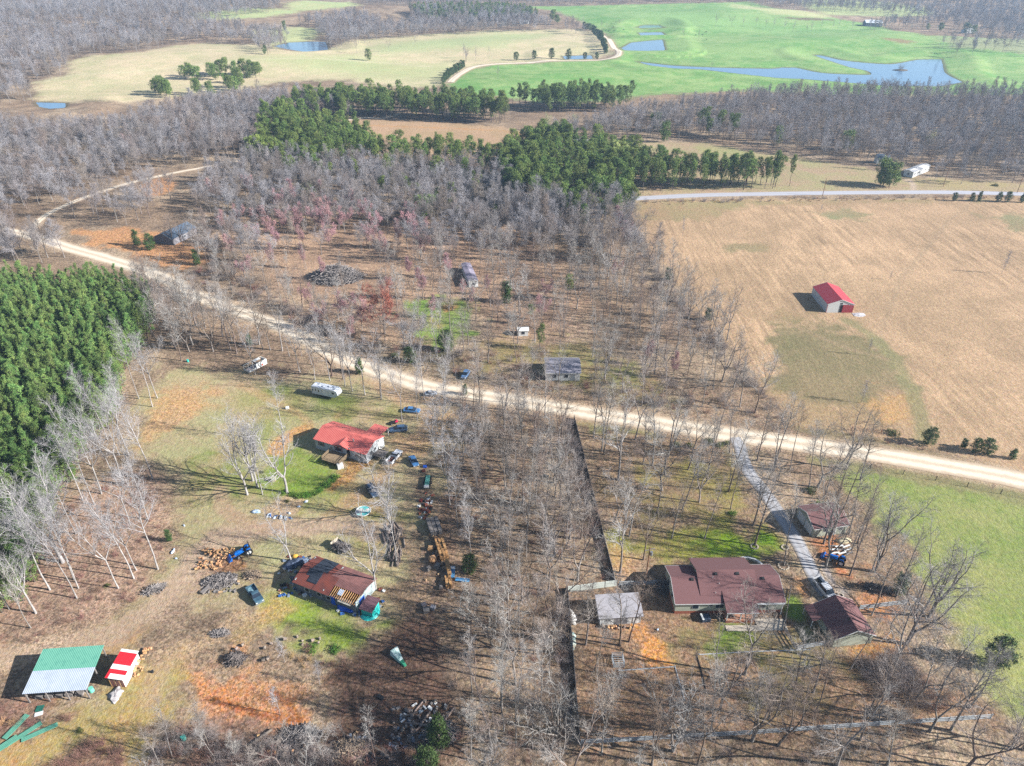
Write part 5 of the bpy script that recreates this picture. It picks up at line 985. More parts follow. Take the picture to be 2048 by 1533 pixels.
def deck(h, x0, x1, y0, y1, z, name="deck", rail_sides="SWE", m=M_WOOD):
    d = MB().box(x0, x1, y0, y1, z-.12, z).build(name, m, h); p = MB()
    for x in np.linspace(x0+.06, x1-.06, 4):
        for y in (y0+.06, y1-.1): MB().box(x-.06, x+.06, y-.06, y+.06, 0, z-.13).build("deck_post", m, d) if y == y0+.06 else None
    for s in rail_sides:
        r = MB(); 
        a = ((x0,y0),(x1,y0)) if s == 'S' else ((x0,y0),(x0,y1)) if s == 'W' else ((x1,y0),(x1,y1)) if s == 'E' else ((x0,y1),(x1,y1))
        (ax, ay), (bx, by) = a; n = 6
        for i in range(n+1): x = ax+(bx-ax)*i/n; y = ay+(by-ay)*i/n; r.box(x-.04, x+.04, y-.04, y+.04, z+.003, z+.95)
        for zz in (.35, .6, .92): r.box(min(ax,bx)-.05, max(ax,bx)+.05, min(ay,by)-.05, max(ay,by)+.05, z+zz, z+zz+.07) if zz == .92 or True else None
        r.build("railing", m, d)
    return d
d = deck(h, 5.2, 10.6, -4.3, -.05, 1.05); b = MB()
for i in range(4): b.box(10.65+i*.32, 10.95+i*.32, -3.9, -2.7, .02, .95-i*.25)
b.build("deck_stairs", M_WOOD, h)
d = deck(h, L0+.05, L0+3.0, 2.6, 5.6, .95, "side_deck", "NS", M_WOODG)
for nm, px, rx, ry, rz_, m_, lab, cat in (("plastic_chair",(638,951),.35,.35,.8,None,"",""),):
    pass
# ---- derelict house
h = B("derelict_house", -44.6, 100.9, -24, "collapsing long house with rusty metal roof, tar patches and bare rafters", "house"); LX, D_, hw, hr = 14.9, 7.2, 2.6, 3.6
b = MB(); b.box(0, LX, 0, .15, 0, hw); b.box(0, LX, D_-.15, D_, 0, hw); b.build("wall", mat("weathered_wall", C(120,124,134), C(92,92,100), scale=1.2, rough=.9), h)
b = MB(); [MB().box(u0, u0+.15, .152, D_-.152, 0, hw+.3).build("end_wall", mat("pale_peeling_wall", C(190,206,206), C(150,160,160), scale=1.4), h) for u0 in (0, 7, LX-.15)]
MB().box(.2, LX-.2, .2, D_-.2, .02, .12).build("floor", M_DARK, h)
m_ = D_/2; f_ = lambda y: hw+(hr-hw)*(1-abs(y-m_)/m_)
def strip(x0, x1, y0, y1, mt, nm, dz=.1, yo=.12, t=.08): MB().slab((x0,y0,f_(y0)+dz),(x1,y0,f_(y0)+dz),(x1,y1,f_(y1)+dz),(x0,y1,f_(y1)+dz), t).build(nm, mt, h)
strip(-.3, 4.6, -.4, m_, R_RUST, "roof"); strip(-.3, 6.8, m_, D_+.4, R_RUST, "roof"); strip(4.62, 8.6, -.4, m_, R_RUST, "roof", .16); strip(6.82, LX+.2, m_, D_+.4, R_RUSTP, "roof"); strip(8.62, LX+.2, 2.0, m_, R_RUSTP, "roof")
for (x0, x1, y0, y1, dz) in ((2.0,5.6,m_+.02,D_+.45,.17),(1.6,3.0,m_-1.6,m_-.02,.16),(2.6,4.9,.8,m_-.02,.20)): strip(x0, x1, y0, y1, R_TAR, "tar_patch", dz, t=.05)
for i in range(13): x = 8.9+i*.48; MB().hexa([(x,-.3,f_(0)-.04),(x+.09,-.3,f_(0)-.04),(x+.09,2.0,f_(2.0)-.05),(x,2.0,f_(2.0)-.05),(x,-.3,f_(0)+.1),(x+.09,-.3,f_(0)+.1),(x+.09,2.0,f_(2.0)+.09),(x,2.0,f_(2.0)+.09)]).build("rafter", M_WOODY, h)
strip(10.2, 11.3, .5, 1.7, R_ZINC, "loose_sheet", .2, t=.03); strip(11.0, 14.0, -.6, .35, mat("pale_insulation", C(216,206,186)), "fallen_board", .0, t=.06)
for u, w in ((3.0,1.0),(6.0,.9),(8.3,1.0)): window(h, 'S', u, 1.0, w, .9, (0,LX,0,D_), W_TRIM, M_DARK)
b = MB(); b.box(LX+.005, LX+.05, 1.2, 3.0, .4, 2.4); b.build("wall_tarp", M_BLUE, h)
b = MB(); b.box(8.9, 9.9, -.1, -.01, .1, 2.5); b.build("hanging_tarp", M_BLUE, h)
def lump(name, px, rx, ry, rz_, m, lab, cat, seed=1, ang=0, amp=.3, up_=0):
    o = blob(rx, ry, rz_, seed, 12, 6, amp).build(name, m, smooth=True); x, y = P(*px); o.location = (x, y, gz(x, y)+up_); o.rotation_euler[2] = math.radians(ang); return tag(o, lab, cat)
lump("blue_tarp", (690,1216), 1.9, 1.0, .7, M_BLUE, "crumpled bright blue tarp heaped at the front of the derelict house", "tarp", 3, -30)
lump("blue_tarp", (706,1222), .7, .5, .6, M_BLUE, "small blue tarp scrap between the derelict house and the teal shed", "tarp", 4, 20)
lump("debris_heap", (605,1168), 3.2, .9, .6, mat("mixed_debris", C(120,112,116), C(60,62,76), scale=2.4, bump=1, bscale=3), "dark heap of household debris along the front wall of the derelict house", "debris heap", 5, -24, .45)
lump("debris_heap", (592,1128), 2.4, 1.6, .9, mat("mixed_debris_blue", C(110,124,150), C(44,52,66), scale=1.8, bump=1, bscale=3), "bluish junk heap behind the left end of the derelict house", "debris heap", 6, 30, .45)
lump("yellow_debris", (590,1113), .7, .5, .4, mat("yellow_scrap", C(236,190,80), C(220,160,60)), "yellow and white scrap at the rear corner of the derelict house", "debris heap", 7)
for i, (px, a, c) in enumerate((((713,1222),20,M_CHROME),((748,1176),0,M_BLUEM),((610,1192),40,W_WHITEP),((725,1218),0,M_RUSTY))):
    x, y = P(*px); o = MB().box(-.45, .45, -.35, .35, 0, .5).build("appliance" if i else "grey_washer", c, bevel=.05); o.location = (x, y, 0); o.rotation_euler[2] = math.radians(a); tag(o, ("grey dented washer in the gap before the teal shed", "pale blue box by the trunk behind the derelict house", "white bundle lying before the derelict house debris", "rusty box at the foot of the teal shed wall")[i], "appliance")
# ---- teal shed
g = B("teal_shed", -29.9, 94.6, -22, "small shed wrapped in turquoise sheeting with a maroon roof", "shed"); MB().box(0, 2.5, 0, 2.6, 0, 2.1).build("wall", M_TEAL, g)
MB().slab((-.3,-.4,2.1),(2.7,-.4,2.1),(2.7,3.0,2.5),(-.3,3.0,2.5), .1).build("roof", mat("maroon_roof", C(128,92,98), C(112,80,86), stripe=('X', .3, .12)), g)
b = MB(); b.loft([[(1.2+math.cos(a)*2.0*s, 1.0+math.sin(a)*2.1*s, z) for a in [math.radians(q) for q in range(-130, 61, 19)]]+[(1.2+math.cos(a)*1.1, 1.0+math.sin(a)*1.1, z) for a in [math.radians(q) for q in range(60, -131, -19)]] for z, s in ((0, 1), (.35, .8))]); b.build("wrap_skirt", M_TEAL, g)
# ---- pavilion
g = B("pavilion", -80.3, 79.8, 4.5, "open metal-roofed pavilion, half green and half bare metal sheets", "pavilion")
MB().slab((-5.4,0,3.35),(5.4,0,3.35),(5.4,4.3,3.85),(-5.4,4.3,3.85), .06).build("green_roof", R_GREEN, g); MB().slab((-5.4,-4.2,2.85),(5.4,-4.2,2.85),(5.4,-.003,3.35),(-5.4,-.003,3.35), .06).build("bare_roof", R_ZINC, g)
for x in (-5.1, -1.7, 1.7, 5.1):
    for y, z in ((-4.0,2.78),(0,3.25),(4.0,3.72)): MB().box(x-.09, x+.09, y-.09, y+.09, 0, z).build("post", M_WOODG, g)
for y, z in ((-4.0,2.62),(4.0,3.56)): MB().box(-5.3, 5.3, y-.05, y+.05, z, z+.15).build("beam", M_WOODG, g)
for x in (-5.1, 5.1): MB().hexa([(x-.04,-3.9,1.6),(x+.04,-3.9,1.6),(x+.04,-2.6,2.85),(x-.04,-2.6,2.85),(x-.04,-3.9,1.75),(x+.04,-3.9,1.75),(x+.04,-2.6,3.0),(x-.04,-2.6,3.0)]).build("brace", M_WOODG, g)
for i in range(5): o = MB().box(-4.5+i*1.7, -3.2+i*1.7, -3.4, -2.2, 0, .5+.2*(i%2)).build("stored_crate", M_WOODG); o.parent = None; o.location = (-80.3, 79.8, 0); o.rotation_euler[2] = math.radians(4.5); tag(o, "weathered crate in the row stored under the pavilion roof", "crate", "crates under the pavilion")
# ---- striped shed
g = B("striped_shed", -72.2, 78.6, -2, "narrow shed with red and white striped metal roof", "shed"); b = MB(); b.loft([[(0,0,0),(2.6,0,0),(2.6,0,2.3),(0,0,2.8)], [(0,5.6,0),(2.6,5.6,0),(2.6,5.6,2.3),(0,5.6,2.8)]]); b.build("wall", W_WHITE, g)
for i in range(9): MB().box(.05+i*.29, .2+i*.29, -.06, -.005, .02, 2.3).build("front_slat", M_RUSTY if i % 3 else M_WOODY, g)
RS, WS = mat("red_roof_sheet", C(214,40,52), C(196,34,46), rough=.5), mat("white_roof_sheet", C(238,236,236), rough=.5); y = -.25
for wd, m_ in ((1.0,RS if False else WS),(.9,RS),(1.0,WS),(2.6,RS),(.6,WS)): MB().slab((-.25,y,2.92),(2.8,y,2.34),(2.8,y+wd-.01,2.34),(-.25,y+wd-.01,2.92), .05).build("roof_sheet", m_, g); y += wd
MB().slab((-.25,-.28,2.955),(.25,-.28,2.86),(.25,.9,2.86),(-.25,.9,2.955), .03).build("roof_sheet", RS, g)
# ---- other buildings
def simple(name, cx, cyy, rz, w, d, hw, hr, wm_, rm, lab, cat="house", axis='x', wins=((.25,'S'),(.6,'S'),(.5,'E')), z=0, ov=.3):
    g = B(name, cx, cyy, rz, lab, cat, z); ex = (-w/2, w/2, -d/2, d/2); gable(g, *ex, hw, hr, wm_, rm, axis, ov=ov, trim=W_TRIM)
    for f, s in wins:
        if s in 'SN': window(g, s, -w/2+w*f, hw*.38, 1.0, 1.0, ex)
        else: window(g, s, -d/2+d*f, hw*.38, 1.0, 1.0, ex)
    return g
simple("grey_roof_house", 15.4, 186.2, 0, 10.2, 8.6, 2.8, 4.2, W_WHITEP, R_LILAC, "house with lilac-grey roof hidden under bare trees beyond the gravel road")
simple("porch_cabin", -148.5, 300.0, -20, 9.5, 15, 2.9, 5.0, mat("grey_plank_wall", C(150,146,150), C(120,118,124)), R_SLATE, "slate-blue gabled building beside the orange clay yard", "cabin", 'y')
simple("old_trailer", -16.6, 257, 13, 3.6, 17, 2.6, 3.0, W_WHITEP, mat("lilac_stained_roof", C(176,166,180), C(120,112,130), scale=.5), "long narrow trailer home with stained lilac roof and white near end", "trailer home", 'y', ((.5,'S'),), ov=.1)
simple("white_shed", *P(1046,669), 3, 3.2, 2.6, 2.0, 2.5, W_WHITEP, W_WHITEP, "small white-roofed shed right of the bright green clearing", "shed", 'x', ((.5,'S'),), ov=.15)
simple("mobile_home", 227, 399.8, 40, 20.5, 5, 3.0, 3.7, W_WHITEP, R_PALE, "white single-wide mobile home by the paved road", "mobile home", 'x', ((.12,'S'),(.3,'S'),(.38,'S'),(.75,'S'),(.5,'W')), ov=.15)
simple("white_trailer", 43.5, 464, 18, 9, 3.4, 3.0, 3.3, W_WHITEP, W_WHITEP, "little white trailer at the edge of the tan clearing", "trailer", ov=.1)
xx, yy = P(1744, 53); simple("far_barn", xx, yy, -4, 22, 12, 4.5, 7.5, mat("far_dark_wall", C(110,120,134)), mat("far_white_roof", C(226,230,236)), "dark barn with pale roof beyond the far pasture tree line", "barn", z=gz(xx, yy))
for px, w, lab in (((1935,66),14,"pale-roofed farmhouse among trees beyond the lake"),((2046,62),16,"white farmhouse at the right edge beyond the lake"),((1048,48),13,"white house in the trees above the farm road hill"),((1762,326),7,"small blue-grey shed in the wood behind the mobile home")): xx, yy = P(*px); simple("farmhouse" if w > 8 else "wood_shed", xx, yy, rt.uniform(-20, 20), w, w*.6, 3.2, 5.2, W_WHITEP, R_PALE if w > 8 else R_SLATE, lab, "house" if w > 8 else "shed", z=gz(xx, yy))
# ================================================================== vehicles
def heading(a, b): (ax, ay), (bx, by) = P(*a), P(*b); return math.degrees(math.atan2(by-ay, bx-ax))
def paint(name, c, c2=None): return mat(name, c, c2 or tuple(q*.93 for q in c[:3])+(1,), rough=.3, spec=.5, coat=.6, scale=.6)
def wheels(root, L, W, r, fx, rx):
    for x in (fx, rx):
        for s in (-1, 1): w_ = MB().tube((x, s*(W/2-.22), r), (x, s*(W/2+.02), r), r, n=16).build("wheel", M_BLK, root); MB().tube((x, s*(W/2-.1), r), (x, s*(W/2+.045), r), r*.55, n=12).build("rim", M_CHROME, w_)
def ring(x, w0, z0, w1, z1, w2, z2): return [(x,-w0,z0),(x,-w1,z1),(x,-w2,z2),(x,w2,z2),(x,w1,z1),(x,w0,z0)]
def car(px, hd, col, lab, kind="sedan", L=4.6, W=1.8, H=1.45, name="parked_car", cat="car"):
    x, y = P(*px); r = B(name, x, y, hd, lab, cat, gz(x, y)); w = W/2; h1 = .92 if kind != 'suv' else 1.05
    st = [(-L/2,.88,.45,.92,.7,.82,h1-.06),(-L/2+.25,.96,.32,1,.7,.9,h1),(-L*.15,.98,.3,1.0,.7,.92,h1+.02),(L*.2,.98,.3,1.0,.7,.9,h1-.02),(L/2-.35,.95,.3,.97,.62,.85,h1-.16),(L/2,.8,.42,.86,.6,.72,h1-.3)]
    b = MB().loft([ring(s[0], w*s[1], s[2], w*s[3], s[4], w*s[5], s[6]) for s in st])
    c0, c1, c2, c3 = (-L/2+.12, -L/2+.75, L*.06, L*.25) if kind == 'suv' else (-L*.38, -L*.22, L*.06, L*.24)
    b.hexa([(c1,-w*.72,H-.05),(c2,-w*.72,H-.05),(c2,w*.72,H-.05),(c1,w*.72,H-.05),(c1+.05,-w*.66,H),(c2-.05,-w*.66,H),(c2-.05,w*.66,H),(c1+.05,w*.66,H)])
    for xx_ in ((c0+c2)/2-.1, c1+.1): 
        for s in (-1, 1): b.hexa([(xx_-.05,s*w*.87-.03,h1),(xx_+.05,s*w*.87-.03,h1),(xx_+.05,s*w*.87+.03,h1),(xx_-.05,s*w*.87+.03,h1),(xx_-.05,s*w*.71-.03,H-.04),(xx_+.05,s*w*.71-.03,H-.04),(xx_+.05,s*w*.71+.03,H-.04),(xx_-.05,s*w*.71+.03,H-.04)])
    b.build("body", col, r, smooth=False, bevel=.05)
    MB().hexa([(c0,-w*.86,h1-.03),(c3,-w*.86,h1-.03),(c3,w*.86,h1-.03),(c0,w*.86,h1-.03),(c1,-w*.7,H-.052),(c2,-w*.7,H-.052),(c2,w*.7,H-.052),(c1,w*.7,H-.052)]).build("window", M_GLASS, r)
    wheels(r, L, W, .33, L/2-.85, -L/2+.85)
    for s in (-1, 1): MB().box(L/2-.12, L/2+.01, s*w*.62-.17, s*w*.62+.17, h1-.42, h1-.28).build("headlight", M_LENS, r); MB().box(-L/2-.01, -L/2+.1, s*w*.68-.14, s*w*.68+.14, h1-.3, h1-.16).build("tail_light", M_MAROON, r)
    return r
def pickup(px, hd, col, lab, L=5.6, W=1.95, H=1.85, cab=(-.35,1.35), bedm=None, junk=False):
    x, y = P(*px); r = B("pickup_truck", x, y, hd, lab, "pickup truck", gz(x, y)); w = W/2; c0, c1 = cab
    b = MB(); b.loft([ring(s[0], w*s[1], .42, w*s[1], .8, w*s[2], s[3]) for s in ((c0,1,.95,1.15),(c1,1,.95,1.15),(L/2-.3,.97,.9,1.08),(L/2,.9,.8,.95))])
    bx0 = -L/2; b.box(bx0, c0-.02, -w, w, .42, .62); b.box(bx0, c0-.02, -w, -w+.12, .622, 1.18); b.box(bx0, c0-.02, w-.12, w, .622, 1.18); b.box(bx0, bx0+.08, -w+.122, w-.122, .622, 1.15); b.box(c0-.1, c0-.02, -w+.122, w-.122, .622, 1.2)
    for xx_ in (-L/2+.75,): b.box(xx_, xx_+.8, -w+.121, -w+.3, .623, .85); b.box(xx_, xx_+.8, w-.3, w-.121, .623, .85)
    b.hexa([(c0+.12,-w*.76,H-.06),(c1-.35,-w*.76,H-.06),(c1-.35,w*.76,H-.06),(c0+.12,w*.76,H-.06),(c0+.16,-w*.7,H),(c1-.42,-w*.7,H),(c1-.42,w*.7,H),(c0+.16,w*.7,H)])
    b.build("body", col, r, bevel=.04)
    MB().hexa([(c0+.03,-w*.92,1.13),(c1+.28,-w*.92,1.13),(c1+.28,w*.92,1.13),(c0+.03,w*.92,1.13),(c0+.1,-w*.75,H-.062),(c1-.33,-w*.75,H-.062),(c1-.33,w*.75,H-.062),(c0+.1,w*.75,H-.062)]).build("window", M_GLASS, r)
    MB().box(bx0+.1, c0-.12, -w+.31, w-.31, .625, .66).build("bed_liner", bedm or M_BLK, r); wheels(r, L, W+.06, .38, L/2-.95, -L/2+1.1)
    for s in (-1, 1): MB().box(L/2-.1, L/2+.01, s*w*.7-.16, s*w*.7+.16, .72, .9).build("headlight", M_LENS, r)
    MB().box(L/2-.02, L/2+.12, -w*.95, w*.95, .42, .6).build("bumper", M_CHROME, r)
    return r
PW, PB, PBG, PDG = paint("white_car_paint", C(242,242,244)), paint("blue_car_paint", C(76,128,180)), paint("blue_grey_car_paint", C(92,122,156)), paint("dark_teal_car_paint", C(46,74,92), C(90,120,134))
pickup((1648,1183), heading((1637,1170), (1668,1208)), PW, "white crew-cab pickup with dark bed parked beside the lower garage", 6.0, 2.05, 1.9, (-.9, 1.5))
pickup((789,918), heading((778,932), (801,906)), PW, "older white pickup with rusty bed below the red-roofed house", 5.5, 1.95, 1.7, (-.1, 1.0), M_RUSTY)
pickup((511,1194), heading((502,1180), (522,1210)), PDG, "dark teal pickup loaded with pale junk on the left dirt yard", 5.2, 1.9, 1.65, (-.2, 1.1), mat("junk_load", C(150,190,200), C(60,90,110), scale=3))
car((828,926), heading((822,915), (834,937)), PB, "small bright blue hatchback right of the white pickup", "sedan", 4.2, 1.75, 1.45)
car((797,862), heading((813,861), (780,864)), PBG, "blue-grey wagon parked right of the red-roofed house", "suv", 4.9, 1.9, 1.6)
car((824,824), heading((809,823), (840,825)), PB, "blue sedan nearest the gravel road, above the wagon", "sedan", 4.8, 1.85, 1.45)
car((931,753), heading((938,742), (925,762)), paint("faded_blue_paint", C(120,160,206), C(80,110,150)), "faded blue jeep beyond the gravel road, nose toward the road", "suv", 4.3, 1.8, 1.75)
car((862,790), 10, mat("scrap_grey", C(176,184,196)), "pale grey small car by the road under the trees", "sedan", 3.6, 1.6, 1.3)
car((745,985), -60, paint("dark_blue_paint", C(50,70,96), C(80,100,124)), "dark blue car half hidden under a pale bare tree", "suv", 5.0, 1.95, 1.6)
# mower with red seat
x, y = P(786, 848); r = B("riding_mower", x, y, 30, "dark riding mower with pink-red seat above the blue-grey wagon", "mower"); MB().loft([ring(-.9,.4,.3,.42,.5,.3,.65), ring(.2,.42,.3,.45,.55,.35,.8), ring(1.0,.35,.3,.36,.6,.26,.85)]).build("body", M_DARK, r, bevel=.04); MB().box(.5, 1.4, -.5, .5, .35, .8).build("cargo_box", mat("pink_red_plastic", C(224,30,90)), r, bevel=.1); wheels(r, 2, 1.1, .28, .75, -.6)
MB().tube((.1,0,.8), (-.1,0,1.05), .03).build("steering_column", M_BLK, r)
# tractors
def tractor(px, hd, lab, s=1.0, loader=True):
    x, y = P(*px); r = B("tractor", x, y, hd, lab, "tractor"); r.scale = (s,)*3; TB = mat("tractor_blue", C(24,120,214), C(18,96,180), rough=.35)
    MB().loft([ring(.1,.32,.7,.34,1.0,.28,1.35), ring(1.5,.3,.65,.32,.95,.22,1.25), ring(1.75,.26,.7,.28,.9,.2,1.1)]).build("hood", TB, r, bevel=.05); MB().box(-1.1, .1, -.4, .4, .6, .95).build("chassis", M_DARK, r, bevel=.05)
    for s_ in (-1, 1): MB().hexa([(-1.2,s_*.62-.2,1.0),(-.2,s_*.62-.2,1.0),(-.2,s_*.62+.2,1.0),(-1.2,s_*.62+.2,1.0),(-1.1,s_*.62-.18,1.4),(-.45,s_*.62-.18,1.4),(-.45,s_*.62+.18,1.4),(-1.1,s_*.62+.18,1.4)]).build("fender", TB, r, bevel=.05)
    for x_, rr, wd in ((-.75,.68,.38),(1.25,.38,.26)):
        for s_ in (-1, 1): w_ = MB().tube((x_, s_*.55, rr), (x_, s_*(.55+wd), rr), rr, n=18).build("wheel", M_BLK, r); MB().tube((x_, s_*(.5+wd), rr), (x_, s_*(.58+wd), rr), rr*.55, n=14).build("rim", W_WHITEP, w_)
    MB().box(-.75, -.35, -.22, .22, .96, 1.15).box(-.8, -.7, -.22, .22, 1.152, 1.5).build("seat", M_BLK, r); b = MB()
    for s_ in (-1, 1): b.box(-1.15, -1.07, s_*.45-.04, s_*.45+.04, .9, 2.3)
    b.box(-1.15, -1.07, -.49, .49, 2.301, 2.38); b.build("roll_bar", M_BLK, r)
    if loader:
        for s_ in (-1, 1): MB().hexa([(0,s_*.42-.05,1.0),(2.4,s_*.42-.05,.35),(2.4,s_*.42+.05,.35),(0,s_*.42+.05,1.0),(0,s_*.42-.05,1.16),(2.4,s_*.42-.05,.5),(2.4,s_*.42+.05,.5),(0,s_*.42+.05,1.16)]).build("loader_arm", TB, r)
        MB().hexa([(2.4,-.8,.08),(3.1,-.8,.08),(3.1,.8,.08),(2.4,.8,.08),(2.4,-.8,.65),(2.55,-.8,.7),(2.55,.8,.7),(2.4,.8,.65)]).build("bucket", TB if s > 1 else M_WOODG, r)
tractor((489,1108), heading((505,1103), (472,1117)), "blue tractor with white wheel facing the split logs", 1.15); tractor((1674,1124), heading((1690,1130), (1660,1118)), "blue tractor with raised loader on clay beside the gravel driveway", 1.1)
# travel trailer
x, y = P(655, 792); r = B("travel_trailer", x, y, -20, "white travel trailer parked on the grass before the tree belt", "travel trailer")
b = MB(); L_ = [(-4.3,.7),(3.2,.7),(3.6,1.0),(4.5,1.7),(4.2,2.9),(3.4,3.25),(-4.2,3.25),(-4.35,3.1)]; b.loft([[(p[0],-1.25,p[1]) for p in L_], [(p[0],1.25,p[1]) for p in L_]]); b.build("body", paint("trailer_white", C(240,243,248)), r, bevel=.06)
for u, w_, z in ((-3.9,.35,1.7),(-1.9,.4,1.7),(-.6,.4,1.9),(.5,.3,1.9),(2.9,.7,1.9),(-2.9,.3,1.9)): MB().box(u-w_/2, u+w_/2, -1.29, -1.24, z, z+.6).build("window", M_GLASS, r)
for u, v in ((-2.6,.4),(-.9,-.3),(.8,.2),(2.3,.5),(3.0,-.5)): MB().box(u-.28, u+.28, v-.25, v+.25, 3.251, 3.42).build("roof_vent", mat("vent_grey", C(150,160,175)), r, bevel=.03)
MB().box(-.6, 1.3, -1.33, -1.251, .95, 3.0).build("slide_out", paint("trailer_white", C(240,243,248)), r); MB().box(-4.25, 4.2, -1.262, -1.252, 1.25, 1.33).build("stripe", M_BLUEM, r)
for u in (-1.0, -.1):
    for s_ in (-1, 1): MB().tube((u, s_*1.0, .35), (u, s_*1.22, .35), .35, n=14).build("wheel", M_BLK, r)
MB().box(-1.6, 1.4, -1.0, 1.0, .36, .69).build("undercarriage", M_DARK, r)
# wrecked camper
x, y = P(512, 737); r = B("wrecked_camper", x, y, heading((492,742), (530,722)), "roofless white camper wreck with open frame at the edge of the trees", "camper")
b = MB(); b.box(-3.4, 3.4, -1.3, 1.3, .4, .5); b.build("floor", mat("pinkish_floor", C(226,206,196)), r); b = MB(); b.box(-.6, 3.4, -1.3, -1.22, .502, 2.2); b.box(3.32, 3.4, -1.218, 1.3, .502, 2.0); b.build("wall", W_WHITEP, r); b = MB(); b.box(-3.4, -.7, -1.3, -1.24, .502, 1.1); b.box(-3.4, -3.32, -1.238, 1.3, .502, 1.2); b.build("low_wall", W_WHITEP, r)
for x0, x1, y0, y1 in ((-3.4,3.4,1.22,1.3),(-3.4,3.4,-1.31,-1.24),(-3.41,-3.33,-1.23,1.21),(.0,.08,-1.23,1.21),(3.31,3.39,-1.23,1.21),(-1.7,-1.62,-1.23,1.21)): MB().box(x0, x1, y0, y1, 2.21, 2.29).build("frame_rail", W_TRIM, r)
for xx_ in (-3.35, -1.66, .04, 3.36): 
    for yy_ in (-1.27, 1.26): MB().box(xx_-.04, xx_+.04, yy_-.035, yy_+.035, .505, 2.205).build("frame_post", W_TRIM, r)
MB().box(.4, 2.2, -.9, .6, .51, .9).build("seat_block", W_WHITEP, r, bevel=.1); MB().tube((1.6,-1.4,1.0), (1.6,-1.32,1.0), .3, n=14).build("red_life_ring", mat("orange_red", C(230,80,50)), r)
MB().slab((.2,.2,2.3),(2.4,.2,2.2),(2.4,1.3,2.3),(.2,1.3,2.35), .04).build("roof_remnant", W_WHITEP, r)
# flat trailer with brush
x, y = P(684, 1098); r = B("utility_trailer", x, y, heading((668,1088), (702,1108)), "dark utility trailer piled with brush behind the derelict house", "trailer"); MB().box(-2.2, 2.0, -1.1, 1.1, .55, .65).build("bed", M_WOODG, r)
for s_ in (-1, 1): MB().box(-2.2, 2.0, s_*1.07-.04, s_*1.07+.04, .652, 1.0).build("side_board", M_DARK, r); MB().tube((0, s_*1.15, .36), (0, s_*1.35, .36), .36, n=14).build("wheel", M_BLK, r)
MB().box(-2.26, -2.2, -1.1, 1.1, .56, 1.5).build("end_board", mat("pale_board", C(216,200,180)), r); MB().tube((2.0,0,.6), (3.2,0,.5), .05).build("tongue", M_BLK, r)
def sticks(seed, rx, ry, h, n, L, m1, th=.04):
    rr = np.random.RandomState(seed); T = TM()
    for i in range(n):
        a, q = rr.uniform(0, 2*PI), math.sqrt(rr.random_sample()); z = h*(1-q*q)*(.45+.55*rr.random_sample())+.05; p = np.array([rx*q*math.cos(a), ry*q*math.sin(a), z]); d = unit(np.array([rr.standard_normal(), rr.standard_normal(), rr.standard_normal()*.28])); l = L*rr.uniform(.4, 1.1); w_ = th*rr.uniform(.5, 1.6)
        T.tube([p-d*l*.5, p, p+d*l*.5+np.array([0, 0, rr.uniform(-.1, .15)])], [w_, w_*.8, w_*.3], 4)
        for k in range(3): T.sliver(p+d*l*rr.uniform(-.3, .4), unit(d+rr.standard_normal(3)*.7), l*.35, w_*.6, rr)
    return T.mesh("sticks", m1, False)
def pile(px, seed, rx, ry, h, n, L, m1, lab, ang=0, th=.04, core=None, name="brush_pile", cat="brush pile"):
    x, y = P(*px); r = tag(empty(name, (x, y, gz(x, y)), math.radians(ang)), lab, cat); link("branches", sticks(seed, rx, ry, h, n, L, m1, th), r)
    c = blob(rx*.8, ry*.8, h*.55, seed, 12, 5, .2).build("core", core or mat("dark_brush_core", C(96,88,86), C(70,64,62), scale=3, bump=1, bscale=5), r); return r
M_STK = mat("grey_sticks", C(182,173,168), C(124,116,112), scale=1.5, rough=.95); M_STKD = mat("dark_sticks", C(156,144,138), C(96,88,84), scale=1.5, rough=.95); M_STKW = mat("pale_split_wood", C(222,196,166), C(170,146,124), scale=1.5, rough=.9)
pile((672,556), 1, 10.5, 7.0, 5.0, 1700, 3.8, M_STK, "huge grey brush pile in the tan clearing", 0, .1, mat("grey_brush_core", C(140,130,128), C(100,92,90), scale=3, bump=1, bscale=5))
pile((440,1163), 2, 3.8, 2.2, 1.1, 420, 1.2, M_STK, "grey wood and brush pile below the split logs", 10, .06); pile((505,1152), 3, 2.0, 1.4, .8, 170, 1.0, M_STKW, "smaller pale stick pile right of the grey wood pile", 0, .06)
pile((683,1098), 4, 1.9, .95, 1.0, 200, 1.4, M_STKD, "brown brush load stacked on the utility trailer", 0, .05).location.z = .55
pile((310,1180), 5, 2.2, .9, .8, 160, 2.2, M_STK, "long low pile of grey branches in the left brush", 35, .07); pile((1770,1430), 6, 2.8, 1.8, .9, 260, .9, M_STKW, "pile of pale split firewood near the lower rail fence", 0, .08)
pile((470,1320), 7, 1.8, 1.4, 1.4, 160, 1.8, M_STKD, "dark uprooted stump and roots above the orange bank", 0, .07); pile((440,1268), 8, 1.8, 1.0, .6, 120, 1.3, M_STK, "scattered pale branches between the dirt path and stumps", 0, .06)
pile((1755,1180), 9, 2.6, 1.4, 1.0, 260, 1.8, M_STKD, "dark brush heap on clay by the pasture edge", -20, .05, mat("clay_heap", C(196,126,80), C(160,110,80), scale=2)); pile((700,1505), 10, 3.0, 2.4, 1.0, 260, 2.2, M_STKW, "pinkish white heap of debris and branches at the bottom edge", 0, .05, mat("pink_debris", C(206,176,170), C(176,130,124), scale=3))
pile((880,1470), 11, 3.0, 2.0, 1.2, 300, 2.4, M_STK, "tangled brush pile behind the log dump", 0, .05); pile((600,1475), 12, 3.5, 2.0, 1.4, 320, 2.4, M_STK, "grey brush and cut wood under the trees below the clay bank", 0, .06)
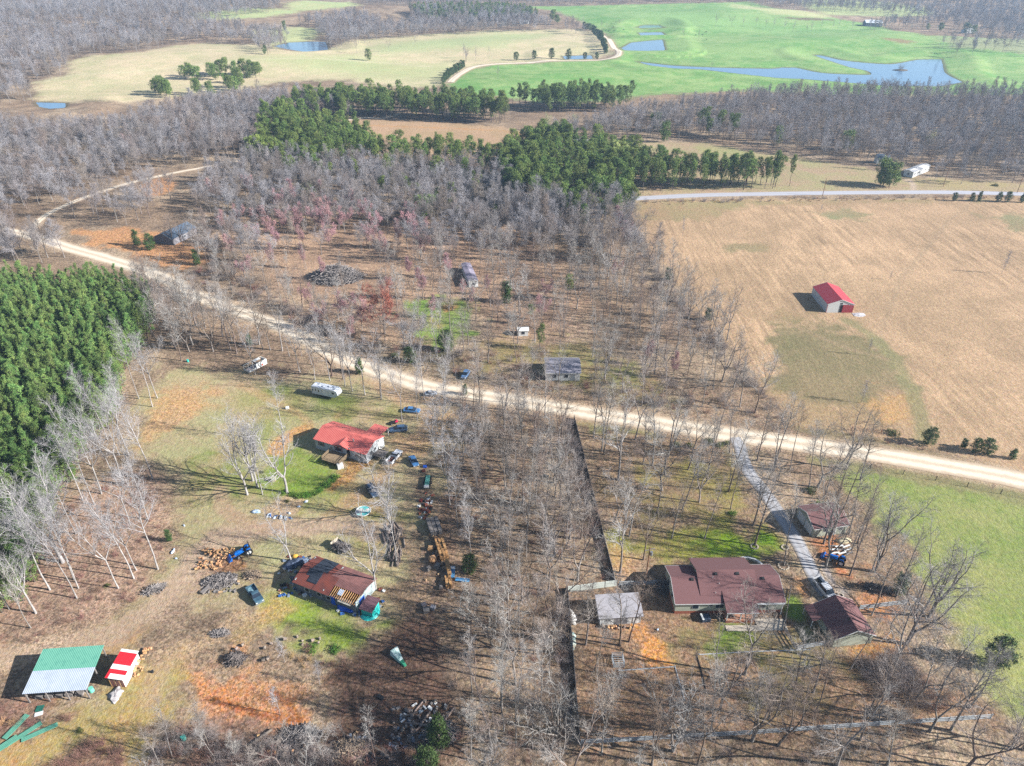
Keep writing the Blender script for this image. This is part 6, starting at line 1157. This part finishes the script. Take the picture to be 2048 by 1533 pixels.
pile((1325,1177), 13, 1.6, 1.6, 1.6, 300, 2.0, M_STKD, "fallen dark treetop between the workshop and the long house", 0, .04); pile((1795,1345), 14, 3.6, 2.0, 1.4, 300, 2.2, M_STKD, "dark scrub tangle along the pasture edge", 20, .04)
# logs, split wood, stumps
def log_mesh(L, r_, m, seed): 
    rr = random.Random(seed); T = MB().tube((-L/2,0,r_), (L/2,0,r_*rr.uniform(.85, 1.1)), r_, r_*rr.uniform(.75, 1.0), n=9); me = bpy.data.meshes.new("log"); me.from_pydata(T.v, [], T.f); me.materials.append(m); return me
M_LOG = mat("grey_log", C(168,150,136), C(122,108,100), scale=2, rough=.95, rnd=.2); M_LOGY = mat("fresh_log", C(226,178,130), C(190,140,96), scale=3, rough=.9, rnd=.15)
LG = [log_mesh(3.2, .2, M_LOG, 1), log_mesh(2.4, .16, M_LOG, 2), log_mesh(.45, .22, M_LOGY, 3), log_mesh(.5, .3, M_LOG, 4), log_mesh(.4, .16, M_LOGY, 5)]
def logs(name, px, spread, n, kinds, ang, aj, lab, grp, seed, stack=0.0, cat="log"):
    rr = random.Random(seed); cx, cy_ = P(*px)
    for i in range(n):
        dx, dy = rr.uniform(-1, 1)*spread[0], rr.uniform(-1, 1)*spread[1]; o = link(name, LG[rr.choice(kinds)]); o.location = (cx+dx, cy_+dy, stack*max(0, 1-(dx/spread[0])**2-(dy/spread[1])**2)*rr.random()); s = rr.uniform(.75, 1.25); o.scale = (s,)*3
        o.rotation_euler = (0, rr.uniform(-.1, .1), math.radians(ang+rr.uniform(-aj, aj))); tag(o, lab, cat, grp)
logs("log", (785,1068), (2.0,2.4), 24, (0,1), 100, 25, "long grey log in the loose log pile left of the lumber stacks", "logs of the loose pile", 1, .7); logs("log", (792,1105), (1.6,3.0), 26, (0,1), 95, 12, "long pale log stacked beside the tree left of the lumber", "logs stacked by the tree", 2, .9)
logs("split_log", (435,1108), (3.6,1.5), 70, (2,4,4), 0, 180, "freshly split orange log on the sawdust by the blue tractor", "split logs on the sawdust", 3, .9, "firewood"); logs("split_log", (418,1132), (2.6,1.2), 40, (2,4,4), 0, 180, "freshly cut orange log in the lower sawdust heap", "split logs in the lower sawdust heap", 4, .6, "firewood")
logs("split_log", (283,1325), (.9,3.0), 34, (2,4), 0, 180, "orange split log against the right wall of the striped shed", "split logs by the striped shed", 5, .9, "firewood"); logs("log_round", (545,1300), (9,3), 14, (3,), 0, 180, "grey log round lying by the saplings above the orange bank", "log rounds above the bank", 6, 0, "log round")
logs("log_round", (1235,1256), (3.4,.35), 13, (2,3), 90, 20, "pale log round lined up along the front of the white workshop", "log rounds along the workshop", 7, 0, "log round"); logs("log", (860,1445), (4.0,3.2), 16, (0,1), 30, 40, "weathered log in the dump at the wood's edge", "logs in the dump", 8, .3)
logs("log_round", (835,1440), (4.0,3.6), 20, (3,), 0, 180, "grey stump round among the dumped logs", "stump rounds in the dump", 9, .2, "log round"); logs("log", (560,1490), (4.5,2.2), 14, (0,1,2), 60, 60, "cut log scattered under the trees below the clay bank", "cut logs below the clay bank", 10, .2)
logs("split_log", (868,1072), (.9,1.4), 14, (2,4), 0, 180, "orange log end between the grey and fresh lumber stacks", "log ends between the lumber stacks", 11, .3, "firewood"); logs("log", (745,1515), (2.5,1.6), 5, (0,), -35, 12, "long peeled log lying by the pink debris heap", "peeled logs by the pink heap", 12, .1)
x, y = P(722, 1500); o = link("fallen_trunk", LG[0]); o.location = (x, y, 0); o.scale = (2.2, 1.3, 1.3); o.rotation_euler[2] = math.radians(-40); tag(o, "large pale fallen trunk slanting across the pink debris heap", "fallen trunk")
x, y = P(412, 1182); o = MB().hexa([(-1.0,-.3,0),(1.0,-.3,0),(1.0,.3,0),(-1.0,.3,0),(-1.1,-.4,.5),(1.1,-.4,.5),(1.1,.4,.5),(-1.1,.4,.5)]).build("feed_trough", M_WOODG); o.location = (x, y, 0); o.rotation_euler[2] = math.radians(60); tag(o, "grey trough lying below the wood pile beside the dirt path", "trough")
# household scraps round the derelict house, at the lumber line and the dump
SC = [mat("scrap_white", C(232,232,230)), mat("scrap_blue", C(60,110,180)), M_RUSTY, M_WOODG, mat("scrap_tan", C(206,170,130)), M_BLK, mat("scrap_grey_blue", C(130,144,160))]
def scraps(px, sx, sy, n, seed, lab, grp, ms=(0,1,2,3,4,5,6)):
    rr = random.Random(seed); cx, cy_ = P(*px)
    for i in range(n):
        a, b_, h_ = rr.uniform(.15, .55), rr.uniform(.12, .35), rr.uniform(.08, .4); o = MB().hexa([(-a,-b_,0),(a,-b_*.8,0),(a*.9,b_,0),(-a,b_,0),(-a*.8,-b_,h_*rr.uniform(.5, 1)),(a*.8,-b_*.7,h_),(a*.7,b_*.8,h_*rr.uniform(.4, 1)),(-a*.9,b_*.7,h_)]).build("scrap_piece", SC[rr.choice(ms)])
        o.location = (cx+rr.uniform(-sx, sx), cy_+rr.uniform(-sy, sy), .02); o.rotation_euler = (rr.uniform(-.2, .2), rr.uniform(-.2, .2), rr.uniform(0, 3.1)); tag(o, lab, "scrap", grp)
scraps((600,1180), 4.2, 1.8, 60, 1, "small piece of junk along the front of the derelict house", "junk before the derelict house"); scraps((592,1130), 3.0, 2.6, 40, 2, "small piece of junk behind the left end of the derelict house", "junk behind the derelict house"); scraps((700,1222), 2.6, 1.2, 16, 3, "blue or white scrap between the derelict house and teal shed", "scraps by the blue tarp", (0,1,1,6)); scraps((755,1195), 1.6, 2.6, 14, 4, "bit of rubbish between the teal shed and the pale tree", "rubbish by the teal shed")
scraps((850,1012), 1.6, 4.5, 46, 5, "rusty piece in the scrap line above the lumber", "pieces of the scrap line", (2,2,3,5,0)); scraps((840,1450), 5.0, 4.2, 80, 6, "grey rubbish bit among the dumped logs", "rubbish in the dump", (3,6,0,3)); scraps((700,1490), 2.6, 2.2, 26, 7, "pale rubbish bit on the pink debris heap", "rubbish on the pink heap", (0,0,4,3)); scraps((560,1036), 3.6, .6, 14, 8, "litter bit along the edge of the sand patch", "litter along the sand patch", (0,1,5,6)); scraps((440,1175), 3.5, 1.6, 30, 9, "broken wood bit round the grey wood pile", "wood bits by the wood pile", (3,4,3)); scraps((875,1125), 2.2, 5.0, 24, 10, "wood offcut lying about the lumber line", "offcuts at the lumber line", (3,4,4))
# lumber stacks
def lumber(px0, px1, w, h, cols, m, lab, seed):
    (ax, ay), (bx, by) = P(*px0), P(*px1); L = math.hypot(bx-ax, by-ay); r = tag(empty("lumber_stack", ((ax+bx)/2, (ay+by)/2, 0), math.atan2(by-ay, bx-ax)), lab, "lumber stack"); rr = random.Random(seed)
    for i in range(cols):
        b = MB(); y0 = -w/2+w*i/cols; ww = w/cols-.12; xx_ = -L/2
        while xx_ < L/2-.2: l = rr.uniform(.7, 1.5); b.box(xx_, min(L/2, xx_+l)-.04, y0+rr.uniform(0, .06), y0+ww+rr.uniform(0, .06), .1, h*rr.uniform(.82, 1.05)); xx_ += l
        b.build("plank_bundle", m, r)
    return r
lumber((864,1043), (874,1072), 2.8, 1.5, 3, M_WOODG, "grey weathered lumber stack, farthest of the line", 1); lumber((878,1084), (890,1122), 2.0, 1.6, 3, M_WOODY, "fresh orange lumber stack in the middle of the line", 2)
lumber((894,1126), (900,1155), .9, 1.4, 1, M_WOODY, "narrow pale lumber stack beside the blue sheets", 3); lumber((896,1157), (899,1178), 1.4, 1.2, 2, M_WOODY, "short yellow lumber stack at the near end of the line", 4)
for i, (px, s) in enumerate((((861,1100),.8),((865,1122),1.0),((857,1140),.7),((875,1136),.9),((882,1178),.6))): x, y = P(*px); o = MB().box(-.7*s, .7*s, -.6*s, .6*s, 0, 1.0*s).box(-.5*s, .6*s, -.5*s, .4*s, 1.001*s, 1.25*s).build("block_stack", M_LOGY if i < 2 else M_WOODG); o.location = (x, y, 0); o.rotation_euler[2] = i*.4; tag(o, ("upper square stack of fresh blocks left of the lumber line", "larger square stack of fresh blocks left of the lumber line", "weathered block stack left of the lumber line, lowest", "greyish block heap touching the lumber line", "tiny pale block stack near the end of the lumber line")[i], "wood stack")
def sheet(px, w, l, ang, m, lab, name="metal_sheet", z=.05, tilt=0, cat="metal sheet"): x, y = P(*px); o = MB().box(-w/2, w/2, -l/2, l/2, 0, .05).build(name, m); o.location = (x, y, z); o.rotation_euler = (tilt, 0, math.radians(ang)); return tag(o, lab, cat)
sheet((905,1150), 1.0, 2.6, 0, M_BLUEM, "blue sheet standing lengthwise beside the lumber", z=.6, tilt=.1); sheet((906,1141), 1.0, .8, 0, W_WHITEP, "white square sheet above the blue sheet by the lumber", z=.8); sheet((925,1162), 3.0, .9, -8, M_BLUEM, "blue sheet lying crosswise beyond the lumber stacks", z=.3)
M_GS = mat("sea_green_sheet", C(112,180,152), C(96,160,136), rough=.6, stripe=('X', .3, .15))
for px, w, l, a, lab in (((33,1455),1.0,4.6,-18,"upright sea-green roofing sheet, uppermost of the pile"),((48,1470),.9,5.6,-42,"middle sea-green roofing sheet, long and slanting"),((80,1466),.9,5.4,-58,"sea-green roofing sheet nearest the grass, slanting right"),((16,1490),1.2,3.2,-40,"broad sea-green roofing sheet at the left edge")): sheet(px, w, l, a, M_GS, lab, z=.04+.06*(w*10 % 7))
sheet((80,1418), 1.2, 1.2, 10, mat("dark_green_tarp", C(40,120,100), C(20,80,70)), "dark green folded tarp below the pavilion", "folded_tarp", .1, cat="tarp"); sheet((78,1429), 1.3, .8, 20, W_WHITEP, "small white board just below the dark green tarp", "white_board", .1, cat="board")
r = tag(empty("sheet_shelter", (*P(797,1316), 0), math.radians(-50)), "white and green sheet shelter on the dark dirt", "shelter"); MB().hexa([(-1.6,-.9,0),(1.2,-.5,0),(1.2,.4,0),(-1.6,.9,0),(-1.5,-.7,1.2),(1.1,-.4,.5),(1.1,.3,.5),(-1.5,.8,1.2)]).build("white_cover", mat("white_green_cover", C(226,240,236), C(130,186,170), scale=.7), r); MB().hexa([(1.2,-.5,0),(2.4,-.3,0),(2.4,.3,0),(1.2,.4,0),(1.2,-.4,.5),(2.4,-.2,.2),(2.4,.2,.2),(1.2,.3,.5)]).build("green_flap", mat("green_flap", C(60,160,120)), r)
def cyl(name, px, r_, h, m, lab, cat, z=0, top=None): x, y = P(*px); o = tag(empty(name, (x, y, gz(x, y)+z)), lab, cat); MB().tube((0,0,0), (0,0,h*.93), r_, r_*.96, n=16).build("body", m, o); MB().tube((0,0,h*.931), (0,0,h), r_*1.04, n=16).build("lid", top or m, o); return o
cyl("barrel", (184,1383), .42, .95, mat("mint_plastic", C(120,214,190)), "mint green barrel at the near right corner of the pavilion", "barrel"); cyl("barrel", (368,1479), .4, .8, mat("turquoise_plastic", C(60,196,180)), "turquoise barrel in the brush below the clay bank", "barrel"); cyl("barrel", (376,724), .35, .8, mat("turquoise_plastic", C(60,196,180)), "tiny turquoise barrel at the tree belt's edge", "barrel"); cyl("bucket", (305,1345), .25, .4, M_BLK, "small black bucket right of the striped shed", "bucket")
def crate(px, w, d, h, a, m, lab, name="storage_box", cat="box"): x, y = P(*px); o = MB().box(-w/2, w/2, -d/2, d/2, 0, h).build(name, m, bevel=.04); o.location = (x, y, gz(x, y)); o.rotation_euler[2] = math.radians(a); return tag(o, lab, cat)
crate((681,936), 1.5, 1.3, 1.2, 25, mat("off_white_box", C(228,226,220)), "off-white cubic box on the grass by the large deck", "storage_box"); crate((575,818), .9, .7, .7, 10, W_WHITEP, "small white box alone on the lawn above the red-roofed house"); crate((548,962), 1.0, .9, 1.1, 10, mat("mint_cream", C(196,214,190), C(200,170,120), scale=1), "small faded playhouse between the yard trees", "playhouse", "playhouse")
crate((848,1212), 1.0, .9, .6, 30, mat("slatted_grey", C(150,142,146), C(100,94,100), stripe=('X', .2, .4)), "slatted crate, leftmost of the three by the wood's edge", "crate", "crate"); crate((853,1224), 1.2, 1.0, .9, 10, M_WOODG, "grey cube crate, nearest of the three by the wood's edge", "crate", "crate"); crate((866,1218), 1.0, .9, .7, -20, mat("light_slat_grey", C(176,170,172)), "pale flat crate, rightmost of the three by the wood's edge", "crate", "crate")
crate((761,1396), 1.3, .7, .4, -30, M_BLK, "black plastic bin on the dark dirt", "bin", "bin"); crate((1091,954), 1.6, .8, .5, -20, M_BLK, "black object lying in the central wood", "black_tub", "tub")
for i, (px, w) in enumerate((((512,1024),1.4),((538,1030),.8),((549,1036),.7),((562,1034),.8),((578,1027),.7),((598,1014),.6),((612,1004),.7),((345,1105),.8),((348,1100),.5),((368,1052),.5),((352,1118),.4),((1315,1260),.4))): lump("white_bag", px, w*.7, w*.4, .35, mat("white_plastic", C(226,232,240), C(140,180,220), scale=1.5), "pale plastic bag among the scattered litter on the left lot" if i else "largest white and blue bag at the edge of the sand patch", "bag", i, i*37).__setitem__('group', 'scattered white bags') if i else lump("white_bag", px, 1.1, .6, .5, mat("white_plastic", C(226,232,240), C(140,180,220), scale=1.5), "largest white and blue bag at the edge of the sand patch", "bag", 1)
lump("white_debris", (232,1390), 1.2, 1.6, .5, mat("pale_rubbish", C(226,220,216), C(150,140,140), scale=2), "pale rubbish heap before the slatted front of the striped shed", "rubbish heap", 9, 0, .5); lump("white_tarp", (1143,1235), .9, 2.0, 1.0, mat("soft_white_tarp", C(236,232,226), C(190,186,182), scale=1), "crumpled white tarp in the corner by the privacy fence", "tarp", 10, 10, .4); lump("teal_debris", (1146,1280), .6, 1.8, .4, mat("mixed_teal", C(150,196,200), C(190,176,150), scale=2), "mixed teal and cream litter strip along the privacy fence", "litter strip", 11, 0, .5)
r = tag(empty("trampoline", (*P(727,1027), 0)), "round white-rimmed trampoline with teal patch under the pale tree", "trampoline"); MB().tube((0,0,.6), (0,0,.68), 1.7, n=24).build("mat", mat("patched_mat", C(220,214,206), C(90,200,196), scale=.6, thr=(.48,.52)), r); b = MB()
for i in range(20): a, c = 2*PI*i/20, 2*PI*(i+1)/20; b.tube((1.75*math.cos(a),1.75*math.sin(a),.72), (1.75*math.cos(c),1.75*math.sin(c),.72), .08, n=6)
b.build("rim", W_TRIM, r)
for i in range(5): a = 2*PI*i/5; MB().tube((1.6*math.cos(a),1.6*math.sin(a),0), (1.6*math.cos(a),1.6*math.sin(a),.6), .04, n=6).build("leg", M_CHROME, r)
r = tag(empty("flat_trailer", (*P(855,968), 0), math.radians(90+heading((0,0),(0,1))*0)), "flat trailer stacked with green sheets below the blue hatchback", "trailer"); MB().box(-2.4, 2.4, -.9, .9, .5, .62).build("bed", M_DARK, r); MB().box(-1.6, 2.0, -.5, .5, .625, 1.0).build("green_sheets", mat("dull_green_sheets", C(60,130,120), C(90,150,140)), r); MB().box(-2.3, -1.7, -.6, .6, .625, 1.1).build("white_load", W_WHITEP, r)
for s_ in (-1, 1): MB().tube((0,s_*.95,.33), (0,s_*1.12,.33), .33, n=12).build("wheel", M_BLK, r)
for i, px in enumerate(((850,935),(847,943),(842,1003),(853,1012),(857,1025),(848,1022))): crate(px, .9, .7, .5, i*33, (mat("royal_blue_plastic", C(30,90,200)), M_RUSTY)[i > 0] if i != 2 else mat("dark_red_metal", C(150,60,50)), ("royal blue tub at the head of the scrap line", "rusty box right behind the royal blue tub", "red scrap piece at the left of the implements", "rust-coloured implement in the scrap line", "long rusty implement at the foot of the scrap line", "small rusty implement beside the long one")[i], "scrap_piece", "scrap")
# white tarped boat and boards by the upper garage
lump("covered_boat", (1688,1083), 1.9, .8, .8, mat("cream_cover", C(236,220,180)), "cream covered boat below the upper garage", "boat", 12, 8, .12)
for i in range(9): sheet((1664+(i%3)*14+(i//3)*3, 1093+(i//3)*7+(i%3)*1), 2.0, .35, 5+i*9 % 25, W_WHITEP if i % 4 else M_WOODG, "white board in the jumble above the blue tractor by the driveway", "board", .15+.1*(i % 3), cat="board")['group'] = "white boards above the driveway tractor"
# livestock pen
r = tag(empty("livestock_pen", (19.7, 83.6, 0), .05), "square rail pen of weathered pipes standing on bare ground", "pen")
for a_, (x0, y0, x1, y1) in enumerate(((-1,-1.1,1,-1.1),(1,-1.1,1,1.1),(1,1.1,-1,1.1),(-1,1.1,-1,-1.1))):
    b = MB()
    for z in (.25, .55, .85, 1.15, 1.45): b.tube((x0,y0,z), (x1,y1,z), .035, n=6)
    b.build("rail_panel", M_RAIL, r); MB().tube((x0,y0,0), (x0,y0,1.6), .05, n=6).build("corner_post", M_RAIL, r)
b = MB(); [b.tube((-1,-1.1+i*.44,1.5), (1,-1.1+i*.44,1.5), .035, n=6) for i in range(6)]; b.build("top_rail", M_RAIL, r)
# ---- fences
def fence(name, pxs, lab, m, h=1.3, sp=2.4, rails=3, solid=False, th=.05, cat="fence", pm=None, pr=.07):
    pts = PP(pxs); r = tag(empty(name, (pts[0][0], pts[0][1], 0)), lab, cat); ox, oy = pts[0]
    for (ax, ay), (bx, by) in zip(pts, pts[1:]):
        L = math.hypot(bx-ax, by-ay); n = max(1, round(L/sp)); ux, uy = (bx-ax)/L, (by-ay)/L; vx, vy = -uy, ux
        for i in range(n+1):
            x, y = ax+ux*L*i/n-ox, ay+uy*L*i/n-oy
            if i or (ax, ay) == pts[0]: MB().box(x-pr, x+pr, y-pr, y+pr, 0, h+.1).build("post", pm or m, r)
            if i == n: break
            x2, y2 = x+ux*L/n, y+uy*L/n
            if solid: MB().hexa([(x-vx*th,y-vy*th,.03),(x2-vx*th,y2-vy*th,.03),(x2+vx*th,y2+vy*th,.03),(x+vx*th,y+vy*th,.03),(x-vx*th,y-vy*th,h),(x2-vx*th,y2-vy*th,h),(x2+vx*th,y2+vy*th,h),(x+vx*th,y+vy*th,h)]).build("panel", m, r)
            else:
                for k in range(rails):
                    z = h*(.28+.68*k/max(1, rails-1))-.12; hh = .14 if th > .03 else .03
                    MB().hexa([(x-vx*th,y-vy*th,z),(x2-vx*th,y2-vy*th,z),(x2+vx*th,y2+vy*th,z),(x+vx*th,y+vy*th,z),(x-vx*th,y-vy*th,z+hh),(x2-vx*th,y2-vy*th,z+hh),(x2+vx*th,y2+vy*th,z+hh),(x+vx*th,y+vy*th,z+hh)]).build("rail", m, r)
    return r
fence("privacy_fence", [(1148,838),(1178,960),(1205,1070),(1229,1164)], "tall dark privacy fence running from the gravel road to the white panels", M_FENCE, 1.25, 2.6, solid=True); fence("privacy_fence", [(1135,1186),(1145,1300),(1159,1486)], "tall dark privacy fence bordering the back lot, lower stretch", M_FENCE, 1.3, 2.6, solid=True)
fence("panel_fence", [(1135,1185),(1234,1172)], "white solid panel fence between the two dark fence stretches", mat("vinyl_white", C(226,232,222), C(210,216,206)), 1.7, 2.4, solid=True, pm=M_WOODG); fence("rail_fence", [(1238,1172),(1331,1170)], "short whitewashed rail fence joining the white panels to the house", M_RAIL, 1.3, 2.4)
fence("rail_fence", [(1162,1489),(1290,1482),(1500,1470),(1700,1456),(1980,1438)], "long whitewashed rail fence across the bottom woods", M_RAIL, 1.3, 2.6); fence("rail_fence", [(1592,1301),(1666,1288)], "whitewashed rail fence ending at the lower garage corner", M_RAIL, 1.3, 2.0); fence("rail_fence", [(1718,1220),(1812,1209)], "broken whitewashed rail fence right of the lower garage", M_RAIL, 1.3, 2.2); fence("rail_fence", [(1580,1180),(1567,1262),(1592,1301)], "grey rail fence from the patio down to the lower garage", M_WOODG, 1.2, 2.4)
fence("wire_fence", [(1560,905),(1740,937),(1806,949),(1871,961),(1934,974),(2001,988),(2080,1004)], "thin wire fence with posts between pasture and gravel road", M_DARK, 1.3, 8.0, 3, th=.012, pr=.06); fence("wire_fence", [(1980,1438),(1880,1262),(1862,1210)], "thin wire fence along the curved pasture edge", M_WOODG, 1.2, 6.0, 2, th=.012, pr=.05)
fence("farm_gate", [(1703,861),(1762,867)], "rust red pipe gate into the tan field", M_RUSTY, 1.2, 3.8, 5, th=.03, cat="gate"); fence("log_border", [(1237,1342),(1350,1334),(1358,1362),(1370,1402)], "low pale log border edging the empty garden plot", M_RAIL, .28, 4.0, 1, th=.08); fence("log_border", [(1398,1310),(1500,1304),(1620,1300)], "low pale timber edging below the back lawn", M_RAIL, .25, 4.0, 1, th=.08); fence("log_border", [(1394,1312),(1403,1345),(1412,1382)], "dark timber edging beside the garden plot", M_DARK, .3, 4.0, 1, th=.1)
# tree rings
for i, (px, r0) in enumerate((((1509,1094),.75),((1570,1096),.7),((1567,1133),1.05),((1681,1192),.55),((1410,1080),.0))):
    if not r0: continue
    x, y = P(*px); b = MB()
    for k in range(14): a = 2*PI*k/14; b.box(x+r0*math.cos(a)-.14, x+r0*math.cos(a)+.14, y+r0*math.sin(a)-.12, y+r0*math.sin(a)+.12, 0, .22)
    tag(b.build("stone_ring", M_CONC), ("pale stone ring round the tree on the lawn left of the drive", "pale stone ring close to the gravel driveway edge", "largest stone ring, at the back corner of the long house", "tiny stone ring beside the white crew-cab pickup")[i], "stone edging")
# utility poles
def pole(px, h, lab, arm=True):
    x, y = P(*px); r = tag(empty("utility_pole", (x, y, gz(x, y)), .3), lab, "utility pole"); MB().tube((0,0,0), (0,0,h), .16, .11).build("pole", mat("brown_pole", C(160,110,80), C(120,90,72), scale=1), r)
    if arm: MB().box(-1.1, 1.1, -.06, .06, h-.7, h-.56).build("crossarm", M_WOODG, r); MB().tube((.3,-.3,h-2.0), (.3,-.3,h-1.1), .28, n=12).build("transformer", M_CHROME, r)
pole((1291,1160), 9.5, "brown utility pole with transformer behind the short rail fence"); pole((1886,374), 11, "leaning-looking utility pole by the mobile home yard", False); pole((2034,386), 11, "utility pole beside the paved road at the right edge"); pole((1645,392), 9, "thin utility pole on the near side of the paved road", False); pole((545,350), 10, "utility pole in the pines by the side road", False)
# cattle
def cow(px, hd, lab):
    x, y = P(*px); m = mat("black_hide", C(48,44,44)); r = tag(empty("cow", (x, y, gz(x, y)), math.radians(hd)), lab, "cow", "black cattle grazing on the far green pasture")
    rg = lambda x_, w, z0, z1: [(x_,w*math.cos(a),(z0+z1)/2+(z1-z0)/2*math.sin(a)) for a in [2*PI*k/8 for k in range(8)]]
    b = MB().loft([rg(-1.0,.12,.9,1.2), rg(-.85,.3,.65,1.4), rg(-.2,.36,.55,1.38), rg(.5,.32,.6,1.42), rg(.85,.2,.85,1.35), rg(1.15,.13,.75,1.1), rg(1.4,.15,.45,.8), rg(1.6,.08,.35,.55)])
    for x_, y_ in ((-.75,.2),(-.75,-.2),(.55,.2),(.55,-.2)): b.tube((x_,y_,.8), (x_+.03,y_,.35), .1, .06, n=6); b.tube((x_+.03,y_,.36), (x_,y_,0), .06, .05, n=6)
    b.tube((-1.0,0,1.15), (-1.12,0,.5), .04, .02, n=5); b.build("body", m, r)
for i, (px, hd) in enumerate((((1405,71),20),((1412,66),200),((1413,81),90),((1391,73),0),((1247,64),0),((1226,60),180))): cow(px, hd, "small black cow grazing on the far green pasture near the ponds")
# island scrub in the lake
lv, pl = PONDS[3]; x, y = flat(1801, 141, lv); o = blob(7, 4, 1.1, 3).build("island", mat("island_soil", C(110,96,76))); o.location = (x, y, lv-.1); tag(o, kind='structure'); place_i = tag(empty("island_shrub", (x, y, lv+.6), 0, 2.2), "grey scrub bush on the tiny lake island", "bush"); link("stems", SHR[2], place_i)
label_all()
